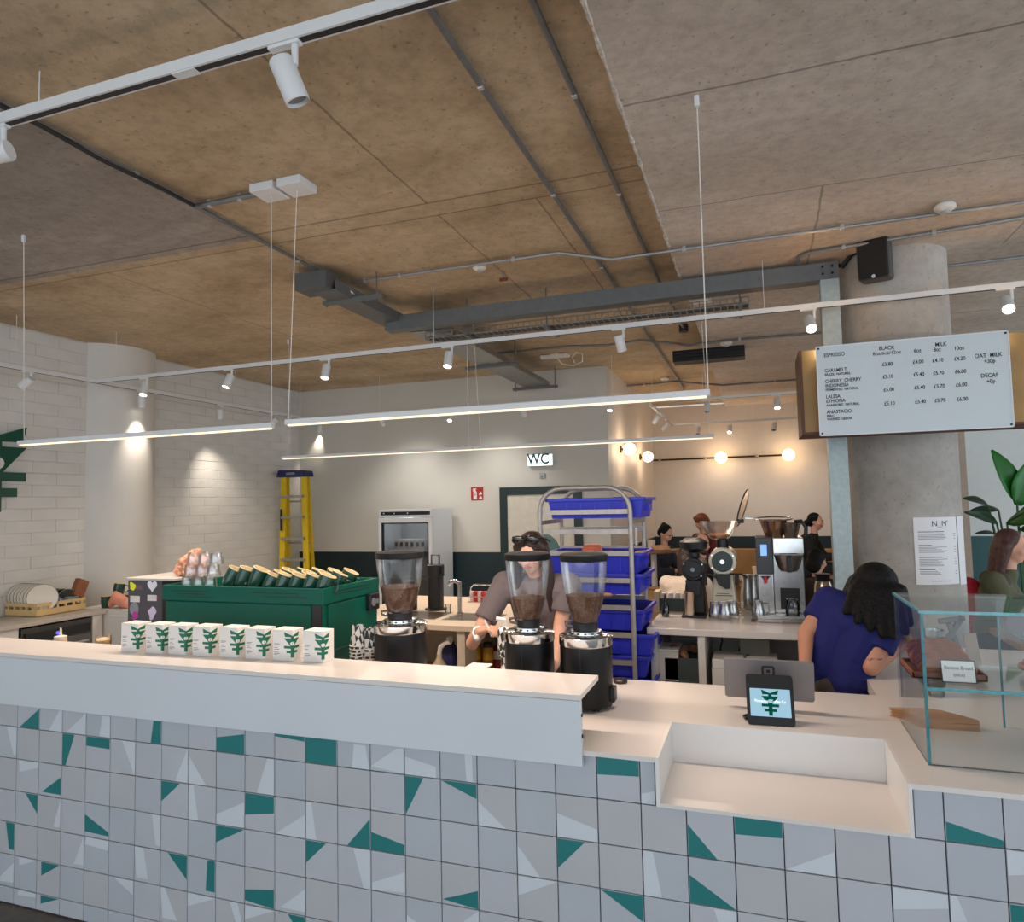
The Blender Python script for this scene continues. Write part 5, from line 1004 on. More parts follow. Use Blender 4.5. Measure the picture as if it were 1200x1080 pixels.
v0 = atz(789, 414, 3.49); v1 = atz(873, 411, 3.49); t = thing('ceiling_vent', 'long black slot vent in the rear ceiling', 'vent', (v0.x/2+v1.x/2, v0.y, 3.49)); B((v0.x, v0.y-.08, 3.375), (v1.x, v0.y+.14, 3.50)).build('frame', M('vent_black', (20, 18, 18), .6), t, bev=.004)
for k in range(3): B((v0.x+.01, v0.y-.088, 3.395+.035*k), (v1.x-.01, v0.y-.08, 3.405+.035*k)).build('blade', black, t)
# cable tray beneath the beam and along to the back wall
tray = M('tray_galvanised', (142, 140, 136), .4, .8, var=.15, scale=30)
t = thing('wire_cable_tray', 'wire mesh cable tray hanging below the steel beam', 'cable tray', (-1.2, 5.42, 3.3)); x0, x1, yA, yB = -2.65, .0, 5.34, 5.60; zT = 3.30; m = MB()
for y in (yA, (yA+yB)/2, yB): m.bar((x0, y, zT), (x1, y, zT), .008)
for y in (yA, yB): m.bar((x0, y, zT+.05), (x1, y, zT+.05), .008)
for i in range(54): x = x0+(x1-x0)*i/53; m.tube([(x, yA, zT+.05), (x, yA, zT), (x, yB, zT), (x, yB, zT+.05)], .0035, 4)
m.build('mesh', tray, t, kind='stuff'); m = MB()
for y, c in ((yA+.06, 0), (yA+.10, 0), (yA+.17, 0)): m.tube([(x0+.02*j*0+(x1-x0)*j/12, y+.015*math.sin(j*1.7+y*9), zT+.014) for j in range(13)], .011, 6)
m.build('cable', M('grey_cable', (90, 86, 82), .6), t, True)
for x in (-2.25, -1.55, -.06):
    MB().cyl((x, yA-.02, zT-.02), (x, yA-.02, 3.5 if x > -.47 else 3.6), .006, n=6).build('hanger_rod', galv2, t); MB().bar((x, yA-.06, zT-.02), (x, yB+.06, zT-.02), .03, .022).build('support_channel', galv2, t)
t = thing('steel_trunking', 'grey steel trunking joining the left end of the beam', 'trunking', (-2.85, 4.7, 3.4)); tA = atz(372, 345, 3.4)
m = MB(); m.box((-3.0, 4.22, 3.42), (-2.80, 5.30, 3.435)); m.box((-3.0, 4.22, 3.435), (-2.99, 5.30, 3.5)); m.box((-2.81, 4.22, 3.435), (-2.80, 5.30, 3.5)); m.build('channel', galv2, t)
B((-3.10, 4.14, 3.43), (-2.84, 4.32, 3.56)).build('end_box', M('trunking_box', (96, 98, 98), .5, .3), t, bev=.004)
B((-3.06, 4.42, 3.395), (-2.55, 4.46, 3.43)).build('support_channel', galv2, t, bev=.003)
for x in (-3.03, -2.60): MB().cyl((x, 4.44, 3.38), (x, 4.44, 3.6), .006, n=6).build('hanger_rod', galv2, t)
m = MB(); m.tube([(-2.90, 4.2, 3.57), (-2.88, 4.30, 3.50), (-2.84, 4.40, 3.47), (-2.86, 4.6, 3.45)], .014, 8); m.tube([(-2.93, 4.2, 3.57), (-2.86, 4.32, 3.52), (-2.80, 4.42, 3.46), (-2.88, 4.7, 3.45)], .012, 8); m.build('flex_conduit', M('flex_silver', (176, 176, 174), .3, .8), t, True)
t = thing('ladder_tray', 'grey cable tray running back to the rear wall', 'cable tray', (-2.6, 6.8, 3.35)); xT0, xT1 = -2.78, -2.46
m = MB()
for x in (xT0, xT1, (xT0+xT1)/2): m.box((x-.008, 5.30, 3.36), (x+.008, 8.5, 3.41))
m.build('side_rail', tray, t); B((xT0, 5.30, 3.356), (xT1, 8.5, 3.36)).build('tray_floor', tray, t)
for i in range(11): B((xT0+.01, 5.4+.3*i, 3.36), (xT1-.01, 5.43+.3*i, 3.368)).build('rung', tray, t)
m = MB(); m.tube([(-2.70, 5.3, 3.39), (-2.68, 6.5, 3.385), (-2.7, 8.5, 3.39)], .02, 8); m.tube([(-2.55, 5.3, 3.39), (-2.56, 7, 3.385), (-2.54, 8.5, 3.39)], .018, 8); m.build('cable', MATS['grey_cable'], t, True)
for y in (6.9, 8.45):
    B((xT0-.16, y-.02, 3.325), (xT1+.12, y+.02, 3.358)).build('support_channel', galv2, t, bev=.003)
    for x in (xT0-.12, xT1+.09): MB().cyl((x, y, 3.31), (x, y, 3.6), .006, n=6).build('hanger_rod', galv2, t)

# ------------------------------------------------------------------ menu board, paper menu, speaker on the column
mb = thing('menu_board', 'white printed price board on an oak box wrapped round the column', 'menu board', (.9, 4.7, 2.24))
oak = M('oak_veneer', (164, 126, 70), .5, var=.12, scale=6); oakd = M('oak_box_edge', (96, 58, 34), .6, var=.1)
x0, x1, zb0, zb1 = .30, 1.62, 2.262, 2.775; yb0 = 4.66
B((x0, yb0, zb0), (x1, yb0+.02, zb1)).build('oak_front', oak, mb)
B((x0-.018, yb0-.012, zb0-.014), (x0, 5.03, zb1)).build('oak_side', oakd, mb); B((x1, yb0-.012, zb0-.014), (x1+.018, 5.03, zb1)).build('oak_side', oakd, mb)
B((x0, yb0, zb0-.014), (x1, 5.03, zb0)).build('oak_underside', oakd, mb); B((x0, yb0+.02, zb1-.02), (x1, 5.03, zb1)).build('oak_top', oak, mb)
fx0, fx1, fz0, fz1 = .377, 1.385, 2.228, 2.782; yf = 4.60
B((fx0, yf, fz0), (fx1, yf+.006, fz1)).build('white_face', M('board_white', (208, 216, 220), .35, var=.01), mb, bev=.002)
for x in (fx0+.03, fx1-.03): B((x-.012, yf+.006, 2.3), (x+.012, yb0, 2.7)).build('spacer', wht, mb)
rim = M('board_edge', (226, 230, 232), .4)
for a, b in (((fx0, yf-.002, fz1-.006), (fx1, yf, fz1)), ((fx0, yf-.002, fz0), (fx1, yf, fz0+.006)), ((fx0, yf-.002, fz0), (fx0+.006, yf, fz1)), ((fx1-.006, yf-.002, fz0), (fx1, yf, fz1))): B(a, b).build('edge_trim', rim, mb)
for x in (fx0+.016, fx1-.016):
    for z in (fz0+.016, fz1-.016): MB().cyl((x, yf-.005, z), (x, yf-.0005, z), .006, n=10).build('screw', M('dark_bolt', (40, 40, 42), .5, .6), mb)
pk = M('board_black_print', (32, 34, 36), .6); Wb, Hb = fx1-fx0, fz1-fz0
def T(s, u, v, size, al='LEFT', b=.0005, sq=.82): return text(s, size, (fx0+Wb*u, yf-.0015, fz0+Hb*v), (1, 0, 0), (0, 0, 1), pk, mb, 'price_lettering', al, sq, b)
T('ESPRESSO', .045, .875, .033)
T('CARAMELT', .045, .705, .030); T('BRAZIL  NATURAL', .045, .665, .021)
T('CHERRY  CHERRY', .045, .585, .030); T('INDONESIA', .045, .535, .030); T('FERMENTED  NATURAL', .045, .495, .021)
T('LALESA', .045, .415, .030); T('ETHIOPIA', .045, .365, .030); T('ANAEROBIC  NATURAL', .045, .325, .021)
T('ANASTACIO', .045, .245, .030); T('PERU', .045, .205, .021); T('WASHED  GEISHA', .045, .17, .021)
T('BLACK', .385, .90, .033, 'CENTER'); T('8oz/6oz/12oz', .385, .848, .029, 'CENTER', .0003, .95)
T('6oz', .545, .845, .032, 'CENTER'); T('MILK', .665, .89, .033, 'CENTER'); T('8oz', .645, .838, .032, 'CENTER'); T('10oz', .755, .835, .032, 'CENTER')
for v, ps in ((.725, ('£3.80', '£4.00', '£4.10', '£4.20')), (.59, ('£5.10', '£5.40', '£5.70', '£6.00')), (.45, ('£5.00', '£5.40', '£5.70', '£6.00')), (.30, ('£5.10', '£5.40', '£5.70', '£6.00'))):
    for u, s in zip((.385, .545, .645, .755), ps): T(s, u, v, .031, 'CENTER')
T('OAT  MILK', .895, .735, .034, 'CENTER'); T('+30p', .90, .675, .033, 'CENTER'); T('DECAF', .895, .525, .034, 'CENTER'); T('+0p', .90, .465, .033, 'CENTER')
# paper menu wrapped on the column
pm_ = thing('paper_menu', 'white paper menu with N_M heading taped round the concrete column', 'menu', (1.1, 5.07, 1.25)); RC = .3375
def oncol(px, py):
    v = ray(px, py); a = v.x*v.x+v.y*v.y; b = -2*(v.x*.95+v.y*5.39); c = .95**2+5.39**2-.336**2; t = (-b-math.sqrt(max(0, b*b-4*a*c)))/(2*a); return Vector((0, 0, EYE))+v*t
pa = oncol(1072, 650); pbq = oncol(1122, 650); th0 = math.atan2(pa.y-5.39, pa.x-.95); th1 = math.atan2(pbq.y-5.39, pbq.x-.95)
zt_, zb_ = oncol(1090, 606).z, oncol(1095, 685).z
def cp_(a, b, r=RC): th = th0+a/RC; return Vector((.95+r*math.cos(th), 5.39+r*math.sin(th), zb_+b))
Wp = (th1-th0)*RC; Hp = zt_-zb_
def sheet(a0, a1, b0, b1, r, name, mt):
    m = MB(); n = 10; vs = [cp_(a0+(a1-a0)*i/n, b, rr) for rr in (r, r+.0015) for b in (b0, b1) for i in range(n+1)]; k = n+1
    fs = []
    for i in range(n): fs += [(2*k+i, 2*k+i+1, 3*k+i+1, 3*k+i), (i, k+i, k+i+1, i+1), (i, i+1, 2*k+i+1, 2*k+i), (k+i, 3*k+i, 3*k+i+1, k+i+1)]
    fs += [(0, 2*k, 3*k, k), (n, k+n, 3*k+n, 2*k+n)]
    return m.add(vs, fs).build(name, mt, pm_)
pw = M('menu_paper', (232, 230, 232), .6, var=.01)
sheet(0, Wp, 0, Hp, RC, 'menu_sheet', pw); sheet(Wp*1.03, Wp*1.03+.10, -.01, Hp*1.0, RC+.001, 'second_sheet', pw)
pi_ = M('menu_print', (60, 60, 66), .7)
def PT(s, u, v, size, al='LEFT', b=0): return text(s, size, (0, 0, 0), (1, 0, 0), (0, 0, 1), pi_, pm_, 'menu_lettering', al, 1, b, fn=lambda a, c: cp_(Wp*u+a, Hp*v+c, RC+.0022))
PT('N_M\'', .55, .865, .05, 'CENTER')
rl = random.Random(5); m = MB()
def line(u0, u1, v, h=.0024):
    n = 6; m = MB()
    for i in range(n):
        a0, a1 = Wp*(u0+(u1-u0)*i/n), Wp*(u0+(u1-u0)*(i+1)/n); m.add([cp_(a0, Hp*v, RC+.002), cp_(a1, Hp*v, RC+.002), cp_(a1, Hp*v+h, RC+.002), cp_(a0, Hp*v+h, RC+.002)], [(0, 1, 2, 3)])
    m.build('printed_line', pi_, pm_)
for g0, n, hw in ((.78, 5, .55), (.58, 5, .26), (.40, 6, .52), (.22, 3, .32)):
    line(.08, .08+hw, g0, .0042)
    for k in range(n): line(.08, .08+rl.uniform(.35, .62), g0-.028-.019*k); 
    for k in range(0, n, 2): line(.88, .94, g0-.028-.019*k)
line(.3, .75, .05)
# speaker
spk = thing('wall_speaker', 'black box speaker mounted high on the concrete column', 'speaker', (.80, 5.0, 3.17)); c = oncol(1022, 312); ang = -.30
Mx = Matrix.Translation(Vector((c.x-.005, c.y-.135, c.z))) @ Matrix.Rotation(ang, 4, 'Z') @ Matrix.Rotation(.10, 4, 'X')
m = MB(); m.box((-.094, -.075, -.134), (.094, .105, .134), Mx); m.build('cabinet', M('speaker_grey', (64, 62, 62), .55), spk, bev=.02)
m = MB(); m.box((-.087, -.083, -.127), (.087, -.06, .127), Mx); m.build('grille', M('speaker_grille', (14, 14, 15), .8, bump=.4, bscale=300), spk, bev=.015)
m = MB(); m.cyl(Mx @ Vector((0, -.084, -.118)), Mx @ Vector((0, -.088, -.118)), .012, n=12); m.build('round_badge', chrome, spk)
m = MB(); m.box((-.03, .10, -.04), (.03, .14, .04), Mx); m.build('bracket', black, spk); MB().tube([Mx @ Vector((-.05, .1, .11)), Mx @ Vector((-.16, .16, .10)), Vector((.62, 5.18, 3.44)), Vector((.585, 5.24, 3.475))], .016, 8).build('cable', cableb, spk, True)

# ------------------------------------------------------------------ back wall: WC sign, plates, fridge, ladder
yw = 8.69; red = M('sign_red', (176, 22, 30), .4); 
a = aty(618.5, 546.5, 8.64); b = aty(648, 531.5, 8.64); t = thing('wc_sign', 'illuminated white WC sign box on the back wall above the door', 'sign', ((a.x+b.x)/2, 8.64, a.z))
B((a.x, 8.62, a.z), (b.x, 8.70, b.z)).build('housing', M('sign_rim', (190, 210, 214), .4), t, bev=.004); B((a.x+.006, 8.614, a.z+.006), (b.x-.006, 8.6205, b.z-.006)).build('lit_face', EM('sign_lit', (222, 246, 248), 1.5), t)
text('WC', .19, ((a.x+b.x)/2-.02, 8.6125, a.z+.03), (1, 0, 0), (0, 0, 1), EM('sign_black', (70, 80, 82), .5), t, 'lettering', 'CENTER', .9, .004)
q = aty(635.5, 557, yw); t = thing('sensor_plate', 'small grey sensor plate under the WC sign', 'sensor', q); bxc(q, .075, .03, .07).build('plate', M('sensor_grey', (176, 178, 178), .4), t, bev=.004); bxc(q+Vector((0, -.016, -.01)), .035, .006, .02).build('sensor_window', M('sensor_dark', (110, 108, 106), .3), t)
a = aty(552, 586, yw); b = aty(566, 570.5, yw); t = thing('extinguisher_sign', 'red fire extinguisher sign on the back wall left of the WC door', 'sign', ((a.x+b.x)/2, yw, a.z)); W_, H_ = b.x-a.x, b.z-a.z
B((a.x, 8.692, a.z), (b.x, 8.70, b.z)).build('sign_plate', red, t); m = MB(); wp = lambda u, v: (a.x+W_*u, a.z+H_*v)
def sq(u0, v0, u1, v1): m.box((a.x+W_*u0, 8.690, a.z+H_*v0), (a.x+W_*u1, 8.6921, a.z+H_*v1))
sq(.20, .08, .48, .62); sq(.24, .62, .44, .72); sq(.29, .72, .39, .86); sq(.18, .84, .46, .90); sq(.16, .66, .21, .86)
for P in ([(.62, .08), (.92, .08), (.84, .34), (.80, .2), (.72, .42), (.70, .2)], [(.62, .4), (.9, .42), (.86, .66), (.80, .55), (.74, .72), (.72, .52)]): m.prism([(u*W_, v*H_) for u, v in P], (a.x, 8.690, a.z), (1, 0, 0), (0, 0, 1), (0, .002, 0))
m.build('pictogram', M('sign_white', (236, 226, 222), .5), t); m = MB(); sq(.26, .36, .40, .50); m.build('pictogram_label', red, t)
# fridge
f0 = aty(443, 597, 7.98); f1 = aty(505.5, 597, 7.98); zf = 1.815
fr = thing('glass_door_fridge', 'tall white fridge with a glass door against the back wall', 'fridge', ((f0.x+f1.x)/2, 8.3, 0)); fw = M('fridge_white', (214, 218, 222), .35, var=.01)
m = MB(); m.box((f0.x, 8.04, .08), (f0.x+.03, 8.62, zf)); m.box((f1.x-.03, 8.04, .08), (f1.x, 8.62, zf)); m.box((f0.x+.03, 8.59, .08), (f1.x-.03, 8.62, zf)); m.box((f0.x+.03, 8.04, zf-.11), (f1.x-.03, 8.59, zf)); m.box((f0.x+.03, 8.04, .08), (f1.x-.03, 8.59, .25)); m.build('cabinet', fw, fr, bev=.004)
B((f0.x, 8.0, zf-.105), (f1.x, 8.04, zf)).build('header', fw, fr, bev=.004); B((f0.x+.03, 7.994, zf-.075), (f1.x-.03, 8.001, zf-.03)).build('black_strip', black, fr)
for k, u in enumerate((.1, .3, .55)): MB().cyl((f0.x+(f1.x-f0.x)*u, 7.99, zf-.052), (f0.x+(f1.x-f0.x)*u, 7.9945, zf-.052), .008, n=8).build('indicator', paper, fr)
m = MB(); zd0, zd1 = .20, zf-.112; x0, x1 = f0.x, f1.x; fwid = .045
for a, b in (((x0, 7.98, zd0), (x0+fwid, 8.035, zd1)), ((x1-fwid, 7.98, zd0), (x1, 8.035, zd1)), ((x0+fwid, 7.98, zd1-.06), (x1-fwid, 8.035, zd1)), ((x0+fwid, 7.98, zd0), (x1-fwid, 8.035, zd0+.06))): m.box(a, b)
dr_ = m.build('door', fw, fr, bev=.003); m = MB()
for a, b in (((x0+fwid, 7.985, zd0+.06), (x0+fwid+.018, 8.03, zd1-.06)), ((x1-fwid-.018, 7.985, zd0+.06), (x1-fwid, 8.03, zd1-.06)), ((x0+fwid+.018, 7.985, zd1-.075), (x1-fwid-.018, 8.03, zd1-.06))): m.box(a, b)
m.build('gasket', black, dr_); B((x0+fwid+.016, 8.005, zd0+.06), (x1-fwid-.016, 8.015, zd1-.075)).build('pane', GL('fridge_glass', (214, 216, 218), .10, .06), dr_)
B((x0+.03, 8.55, .25), (x1-.03, 8.59, zf-.11)).build('inner_back', M('fridge_grey', (196, 196, 194), .5), fr)
for z in (.55, .90, 1.26): B((x0+.03, 8.10, z), (x1-.03, 8.55, z+.012)).build('shelf', M('shelf_wire_white', (190, 190, 190), .5), fr)
pc = None
for i in range(6):
    loc = (x0+.16+.078*i, 8.2, 1.272)
    if pc is None: pc = thing('milk_carton', '', 'carton', loc, 'cartons on the fridge shelf'); L = Vector(loc); B((L.x-.034, L.y-.034, L.z), (L.x+.034, L.y+.034, L.z+.15)).build('carton_body', paper, pc, bev=.003); B((L.x-.02, L.y-.036, L.z+.05), (L.x+.02, L.y-.033, L.z+.11)).build('dark_label', M('carton_dark_label', (70, 74, 80), .5), pc); t = pc
    else: t = copy_tree(pc, loc)
    t['label'] = 'white milk carton on the fridge shelf, %s' % nth(i)
for x in (f0.x+.06, f1.x-.06):
    for y in (8.1, 8.56): MB().cyl((x, y, 0), (x, y, .08), .025, n=10).build('foot', black, fr)
lamp('POINT', ((f0.x+f1.x)/2, 8.12, 1.62), 1.2, (.95, .98, 1), .03)
# ladder
ld = thing('step_ladder', 'yellow folded step ladder with blue top leaning in the rear left corner', 'ladder', (-6.2, 8.2, 0)); yel = M('fibreglass_yellow', (224, 190, 12), .4, var=.05); blu = M('ladder_blue', (24, 34, 92), .4)
yL = 8.1; q0 = aty(331, 556, yL); q1 = aty(358, 556, yL); zl1 = q0.z-.03; wB = .08
lx0, lx1 = q0.x+.03, q1.x-.02
for x, xb_ in ((lx0, lx0-.02), (lx1, lx1+.10)):
    m = MB(); m.bar((xb_, yL-.05, .02), (x, yL, zl1), .085, .03, (0, 1, 0)); m.build('side_rail', yel, ld)
    m = MB(); m.bar((xb_, yL+.14, .02), (x, yL+.08, zl1), .045, .03, (0, 1, 0)); m.build('rear_rail', yel, ld)
for k in range(7):
    z = zl1-.30-.29*k; u_ = (zl1-z)/zl1
    if z > .05: B((lx0-.02*u_, yL-.07, z), (lx1+.10*u_, yL+.03, z+.035)).build('tread', M('ladder_aluminium', (170, 168, 162), .4, .7), ld)
    if z > .3 and k % 2 == 0: m = MB(); m.bar((lx0-.02*u_, yL+.1, z-.05), (lx1+.1*u_, yL+.1, z-.05), .025); m.build('rear_brace', M('ladder_aluminium', (170, 168, 162), .4, .7), ld)
m = MB(); m.prism([(lx0-.07, 0), (lx1+.07, 0), (lx1+.05, .085), (lx0-.04, .10)], (0, yL-.09, zl1-.01), (1, 0, 0), (0, 0, 1), (0, .22, 0)); m.build('top_cap', blu, ld, bev=.012); m = MB(); m.box((lx0+.10, yL-.092, zl1+.02), (lx0+.24, yL-.089, zl1+.05)); m.build('cap_label', M('cap_label_grey', (130, 136, 160), .5), ld)
m = MB(); m.box((lx0-.018, yL-.068, 1.55), (lx0+.018, yL-.064, 1.85)); m.build('rail_label', M('rail_label_black', (40, 38, 20), .5, var=.4, scale=60), ld)
# globe lamps
globe = EM('globe_lit', (255, 206, 150), 5.5); brass = M('dark_brass', (70, 56, 44), .4, .7)
for i, y in enumerate((10.1, 11.9)):
    q = atx(737 if i == 0 else 758.5, 526 if i == 0 else 535, -1.64); t = thing('wall_globe_lamp', '%s glowing globe lamp on the side wall' % ('nearer' if i == 0 else 'farther'), 'wall lamp', (-1.75, q.y, q.z), 'globe lamps on the side wall'); MB().ball((-1.63, q.y, q.z), .085, n=20, k=14).build('globe', globe, t, True)
    m = MB(); m.cyl((-1.76, q.y, q.z), (-1.74, q.y, q.z), .05, n=18); m.cyl((-1.75, q.y, q.z), (-1.70, q.y, q.z), .012, n=10); m.build('bracket', brass, t, True); lamp('POINT', (-1.50, q.y, q.z), 5, (1, .78, .56), .1)
yG = 12.66; t = thing('globe_bar_lamp', 'long thin bar wall lamp with two glowing globes on far wall', 'wall lamp', (0, 12.75, 2.6)); a = aty(766, 540, yG); zG = aty(845, 536, yG).z; e = aty(924, 533, yG)
MB().tube([(a.x, yG, zG), (e.x+.02, yG, zG)], .016, 8).build('bar', brass, t, True)
for px in (845, 924): x = aty(px, 535, yG).x; MB().ball((x, yG-.03, zG), .10, n=20, k=14).build('globe', globe, t, True); lamp('POINT', (x, yG-.16, zG), 5, (1, .78, .56), .1)
for px in (773, 826, 887): x = aty(px, 537, yG).x; m = MB(); m.cyl((x, yG, zG), (x, 12.8, zG), .012, n=8); m.ball((x, yG, zG), .03, n=10); m.build('mount', M('bright_brass', (190, 170, 140), .3, .8), t, True)
# ------------------------------------------------------------------ people
skin = M('skin', (214, 160, 134), .5, var=.04, scale=8); skin2 = M('skin_light', (224, 168, 142), .5, var=.04, scale=8)
skin3 = M('skin_tan', (190, 134, 108), .5, var=.04, scale=8)
hair_b = M('hair_black', (13, 11, 12), .6, var=.3, scale=50, bump=.8, bscale=60, spec=.2); hair_d = M('hair_dark_brown', (48, 32, 28), .45, var=.3, scale=50, bump=.5, bscale=60)
hair_r = M('hair_auburn', (128, 66, 42), .5, var=.3, scale=50, bump=.5, bscale=60); hair_a = M('hair_reddish_brown', (78, 46, 40), .5, var=.3, scale=50, bump=.5, bscale=60)
eyew = M('eye_white', (226, 222, 216), .3); iris = M('iris_dark', (40, 28, 24), .3); lipm = M('lips', (176, 98, 90), .5)
def fr3(f, up=(0, 0, 1)):
    f = Vector(f).normalized(); x = f.cross(Vector(up)).normalized(); z = x.cross(f); return Matrix((x, f, z)).transposed()   # columns: right, forward, up
def head_blob(m, c, Mh, s):
    def b(p, *r, n=16, k=12): m.ball(Vector(c)+Mh @ (Vector(p)*s), *(q*s for q in r), n=n, k=k, mtx=Mh)
    b((0, -.012, .025), .074, .092, .088); b((0, .022, -.035), .058, .066, .072); b((0, .045, -.085), .030, .030, .026); b((0, .02, -.07), .048, .05, .035)
    b((0, .090, -.012), .010, .014, .024); b((0, .098, -.030), .015, .016, .012)
    for sx in (-1, 1): b((sx*.073, -.008, -.012), .010, .018, .030); b((sx*.042, .06, -.028), .024, .022, .02); b((sx*.03, .08, .022), .022, .010, .008)
def face_parts(par, c, Mh, s, brow):
    W_ = lambda p: Vector(c)+Mh @ (Vector(p)*s)
    for sx in (-1, 1):
        e_ = MB().ball(W_((sx*.030, .076, .002)), .0125*s, .010*s, .009*s, 12, 8, Mh).build('eye', eyew, par, True)
        MB().ball(W_((sx*.030, .0845, .002)), .006*s, .003*s, .006*s, 10, 6, Mh).build('iris', iris, e_, True)
        MB().tube([W_((sx*.014, .092, .020)), W_((sx*.030, .093, .026)), W_((sx*.048, .080, .022))], .0035*s, 6).build('eyebrow', brow, par, True)
    MB().tube([W_((-.024, .078, -.062)), W_((-.008, .090, -.059)), W_((0, .090, -.060)), W_((.008, .090, -.059)), W_((.024, .078, -.062))], [.003*s, .006*s, .0055*s, .006*s, .003*s], 8).build('mouth', lipm, par, True)
def hand_blob(m, w, d, pn, s=1.0, curl=.5, thumb=1):
    d = Vector(d).normalized(); pn = Vector(pn); pn = (pn-d*pn.dot(d)).normalized(); sd = d.cross(pn)
    w = Vector(w); Mx = Matrix((sd, d, pn)).transposed()
    m.ball(w+d*.045*s, .040*s, .052*s, .017*s, 14, 10, Mx); m.cap(w-d*.01*s, w+d*.03*s, .024*s, .026*s)
    for i, (o, L_, r) in enumerate(((-.030, .066, .0085), (-.010, .076, .009), (.010, .071, .0085), (.029, .056, .0078))):
        p = w+d*.085*s+sd*o*s; a = 0; q = p
        for k, f in enumerate((.45, .32, .23)):
            a += curl*(.6, 1.0, .8)[k]; dv = d*math.cos(a)+pn*math.sin(a); n_ = q+dv*L_*f*s; m.cap(q, n_, r*s*(1-.08*k), r*s*(.92-.08*k), 8); q = n_
    b0 = w+d*.025*s-sd*thumb*.030*s; b1 = b0+(d*.6-sd*thumb*.65+pn*.35).normalized()*.040*s; b2 = b1+(d*.85-sd*thumb*.1+pn*.5).normalized()*.034*s
    m.cap(b0, b1, .013*s, .011*s, 8); m.cap(b1, b2, .0105*s, .0085*s, 8)
def person(label, J, top, bottom, hair, skinm=skin, sleeve=.55, voxel=.008, s=1.0, gapw=1.0, detail=True):
    t = thing('person', label, 'person', (J['pel'][0], J['pel'][1], J.get('z0', 0)))
    V = {k: Vector(v) for k, v in J.items() if k not in ('face', 'z0', 'up', 'handL', 'handR', 'curl')}; Mh = fr3(J['face'], J.get('up', (0, 0, 1)))
    lat = (V['shR']-V['shL']).normalized(); m = MB()
    head_blob(m, V['head'], Mh, s); m.cap(V['neck']-Vector((0, 0, .03)), V['head']-Vector((0, 0, .05))-Mh @ Vector((0, .02, 0)), .050*s, .046*s)
    def torso(m, g):
        for sd in (-1, 1):
            m.cap(V['pel']+lat*.075*sd, V['waist']+lat*.06*sd, .105*g, .088*g, 14); m.cap(V['waist']+lat*.06*sd, V['chest']+lat*.075*sd, .088*g, .098*g, 14)
        m.cap(V['chest']+(V['shL']-V['chest'])*.72, V['chest']+(V['shR']-V['chest'])*.72, .082*g, .082*g, 14); m.cap(V['chest'], V['neck']-Vector((0, 0, .02)), .09*g, .055*g, 14)
        m.ball(V['chest'], .15*g, .10*g, .12*g, 16, 10, fr3(Vector((0, 0, 1)).cross(lat)))
    torso(m, .9)
    for k in 'LR':
        m.cap(V['sh'+k], V['el'+k], .048*s, .040*s, 12); m.cap(V['el'+k], V['wr'+k], .039*s, .026*s, 12)
        hd = J.get('hand'+k); d = V['wr'+k]-V['el'+k]
        dv, pn, cu = hd if hd else (d, Vector((0, 0, -1))+lat*.2, .5)
        hand_blob(m, V['wr'+k], dv, pn, s, cu, 1 if k == 'L' else -1)
        if 'hp'+k in V:
            m.cap(V['hp'+k], V['kn'+k], .082, .056, 12); m.cap(V['kn'+k], V['an'+k], .054, .036, 12); a = V['an'+k]; f2 = Vector(J['face']); f2.z = 0; f2.normalize(); m.cap(a-Vector((0, 0, .04)), a+f2*.13-Vector((0, 0, .05)), .036, .028, 10)
    b = blob(m, 'body', skinm, t, voxel, 5)
    if detail: face_parts(b, V['head'], Mh, s, hair)
    m = MB(); V0 = V['pel']; V['pel'] = V['pel'].lerp(V['waist'], .45); torso(m, 1.06*gapw); V['pel'] = V0
    for k in 'LR':
        m.ball(V['sh'+k], .072*gapw, n=14, k=10); e = V['sh'+k].lerp(V['el'+k], min(1, sleeve)); m.cyl(V['sh'+k], e, .068*gapw, .064*gapw, 16)
        if sleeve > 1: m.ball(V['el'+k], .058*gapw, n=12, k=8); m.cyl(V['el'+k], V['el'+k].lerp(V['wr'+k], sleeve-1), .056*gapw, .044*gapw, 14)
    blob(m, 'top_garment', top, t, voxel*1.15, 3)
    if 'hpL' in V:
        m = MB(); m.cap(V['hpL'], V['hpR'], .118, .118, 14); m.cap((V['hpL']+V['hpR'])/2, V['pel'], .12, .12, 14)
        for k in 'LR': m.cap(V['hp'+k], V['kn'+k], .095, .07, 12); m.cyl(V['kn'+k], V['an'+k], .068, .056, 14); m.ball(V['kn'+k], .069, n=12, k=8)
        blob(m, 'trousers', bottom, t, voxel*1.4, 3)
        m = MB()
        for k in 'LR': a = V['an'+k]; f2 = Vector(J['face']); f2.z = 0; f2.normalize(); m.cap(a-Vector((0, 0, .045)), a+f2*.14-Vector((0, 0, .05)), .046, .040, 12)
        blob(m, 'shoes', black, t, .012, 2)
    return t, b, Mh, V
def hair_blob(par, c, Mh, parts, mat, s=1.0, voxel=.009, sm=4):
    m = MB()
    for p in parts:
        if p[0] == 'w': m.cap(Vector(c)+Vector(p[1]), Vector(c)+Vector(p[2]), p[3], p[4], 12)
        elif p[0] == 'b': m.ball(Vector(c)+Mh @ (Vector(p[1])*s), *(q*s for q in p[2]), n=18, k=12, mtx=Mh)
        else: m.cap(Vector(c)+Mh @ (Vector(p[1])*s), Vector(c)+Mh @ (Vector(p[2])*s), p[3]*s, p[4]*s, 12)
    return blob(m, 'hair', mat, par, voxel, sm)
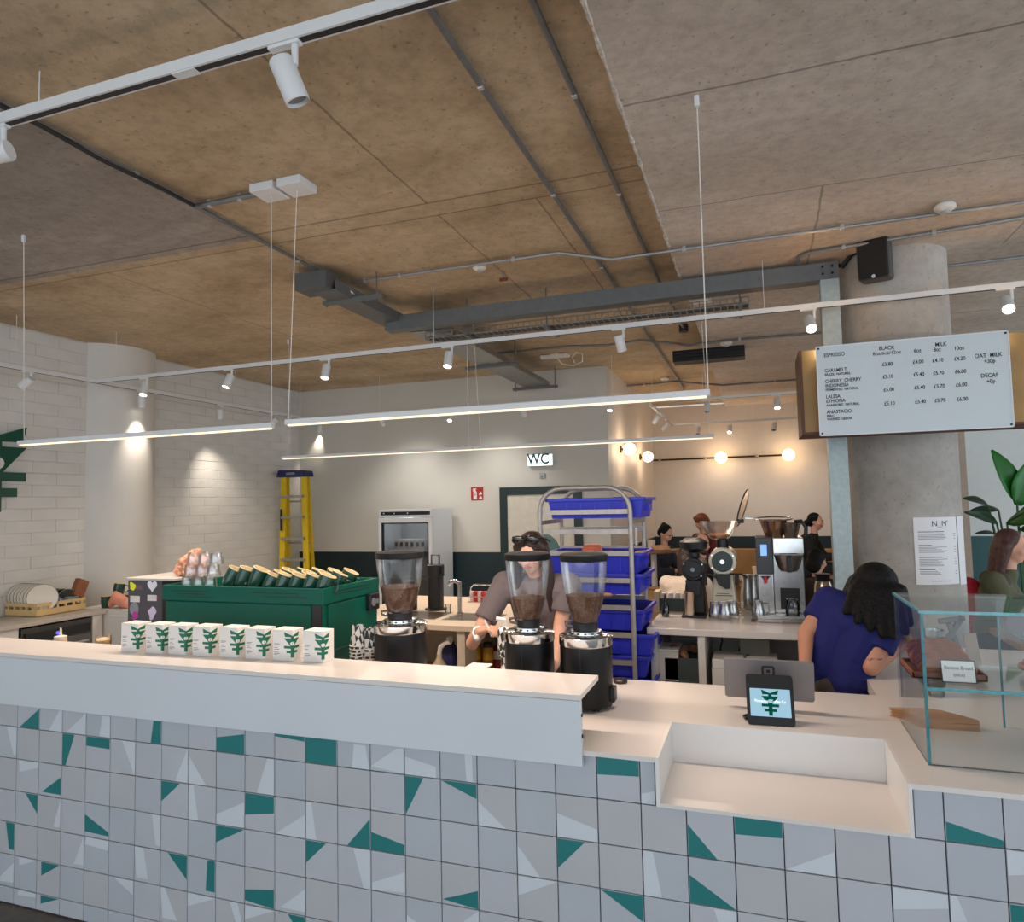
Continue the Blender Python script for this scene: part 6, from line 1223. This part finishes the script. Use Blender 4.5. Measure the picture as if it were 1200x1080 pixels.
# --- barista in the grey tee, bent over the counter behind the grinders
hc = aty(623, 655, 3.86)
J = dict(pel=(-1.25, 4.16, .93), waist=(-1.25, 4.08, 1.08), chest=(-1.24, 3.98, 1.29), neck=(-1.24, 3.93, 1.43), head=(hc.x, 3.86, hc.z+.035), face=(-.05, -.97, -.20),
         shL=(-1.055, 3.94, 1.375), shR=(-1.45, 3.94, 1.375), elL=tuple(aty(656, 735, 3.90)), elR=(-1.59, 3.76, 1.055), wrL=tuple(aty(651, 778, 3.74)), wrR=(-1.48, 3.61, 1.155),
         handR=((.85, -.35, .28), (.05, .15, -1), .8), handL=((-.1, -.8, -.3), (-.9, 0, .2), .5),
         hpL=(-1.16, 4.16, .88), hpR=(-1.34, 4.16, .88), knL=(-1.13, 4.12, .48), knR=(-1.37, 4.12, .48), anL=(-1.12, 4.16, .10), anR=(-1.38, 4.16, .10))
t1, b1, Mh, V1 = person('woman barista in grey tee with sunglasses on her head bending over behind the grinders', J, M('grey_mauve_tee', (112, 100, 102), .85, var=.05, bump=.25, bscale=40), M('dark_jeans', (44, 44, 54), .8), hair_d, skin2, .62, .006, 1.0, 1.10)
hp = [('b', (0, -.022, .035), (.088, .098, .092)), ('b', (0, -.05, -.02), (.086, .075, .10))]
for sx in (-1, 1): hp += [('c', (sx*.075, -.01, .05), (sx*.092, .015, -.06), .03, .034), ('c', (sx*.092, .01, -.06), (sx*.10, .02, -.20), .036, .034), ('c', (sx*.10, .02, -.20), (sx*.098, .03, -.33), .034, .016), ('c', (sx*.022, .045, .108), (sx*.084, .025, .04), .018, .022)]
hair_blob(t1, V1['head'], Mh, hp, hair_d)
g_ = MB(); W_ = lambda p: V1['head']+Mh @ Vector(p)
for sx in (-1, 1): g_.ball(W_((sx*.043, .080, .098)), .041, .015, .027, 16, 10, Mh); g_.tube([W_((sx*.078, .065, .112)), W_((sx*.104, .01, .085)), W_((sx*.106, -.05, .055))], .006, 6)
g_.tube([W_((-.012, .09, .118)), W_((.012, .09, .118))], .006, 6); g_.build('sunglasses', M('sunglass_black', (16, 16, 18), .12, coat=.6), t1, True)
wv = V1['wrR']; dR = (V1['wrR']-V1['elR']).normalized(); x_, y_, z_ = frame(dR)
MB().tube([wv-dR*.03+(x_*math.cos(a)+y_*math.sin(a))*.034 for a in [2*PI*i/16 for i in range(16)]], .007, 6, True).build('watch_strap', M('silver_strap', (206, 200, 196), .3, .9), t1, True)
MB().ball(wv-dR*.03+Vector((.0, -.03, -.022)), .018, n=12).build('watch_face', M('watch_face_white', (240, 236, 230), .3), t1, True)
hb_ = M('wand_white', (232, 228, 222), .4); w0 = V1['wrR']+Vector((.05, -.06, .07)); m = MB(); m.tube([w0, w0+Vector((.025, .01, -.05)), w0+Vector((.04, .01, -.085))], .007, 8); o = m.build('white_spoon', hb_, None, True, loc=w0); tag(o, 'white handled spoon held by the woman in the grey tee', 'spoon')
q = aty(593, 752, 3.30); t = thing('syrup_pump', 'white pump dispenser with black patterned label on the worktop left of the middle grinder', 'dispenser', (q.x, 3.28, Zw)); L = Vector(t.location)
MB().lathe([(0, 0), (.035, 0), (.036, .03), (.02, .05), (.02, .10), (.034, .115), (.034, .235), (.02, .25), (0, .252)], L, 20).build('body', cupm, t, True); m = MB(); m.tube([L+Vector((0, 0, .25)), L+Vector((0, 0, .285)), L+Vector((-.035, -.02, .292))], [.012, .012, .010], 8); m.build('nozzle', hb_, t, True)

# --- barista in the blue tee leaning on the counter, seen from behind
hx = aty(1026, 697, 3.90)
J = dict(pel=(.315, 3.81, .90), waist=(.355, 3.81, 1.07), chest=(.43, 3.84, 1.235), neck=(.48, 3.865, 1.335), head=(.545, 3.90, 1.390), face=(.80, .55, -.32), up=(.35, 0, 1),
         shL=(.325, 3.92, 1.325), shR=(.575, 3.78, 1.24), elL=(.205, 3.82, 1.17), elR=(.478, 3.70, 1.050), wrL=(.185, 3.66, 1.03), wrR=(.665, 3.88, 1.15),
         handL=((.0, -.3, -.9), (.9, 0, 0), .3), handR=((-.1, .35, .9), (-.7, .3, 0), .7),
         hpL=(.25, 3.84, .86), hpR=(.37, 3.79, .86), knL=(.20, 3.92, .48), knR=(.30, 3.84, .48), anL=(.20, 3.86, .10), anR=(.29, 3.80, .10))
blue = M('royal_blue_tee', (12, 20, 92), .85, var=.06, scale=6, bump=.3, bscale=30)
t2, b2, Mh, V2 = person('woman barista in royal blue tee seen from behind leaning on the right counter', J, blue, M('brown_grey_trousers', (72, 62, 58), .85, var=.12, bump=.3), hair_b, skin3, .60, .006, 1.04, 1.06)
hp = [('b', (0, -.02, .035), (.096, .108, .098)), ('b', (0, -.055, -.04), (.100, .080, .11))]
for a in (-2.6, -2.2, -1.8, -1.4, -1.0, -.55, -.15, .2): hp.append(('c', (.085*math.cos(a), -.015+.085*math.sin(a), .0), (.125*math.cos(a), -.02+.115*math.sin(a), -.29+.03*math.sin(a*5)), .040, .016))
for a in (2.6+.5, 3.0): hp.append(('c', (.085*math.cos(a), -.015+.085*math.sin(a), .0), (.115*math.cos(a), -.0+.10*math.sin(a), -.20), .034, .02))
EN = [(.385, 3.735, 1.30), (.43, 3.705, 1.262), (.48, 3.688, 1.232), (.53, 3.678, 1.205), (.58, 3.675, 1.20), (.63, 3.70, 1.22), (.66, 3.76, 1.25)]
for dx in (-.11, -.075, -.04, -.005, .03, .065, .10): hp.append(('w', (dx*.85, -.075-.02*(abs(dx) < .08), .0), tuple(Vector(EN.pop(0))-V2['head']), .044, .020))
hair_blob(t2, V2['head'], Mh, hp, hair_b, 1.02)
m = MB(); e = V2['wrR']; dR = (V2['wrR']-V2['elR']).normalized(); x_, y_, z_ = frame(dR); m.tube([e-dR*.02+(x_*math.cos(a)+y_*math.sin(a))*.034 for a in [2*PI*i/16 for i in range(16)]], .012, 6, True); m.build('bracelet', M('yellow_bracelet', (206, 176, 60), .4), t2, True)
tp = V2['elR'].lerp(V2['shR'], .22)+Vector((-.012, -.0415, .0)); m = MB()
for k in range(4): m.tube([tp+Vector((-.024+.016*k, -.0015-.0005*k, .006*math.sin(k*2))), tp+Vector((-.016+.016*k, -.0015, -.010+.005*k)), tp+Vector((-.010+.016*k, -.0015, .004))], .0022, 5)
m.build('arm_tattoo', M('tattoo_ink', (92, 80, 88), .6), t2)

# --- seated customers
def seated(label, px, py, y, face, top, hair, hairparts, lean=.05, s=1.0, arms=.24, sleeve=1.8, skinm=skin, pitch=-.15, hs=None, drop=.62):
    H = aty(px, py, y); f = Vector((face[0], face[1], 0)).normalized(); lt = Vector((f.y, -f.x, 0)); P = lambda a, b, c: H+f*a+lt*b+Vector((0, 0, c))
    J = dict(head=H, face=(f.x, f.y, pitch), neck=P(-.03, 0, -.17), chest=P(-.05-lean, 0, -.32), waist=P(-.06-lean*1.6, 0, -.50), pel=P(-.06-lean*2, 0, -drop), z0=0,
             shL=P(-.05-lean, -.175, -.235), shR=P(-.05-lean, .175, -.235), elL=P(.02, -.23, -.49), elR=P(.02, .23, -.49), wrL=P(.02+arms, -.13, -.47), wrR=P(.02+arms, .10, -.46),
             hpL=P(-.03-lean*2, -.09, -drop-.02), hpR=P(-.03-lean*2, .09, -drop-.02), knL=P(.36, -.11, -drop), knR=P(.36, .11, -drop), anL=P(.34, -.11, -drop-.42), anR=P(.34, .11, -drop-.42))
    t, b, Mh, V = person(label, J, top, M('dark_trousers', (34, 34, 42), .85), hair, skinm, sleeve, .0095, s, 1.05)
    if hairparts: hair_blob(t, V['head'], Mh, hairparts, hair, s, .011, 3)
    # stool under the customer
    return t, V, f
short = [('b', (0, -.025, .035), (.084, .092, .088)), ('b', (0, -.055, -.01), (.078, .06, .07))]
tied = short+[('b', (0, -.08, .09), (.035, .035, .032))]
longh = short+[('c', (.06, -.03, .0), (.07, -.05, -.22), .045, .03), ('c', (-.06, -.03, .0), (-.07, -.05, -.22), .045, .03), ('c', (0, -.07, -.02), (0, -.09, -.24), .06, .04)]
mids = short+[('c', (.05, -.03, .0), (.055, -.05, -.13), .045, .03), ('c', (-.05, -.03, .0), (-.055, -.05, -.13), .045, .03), ('c', (0, -.07, -.02), (0, -.08, -.14), .06, .04)]
bun = short+[('b', (0, -.115, -.03), (.04, .045, .05))]
curly = [('b', (0, -.015, .05), (.10, .105, .085)), ('b', (0, -.06, 0), (.095, .075, .085)), ('b', (.05, .04, .085), (.04, .04, .03)), ('b', (-.05, .04, .085), (.04, .04, .03))]
navy = M('navy_jacket', (34, 36, 48), .8, bump=.3); maroon = M('maroon_jacket', (92, 28, 36), .8, bump=.3); blk = M('black_jumper', (26, 24, 26), .85, bump=.3); crm = M('cream_jumper', (226, 210, 192), .85, bump=.4); olv = M('olive_coat', (92, 92, 66), .8, bump=.4, bscale=20)
stool_w = M('stool_wood', (150, 112, 70), .5, var=.15)
def stool(V, label, cat='stool'):
    z = V['pel'].z-.135; x, y = V['pel'].x, V['pel'].y; t = thing('bar_stool', label, cat, (x, y, 0)); MB().lathe([(0, z-.03), (.17, z-.03), (.175, z-.015), (.17, z), (0, z)], (x, y, 0), 24).build('seat', stool_w, t, True)
    for a in (.6, 2.2, 3.7, 5.3): MB().cyl((x+.10*math.cos(a), y+.10*math.sin(a), z-.03), (x+.2*math.cos(a), y+.2*math.sin(a), 0), .013, n=8).build('leg', black, t, True)
    MB().tube([(x+.165*math.cos(a), y+.165*math.sin(a), z*.45) for a in [2*PI*i/20 for i in range(20)]], .009, 6, True).build('foot_ring', black, t, True)
for args, sl in (
    (dict(label='person in navy jacket with dark tied hair looking down at a table', px=780, py=625, y=9.3, face=(.85, -.5), top=navy, hair=hair_b, hairparts=tied, pitch=-.6, arms=.26), 'stool under the person in the navy jacket'),
    (dict(label='person with curly red hair in maroon jacket sitting behind bearded man', px=822, py=612, y=10.4, face=(-.55, -.8), top=maroon, hair=hair_r, hairparts=curly, pitch=-.35), 'stool under the red haired person'),
    (dict(label='bearded man with short dark hair in black top behind white grinder', px=823, py=637, y=8.1, face=(.5, -.85), top=blk, hair=hair_d, hairparts=[('b', (0, -.04, .03), (.082, .082, .082)), ('b', (0, -.055, -.01), (.08, .06, .07)), ('b', (0, .045, -.085), (.05, .045, .035))], pitch=-.1, skinm=skin2), 'stool under the bearded man'),
    (dict(label='person in cream jumper with long brown hair seen from behind black grinder', px=806, py=653, y=6.75, face=(.2, .95), top=crm, hair=hair_d, hairparts=mids, pitch=-.1), 'stool under the person in the cream jumper'),
    (dict(label='woman in black jacket with dark hair in a bun seated in profile at a table', px=956, py=611, y=10.3, face=(.95, -.3), top=blk, hair=hair_b, hairparts=bun, pitch=-.1, skinm=skin2), 'stool under the woman with the bun'),
    (dict(label='person in dark top with black hair seen from behind right of brewer', px=958, py=657, y=7.6, face=(.55, .8), top=M('dark_plum_top', (40, 30, 32), .85, bump=.3), hair=hair_b, hairparts=longh[:2]+[('b', (0, -.08, -.05), (.085, .06, .08))], pitch=-.15), 'stool under the person in the dark top'),
    (dict(label='woman in olive green coat with long reddish brown hair at the right edge', px=1186, py=640, y=5.75, face=(.93, -.36), top=olv, hair=hair_a, hairparts=longh, pitch=-.15, skinm=skin2), 'stool under the woman in the olive coat')):
    t, V, f = seated(**args); stool(V, sl)
VO = V; fO = f
q = VO['chest']-fO*.15; m = MB(); m.ball(q+Vector((-.03, -.03, -.10)), .12, .10, .20, 18, 12); m.ball(q+Vector((-.04, -.02, -.24)), .12, .11, .12, 16, 10); o = blob(m, 'red_backpack', M('bag_red', (176, 22, 44), .7, bump=.3), None, .012, 3); tag(o, 'red backpack on the back of the woman in the olive coat', 'backpack')
m = MB(); c = VO['neck']-fO*.07; 
for i in range(9): a = PI*i/8; m.ball(c+Vector((0, 0, -.06))+fO*(-.05+.09*abs(math.cos(a)))+Vector((fO.y, -fO.x, 0))*.12*math.cos(a), .06, n=10, k=8)
blob(m, 'fur_collar', M('collar_fur', (84, 76, 62), .9, bump=.8, bscale=60), t, .014, 1)
# tables
tabw = M('table_wood', (128, 92, 62), .45, var=.12); legw = M('table_leg_white', (214, 206, 196), .4)
def table(label, x, y, z, r, lm=legw):
    t = thing('round_table', label, 'table', (x, y, 0)); MB().lathe([(0, z-.03), (r*.97, z-.03), (r, z-.02), (r, z-.004), (r*.99, z), (0, z)], (x, y, 0), 32).build('table_top', tabw, t, True); MB().cyl((x, y, .03), (x, y, z-.03), .035, n=16).build('pedestal', lm, t, True); MB().lathe([(0, 0), (.24, 0), (.24, .012), (.05, .03), (0, .03)], (x, y, 0), 24).build('base', lm, t, True)
    return t
a = aty(776, 644, 8.5); table('round wooden table on a white leg before person in navy jacket', aty(766, 650, 8.5).x, 8.5, a.z, .28)
tz_ = a.z; q = aty(763, 634, 8.5); t = thing('white_beaker', 'pale beaker on the round table beside the bakery rack', 'cup', (q.x, 8.5, tz_)); MB().lathe([(0, 0), (.045, 0), (.05, .12), (.046, .12), (.04, .01), (0, .01)], (q.x, 8.5, tz_), 18).build('beaker_wall', M('beaker_cream', (220, 208, 188), .5), t, True)
q = aty(774, 641, 8.42); t = MB().lathe([(0, .0), (.10, 0), (.12, .01), (.11, .04), (.05, .06), (0, .065)], (q.x, 8.42, tz_), 20).build('flat_bread', M('roll_crust', (206, 152, 112), .6), None, True, loc=(q.x, 8.42, tz_)); tag(t, 'flat bread on the round table before person in navy jacket', 'bread')
a = aty(893, 676, 7.4); table('low round dark table left of the batch brewer', a.x, 7.4, a.z, .34, black); q = aty(887, 672, 7.35); t = thing('takeaway_cup', 'pale takeaway cup on the low round table by the brewer', 'cup', (q.x, 7.35, a.z)); MB().lathe([(0, 0), (.032, 0), (.042, .10), (.044, .105), (.04, .11), (0, .112)], (q.x, 7.35, a.z), 18).build('cup_wall', M('beaker_cream', (220, 208, 188), .5), t, True)
a = aty(978, 633, 10.0); table('round dark table before the woman with a bun', a.x+.38, 9.9, a.z, .36, black); q = aty(974, 629, 9.95); t = thing('dark_tumbler', 'small dark tumbler on the table before woman with a bun', 'cup', (q.x+.16, 9.9, a.z)); MB().lathe([(0, 0), (.035, 0), (.038, .11), (.034, .11), (.03, .01), (0, .01)], (q.x+.16, 9.9, a.z), 16).build('cup_wall', black, t, True)
# benches
bw_ = M('bench_oak', (160, 120, 74), .5, var=.12, scale=5)
t = thing('banquette_bench', 'long oak bench along the dark teal far wall', 'bench', (.2, 12.4, 0)); B((-1.6, 12.55, .0), (2.4, 12.75, 1.0)).build('back_rest', bw_, t, bev=.01); B((-1.6, 12.1, .42), (2.4, 12.55, .50)).build('seat', bw_, t, bev=.01); B((-1.6, 12.2, 0), (2.4, 12.5, .42)).build('base', bw_, t)
a = aty(775, 690, 7.9); t = thing('low_oak_screen', 'low oak panel screen right of the bakery rack', 'screen', (a.x, 7.9, 0)); B((a.x-.35, 7.88, 0), (a.x+.35, 7.93, a.z)).build('panel', bw_, t, bev=.004); B((a.x-.36, 7.86, a.z), (a.x+.36, 7.95, a.z+.02)).build('cap_rail', bw_, t, bev=.004)
q = aty(634, 645, 6.9); t = thing('teal_chair', 'dark teal round backed chair left of the bakery rack', 'chair', (q.x, 7.0, 0)); m = MB(); P = [(.20*math.cos(a), .20*math.sin(a)) for a in [PI*i/12 for i in range(13)]]+[(-.20, -.25), (.20, -.25)]; m.prism(P, (q.x, 6.9, q.z-.02), (1, 0, 0), (0, 0, 1), (0, .04, 0)); m.build('chair_back', M('chair_teal', (54, 88, 88), .6), t, bev=.01)
B((q.x-.21, 6.9, q.z-.42), (q.x+.21, 7.3, q.z-.37)).build('seat', M('chair_teal', (54, 88, 88), .6), t, bev=.01)
for sx in (-.18, .18):
    for sy in (6.92, 7.27): MB().cyl((q.x+sx, sy, 0), (q.x+sx, sy, q.z-.37), .015, n=8).build('leg', black, t)
    MB().cyl((q.x+sx, 6.93, q.z-.40), (q.x+sx, 6.93, q.z-.2), .013, n=8).build('back_post', black, t)
# laptop by the right edge
q = aty(1196, 678, 4.95); t = thing('laptop', 'grey open laptop at the right edge before the olive coat', 'laptop', (q.x+.12, 4.9, 1.10)); m = MB(); m.box((q.x-.04, 4.83, 1.0), (q.x+.30, 5.05, 1.014)); m.build('keyboard_base', silver, t, bev=.003); MB().prism([(0, 0), (.235, 0), (.235, .008), (0, .008)], (q.x-.04, 4.83, 1.014), (.25, .0, .97), (-.97, 0, .25), (0, .30, 0)).build('screen_lid', M('laptop_grey', (120, 118, 124), .4, .5), t)
t = thing('side_table', 'dark table at the right edge under the laptop', 'table', (q.x+.2, 5.0, 0)); B((q.x-.1, 4.70, .965), (q.x+.7, 5.25, 1.0)).build('table_top', tabw, t, bev=.004)
for x in (q.x, q.x+.6):
    for y in (4.76, 5.18): MB().cyl((x, y, 0), (x, y, .965), .02, n=8).build('leg', black, t)

# ------------------------------------------------------------------ potted bird of paradise
lfm = M('plant_leaf', (34, 112, 40), .4, var=.2, scale=8); lfm2 = M('plant_leaf_dark', (24, 56, 34), .4, var=.2, scale=8); stm = M('plant_stem', (40, 84, 44), .5)
pc_ = Vector((2.15, 7.2, 0)); pl = thing('potted_plant', 'tall potted plant with big paddle leaves against the pale right wall', 'plant', pc_)
MB().lathe([(0, 0), (.17, 0), (.21, .36), (.20, .40), (.19, .36), (0, .34)], pc_, 28).build('pot', M('pot_charcoal', (60, 62, 62), .6), pl, True)
def leaf(tip, base, wdt, dark, side=(1, 0, 0)):
    tip = Vector(tip); base = Vector(base); d = tip-base; L_ = d.length; d.normalize(); sd = Vector(side); sd = (sd-d*sd.dot(d)).normalized(); nm = sd.cross(d); n = 8; vs = []; fs = []
    for i in range(n+1):
        u = i/n; w_ = wdt*math.sin(PI*min(1, u*.94+.04))**.75*(1-.25*u); c = base+d*L_*u+nm*(-.10*L_*u*u*0+.06*L_*math.sin(PI*u))
        for k, q in enumerate((-1, -.5, 0, .5, 1)): vs.append(c+sd*w_*q+nm*abs(q)*w_*.35)
    for i in range(n):
        for k in range(4): a = i*5+k; fs.append((a, a+1, a+6, a+5))
    m = MB(); m.add(vs, fs); l_ = m.build('leaf', lfm2 if dark else lfm, pl, True); so = l_.modifiers.new('thickness', 'SOLIDIFY'); so.thickness = .003
    MB().tube([pc_+Vector((0, 0, .34)), pc_.lerp(base, .55)+Vector((0, 0, .12)), base, base+d*L_*.5+nm*.06*L_], [.014, .011, .008, .004], 6).build('stem', stm, pl, True)
def lp(px, py, y=7.2): return aty(px, py, y)
leaf(lp(1162, 527), lp(1192, 588), .10, 0, (.9, .3, .2)); leaf(lp(1206, 540), lp(1192, 592), .13, 0, (.9, .2, -.5)); leaf(lp(1212, 585, 6.8), lp(1180, 612), .10, 0, (.2, .5, .9))
leaf(lp(1128, 584, 7.0), lp(1158, 592, 7.1), .05, 1, (.2, .8, .6)); leaf(lp(1130, 600, 6.9), lp(1168, 612, 7.1), .06, 1, (.1, .5, .9)); leaf(lp(1142, 625, 7.0), lp(1168, 626, 7.2), .025, 1, (.1, .8, .5)); leaf(lp(1135, 599, 7.2), lp(1170, 597, 7.3), .04, 1, (.1, .6, .8))
leaf(lp(1215, 610, 6.9), lp(1195, 620), .05, 1, (.2, .5, .8))
# folded stand and papers behind the glass case, on the right counter leg
t = thing('folding_stand', 'dark grey metal folding stand on the counter behind the glass case', 'stand', (.92, 3.75, Zw)); gm = M('stand_grey', (98, 98, 100), .5, .4); Y = 3.70
A = lambda px, py: aty(px, py, Y)
for (p, q) in (((1096, 771), (1128, 722)), ((1112, 730), (1126, 768)), ((1100, 728), (1130, 724))): MB().bar(A(*p), A(*q), .028, .02).build('bar', gm, t)
MB().bar(A(1136, 742), A(1147, 800), .05, .012).build('upright', M('stand_taupe', (150, 136, 122), .5), t)
pcs = None
for i in range(7):
    q = aty(1089, 775, 3.45); loc = (q.x+.02, 3.45, Zw+.030*i)
    if pcs is None: pcs = thing('clear_lid_cup', 'clear plastic cup at the very bottom of the nested stack behind the glass case', 'cup', loc, 'nested clear cups behind the glass case'); L = Vector(loc); MB().lathe([(0, 0), (.030, 0), (.042, .10), (.045, .102), (.041, .10), (.029, .003), (0, .003)], L, 20).build('cup_wall', GL('plastic_clear', (228, 234, 236), .25, .1), pcs, True)
    else: copy_tree(pcs, loc, label='clear plastic cup, %s from the bottom of the nested stack behind the glass case' % ORDW[i])
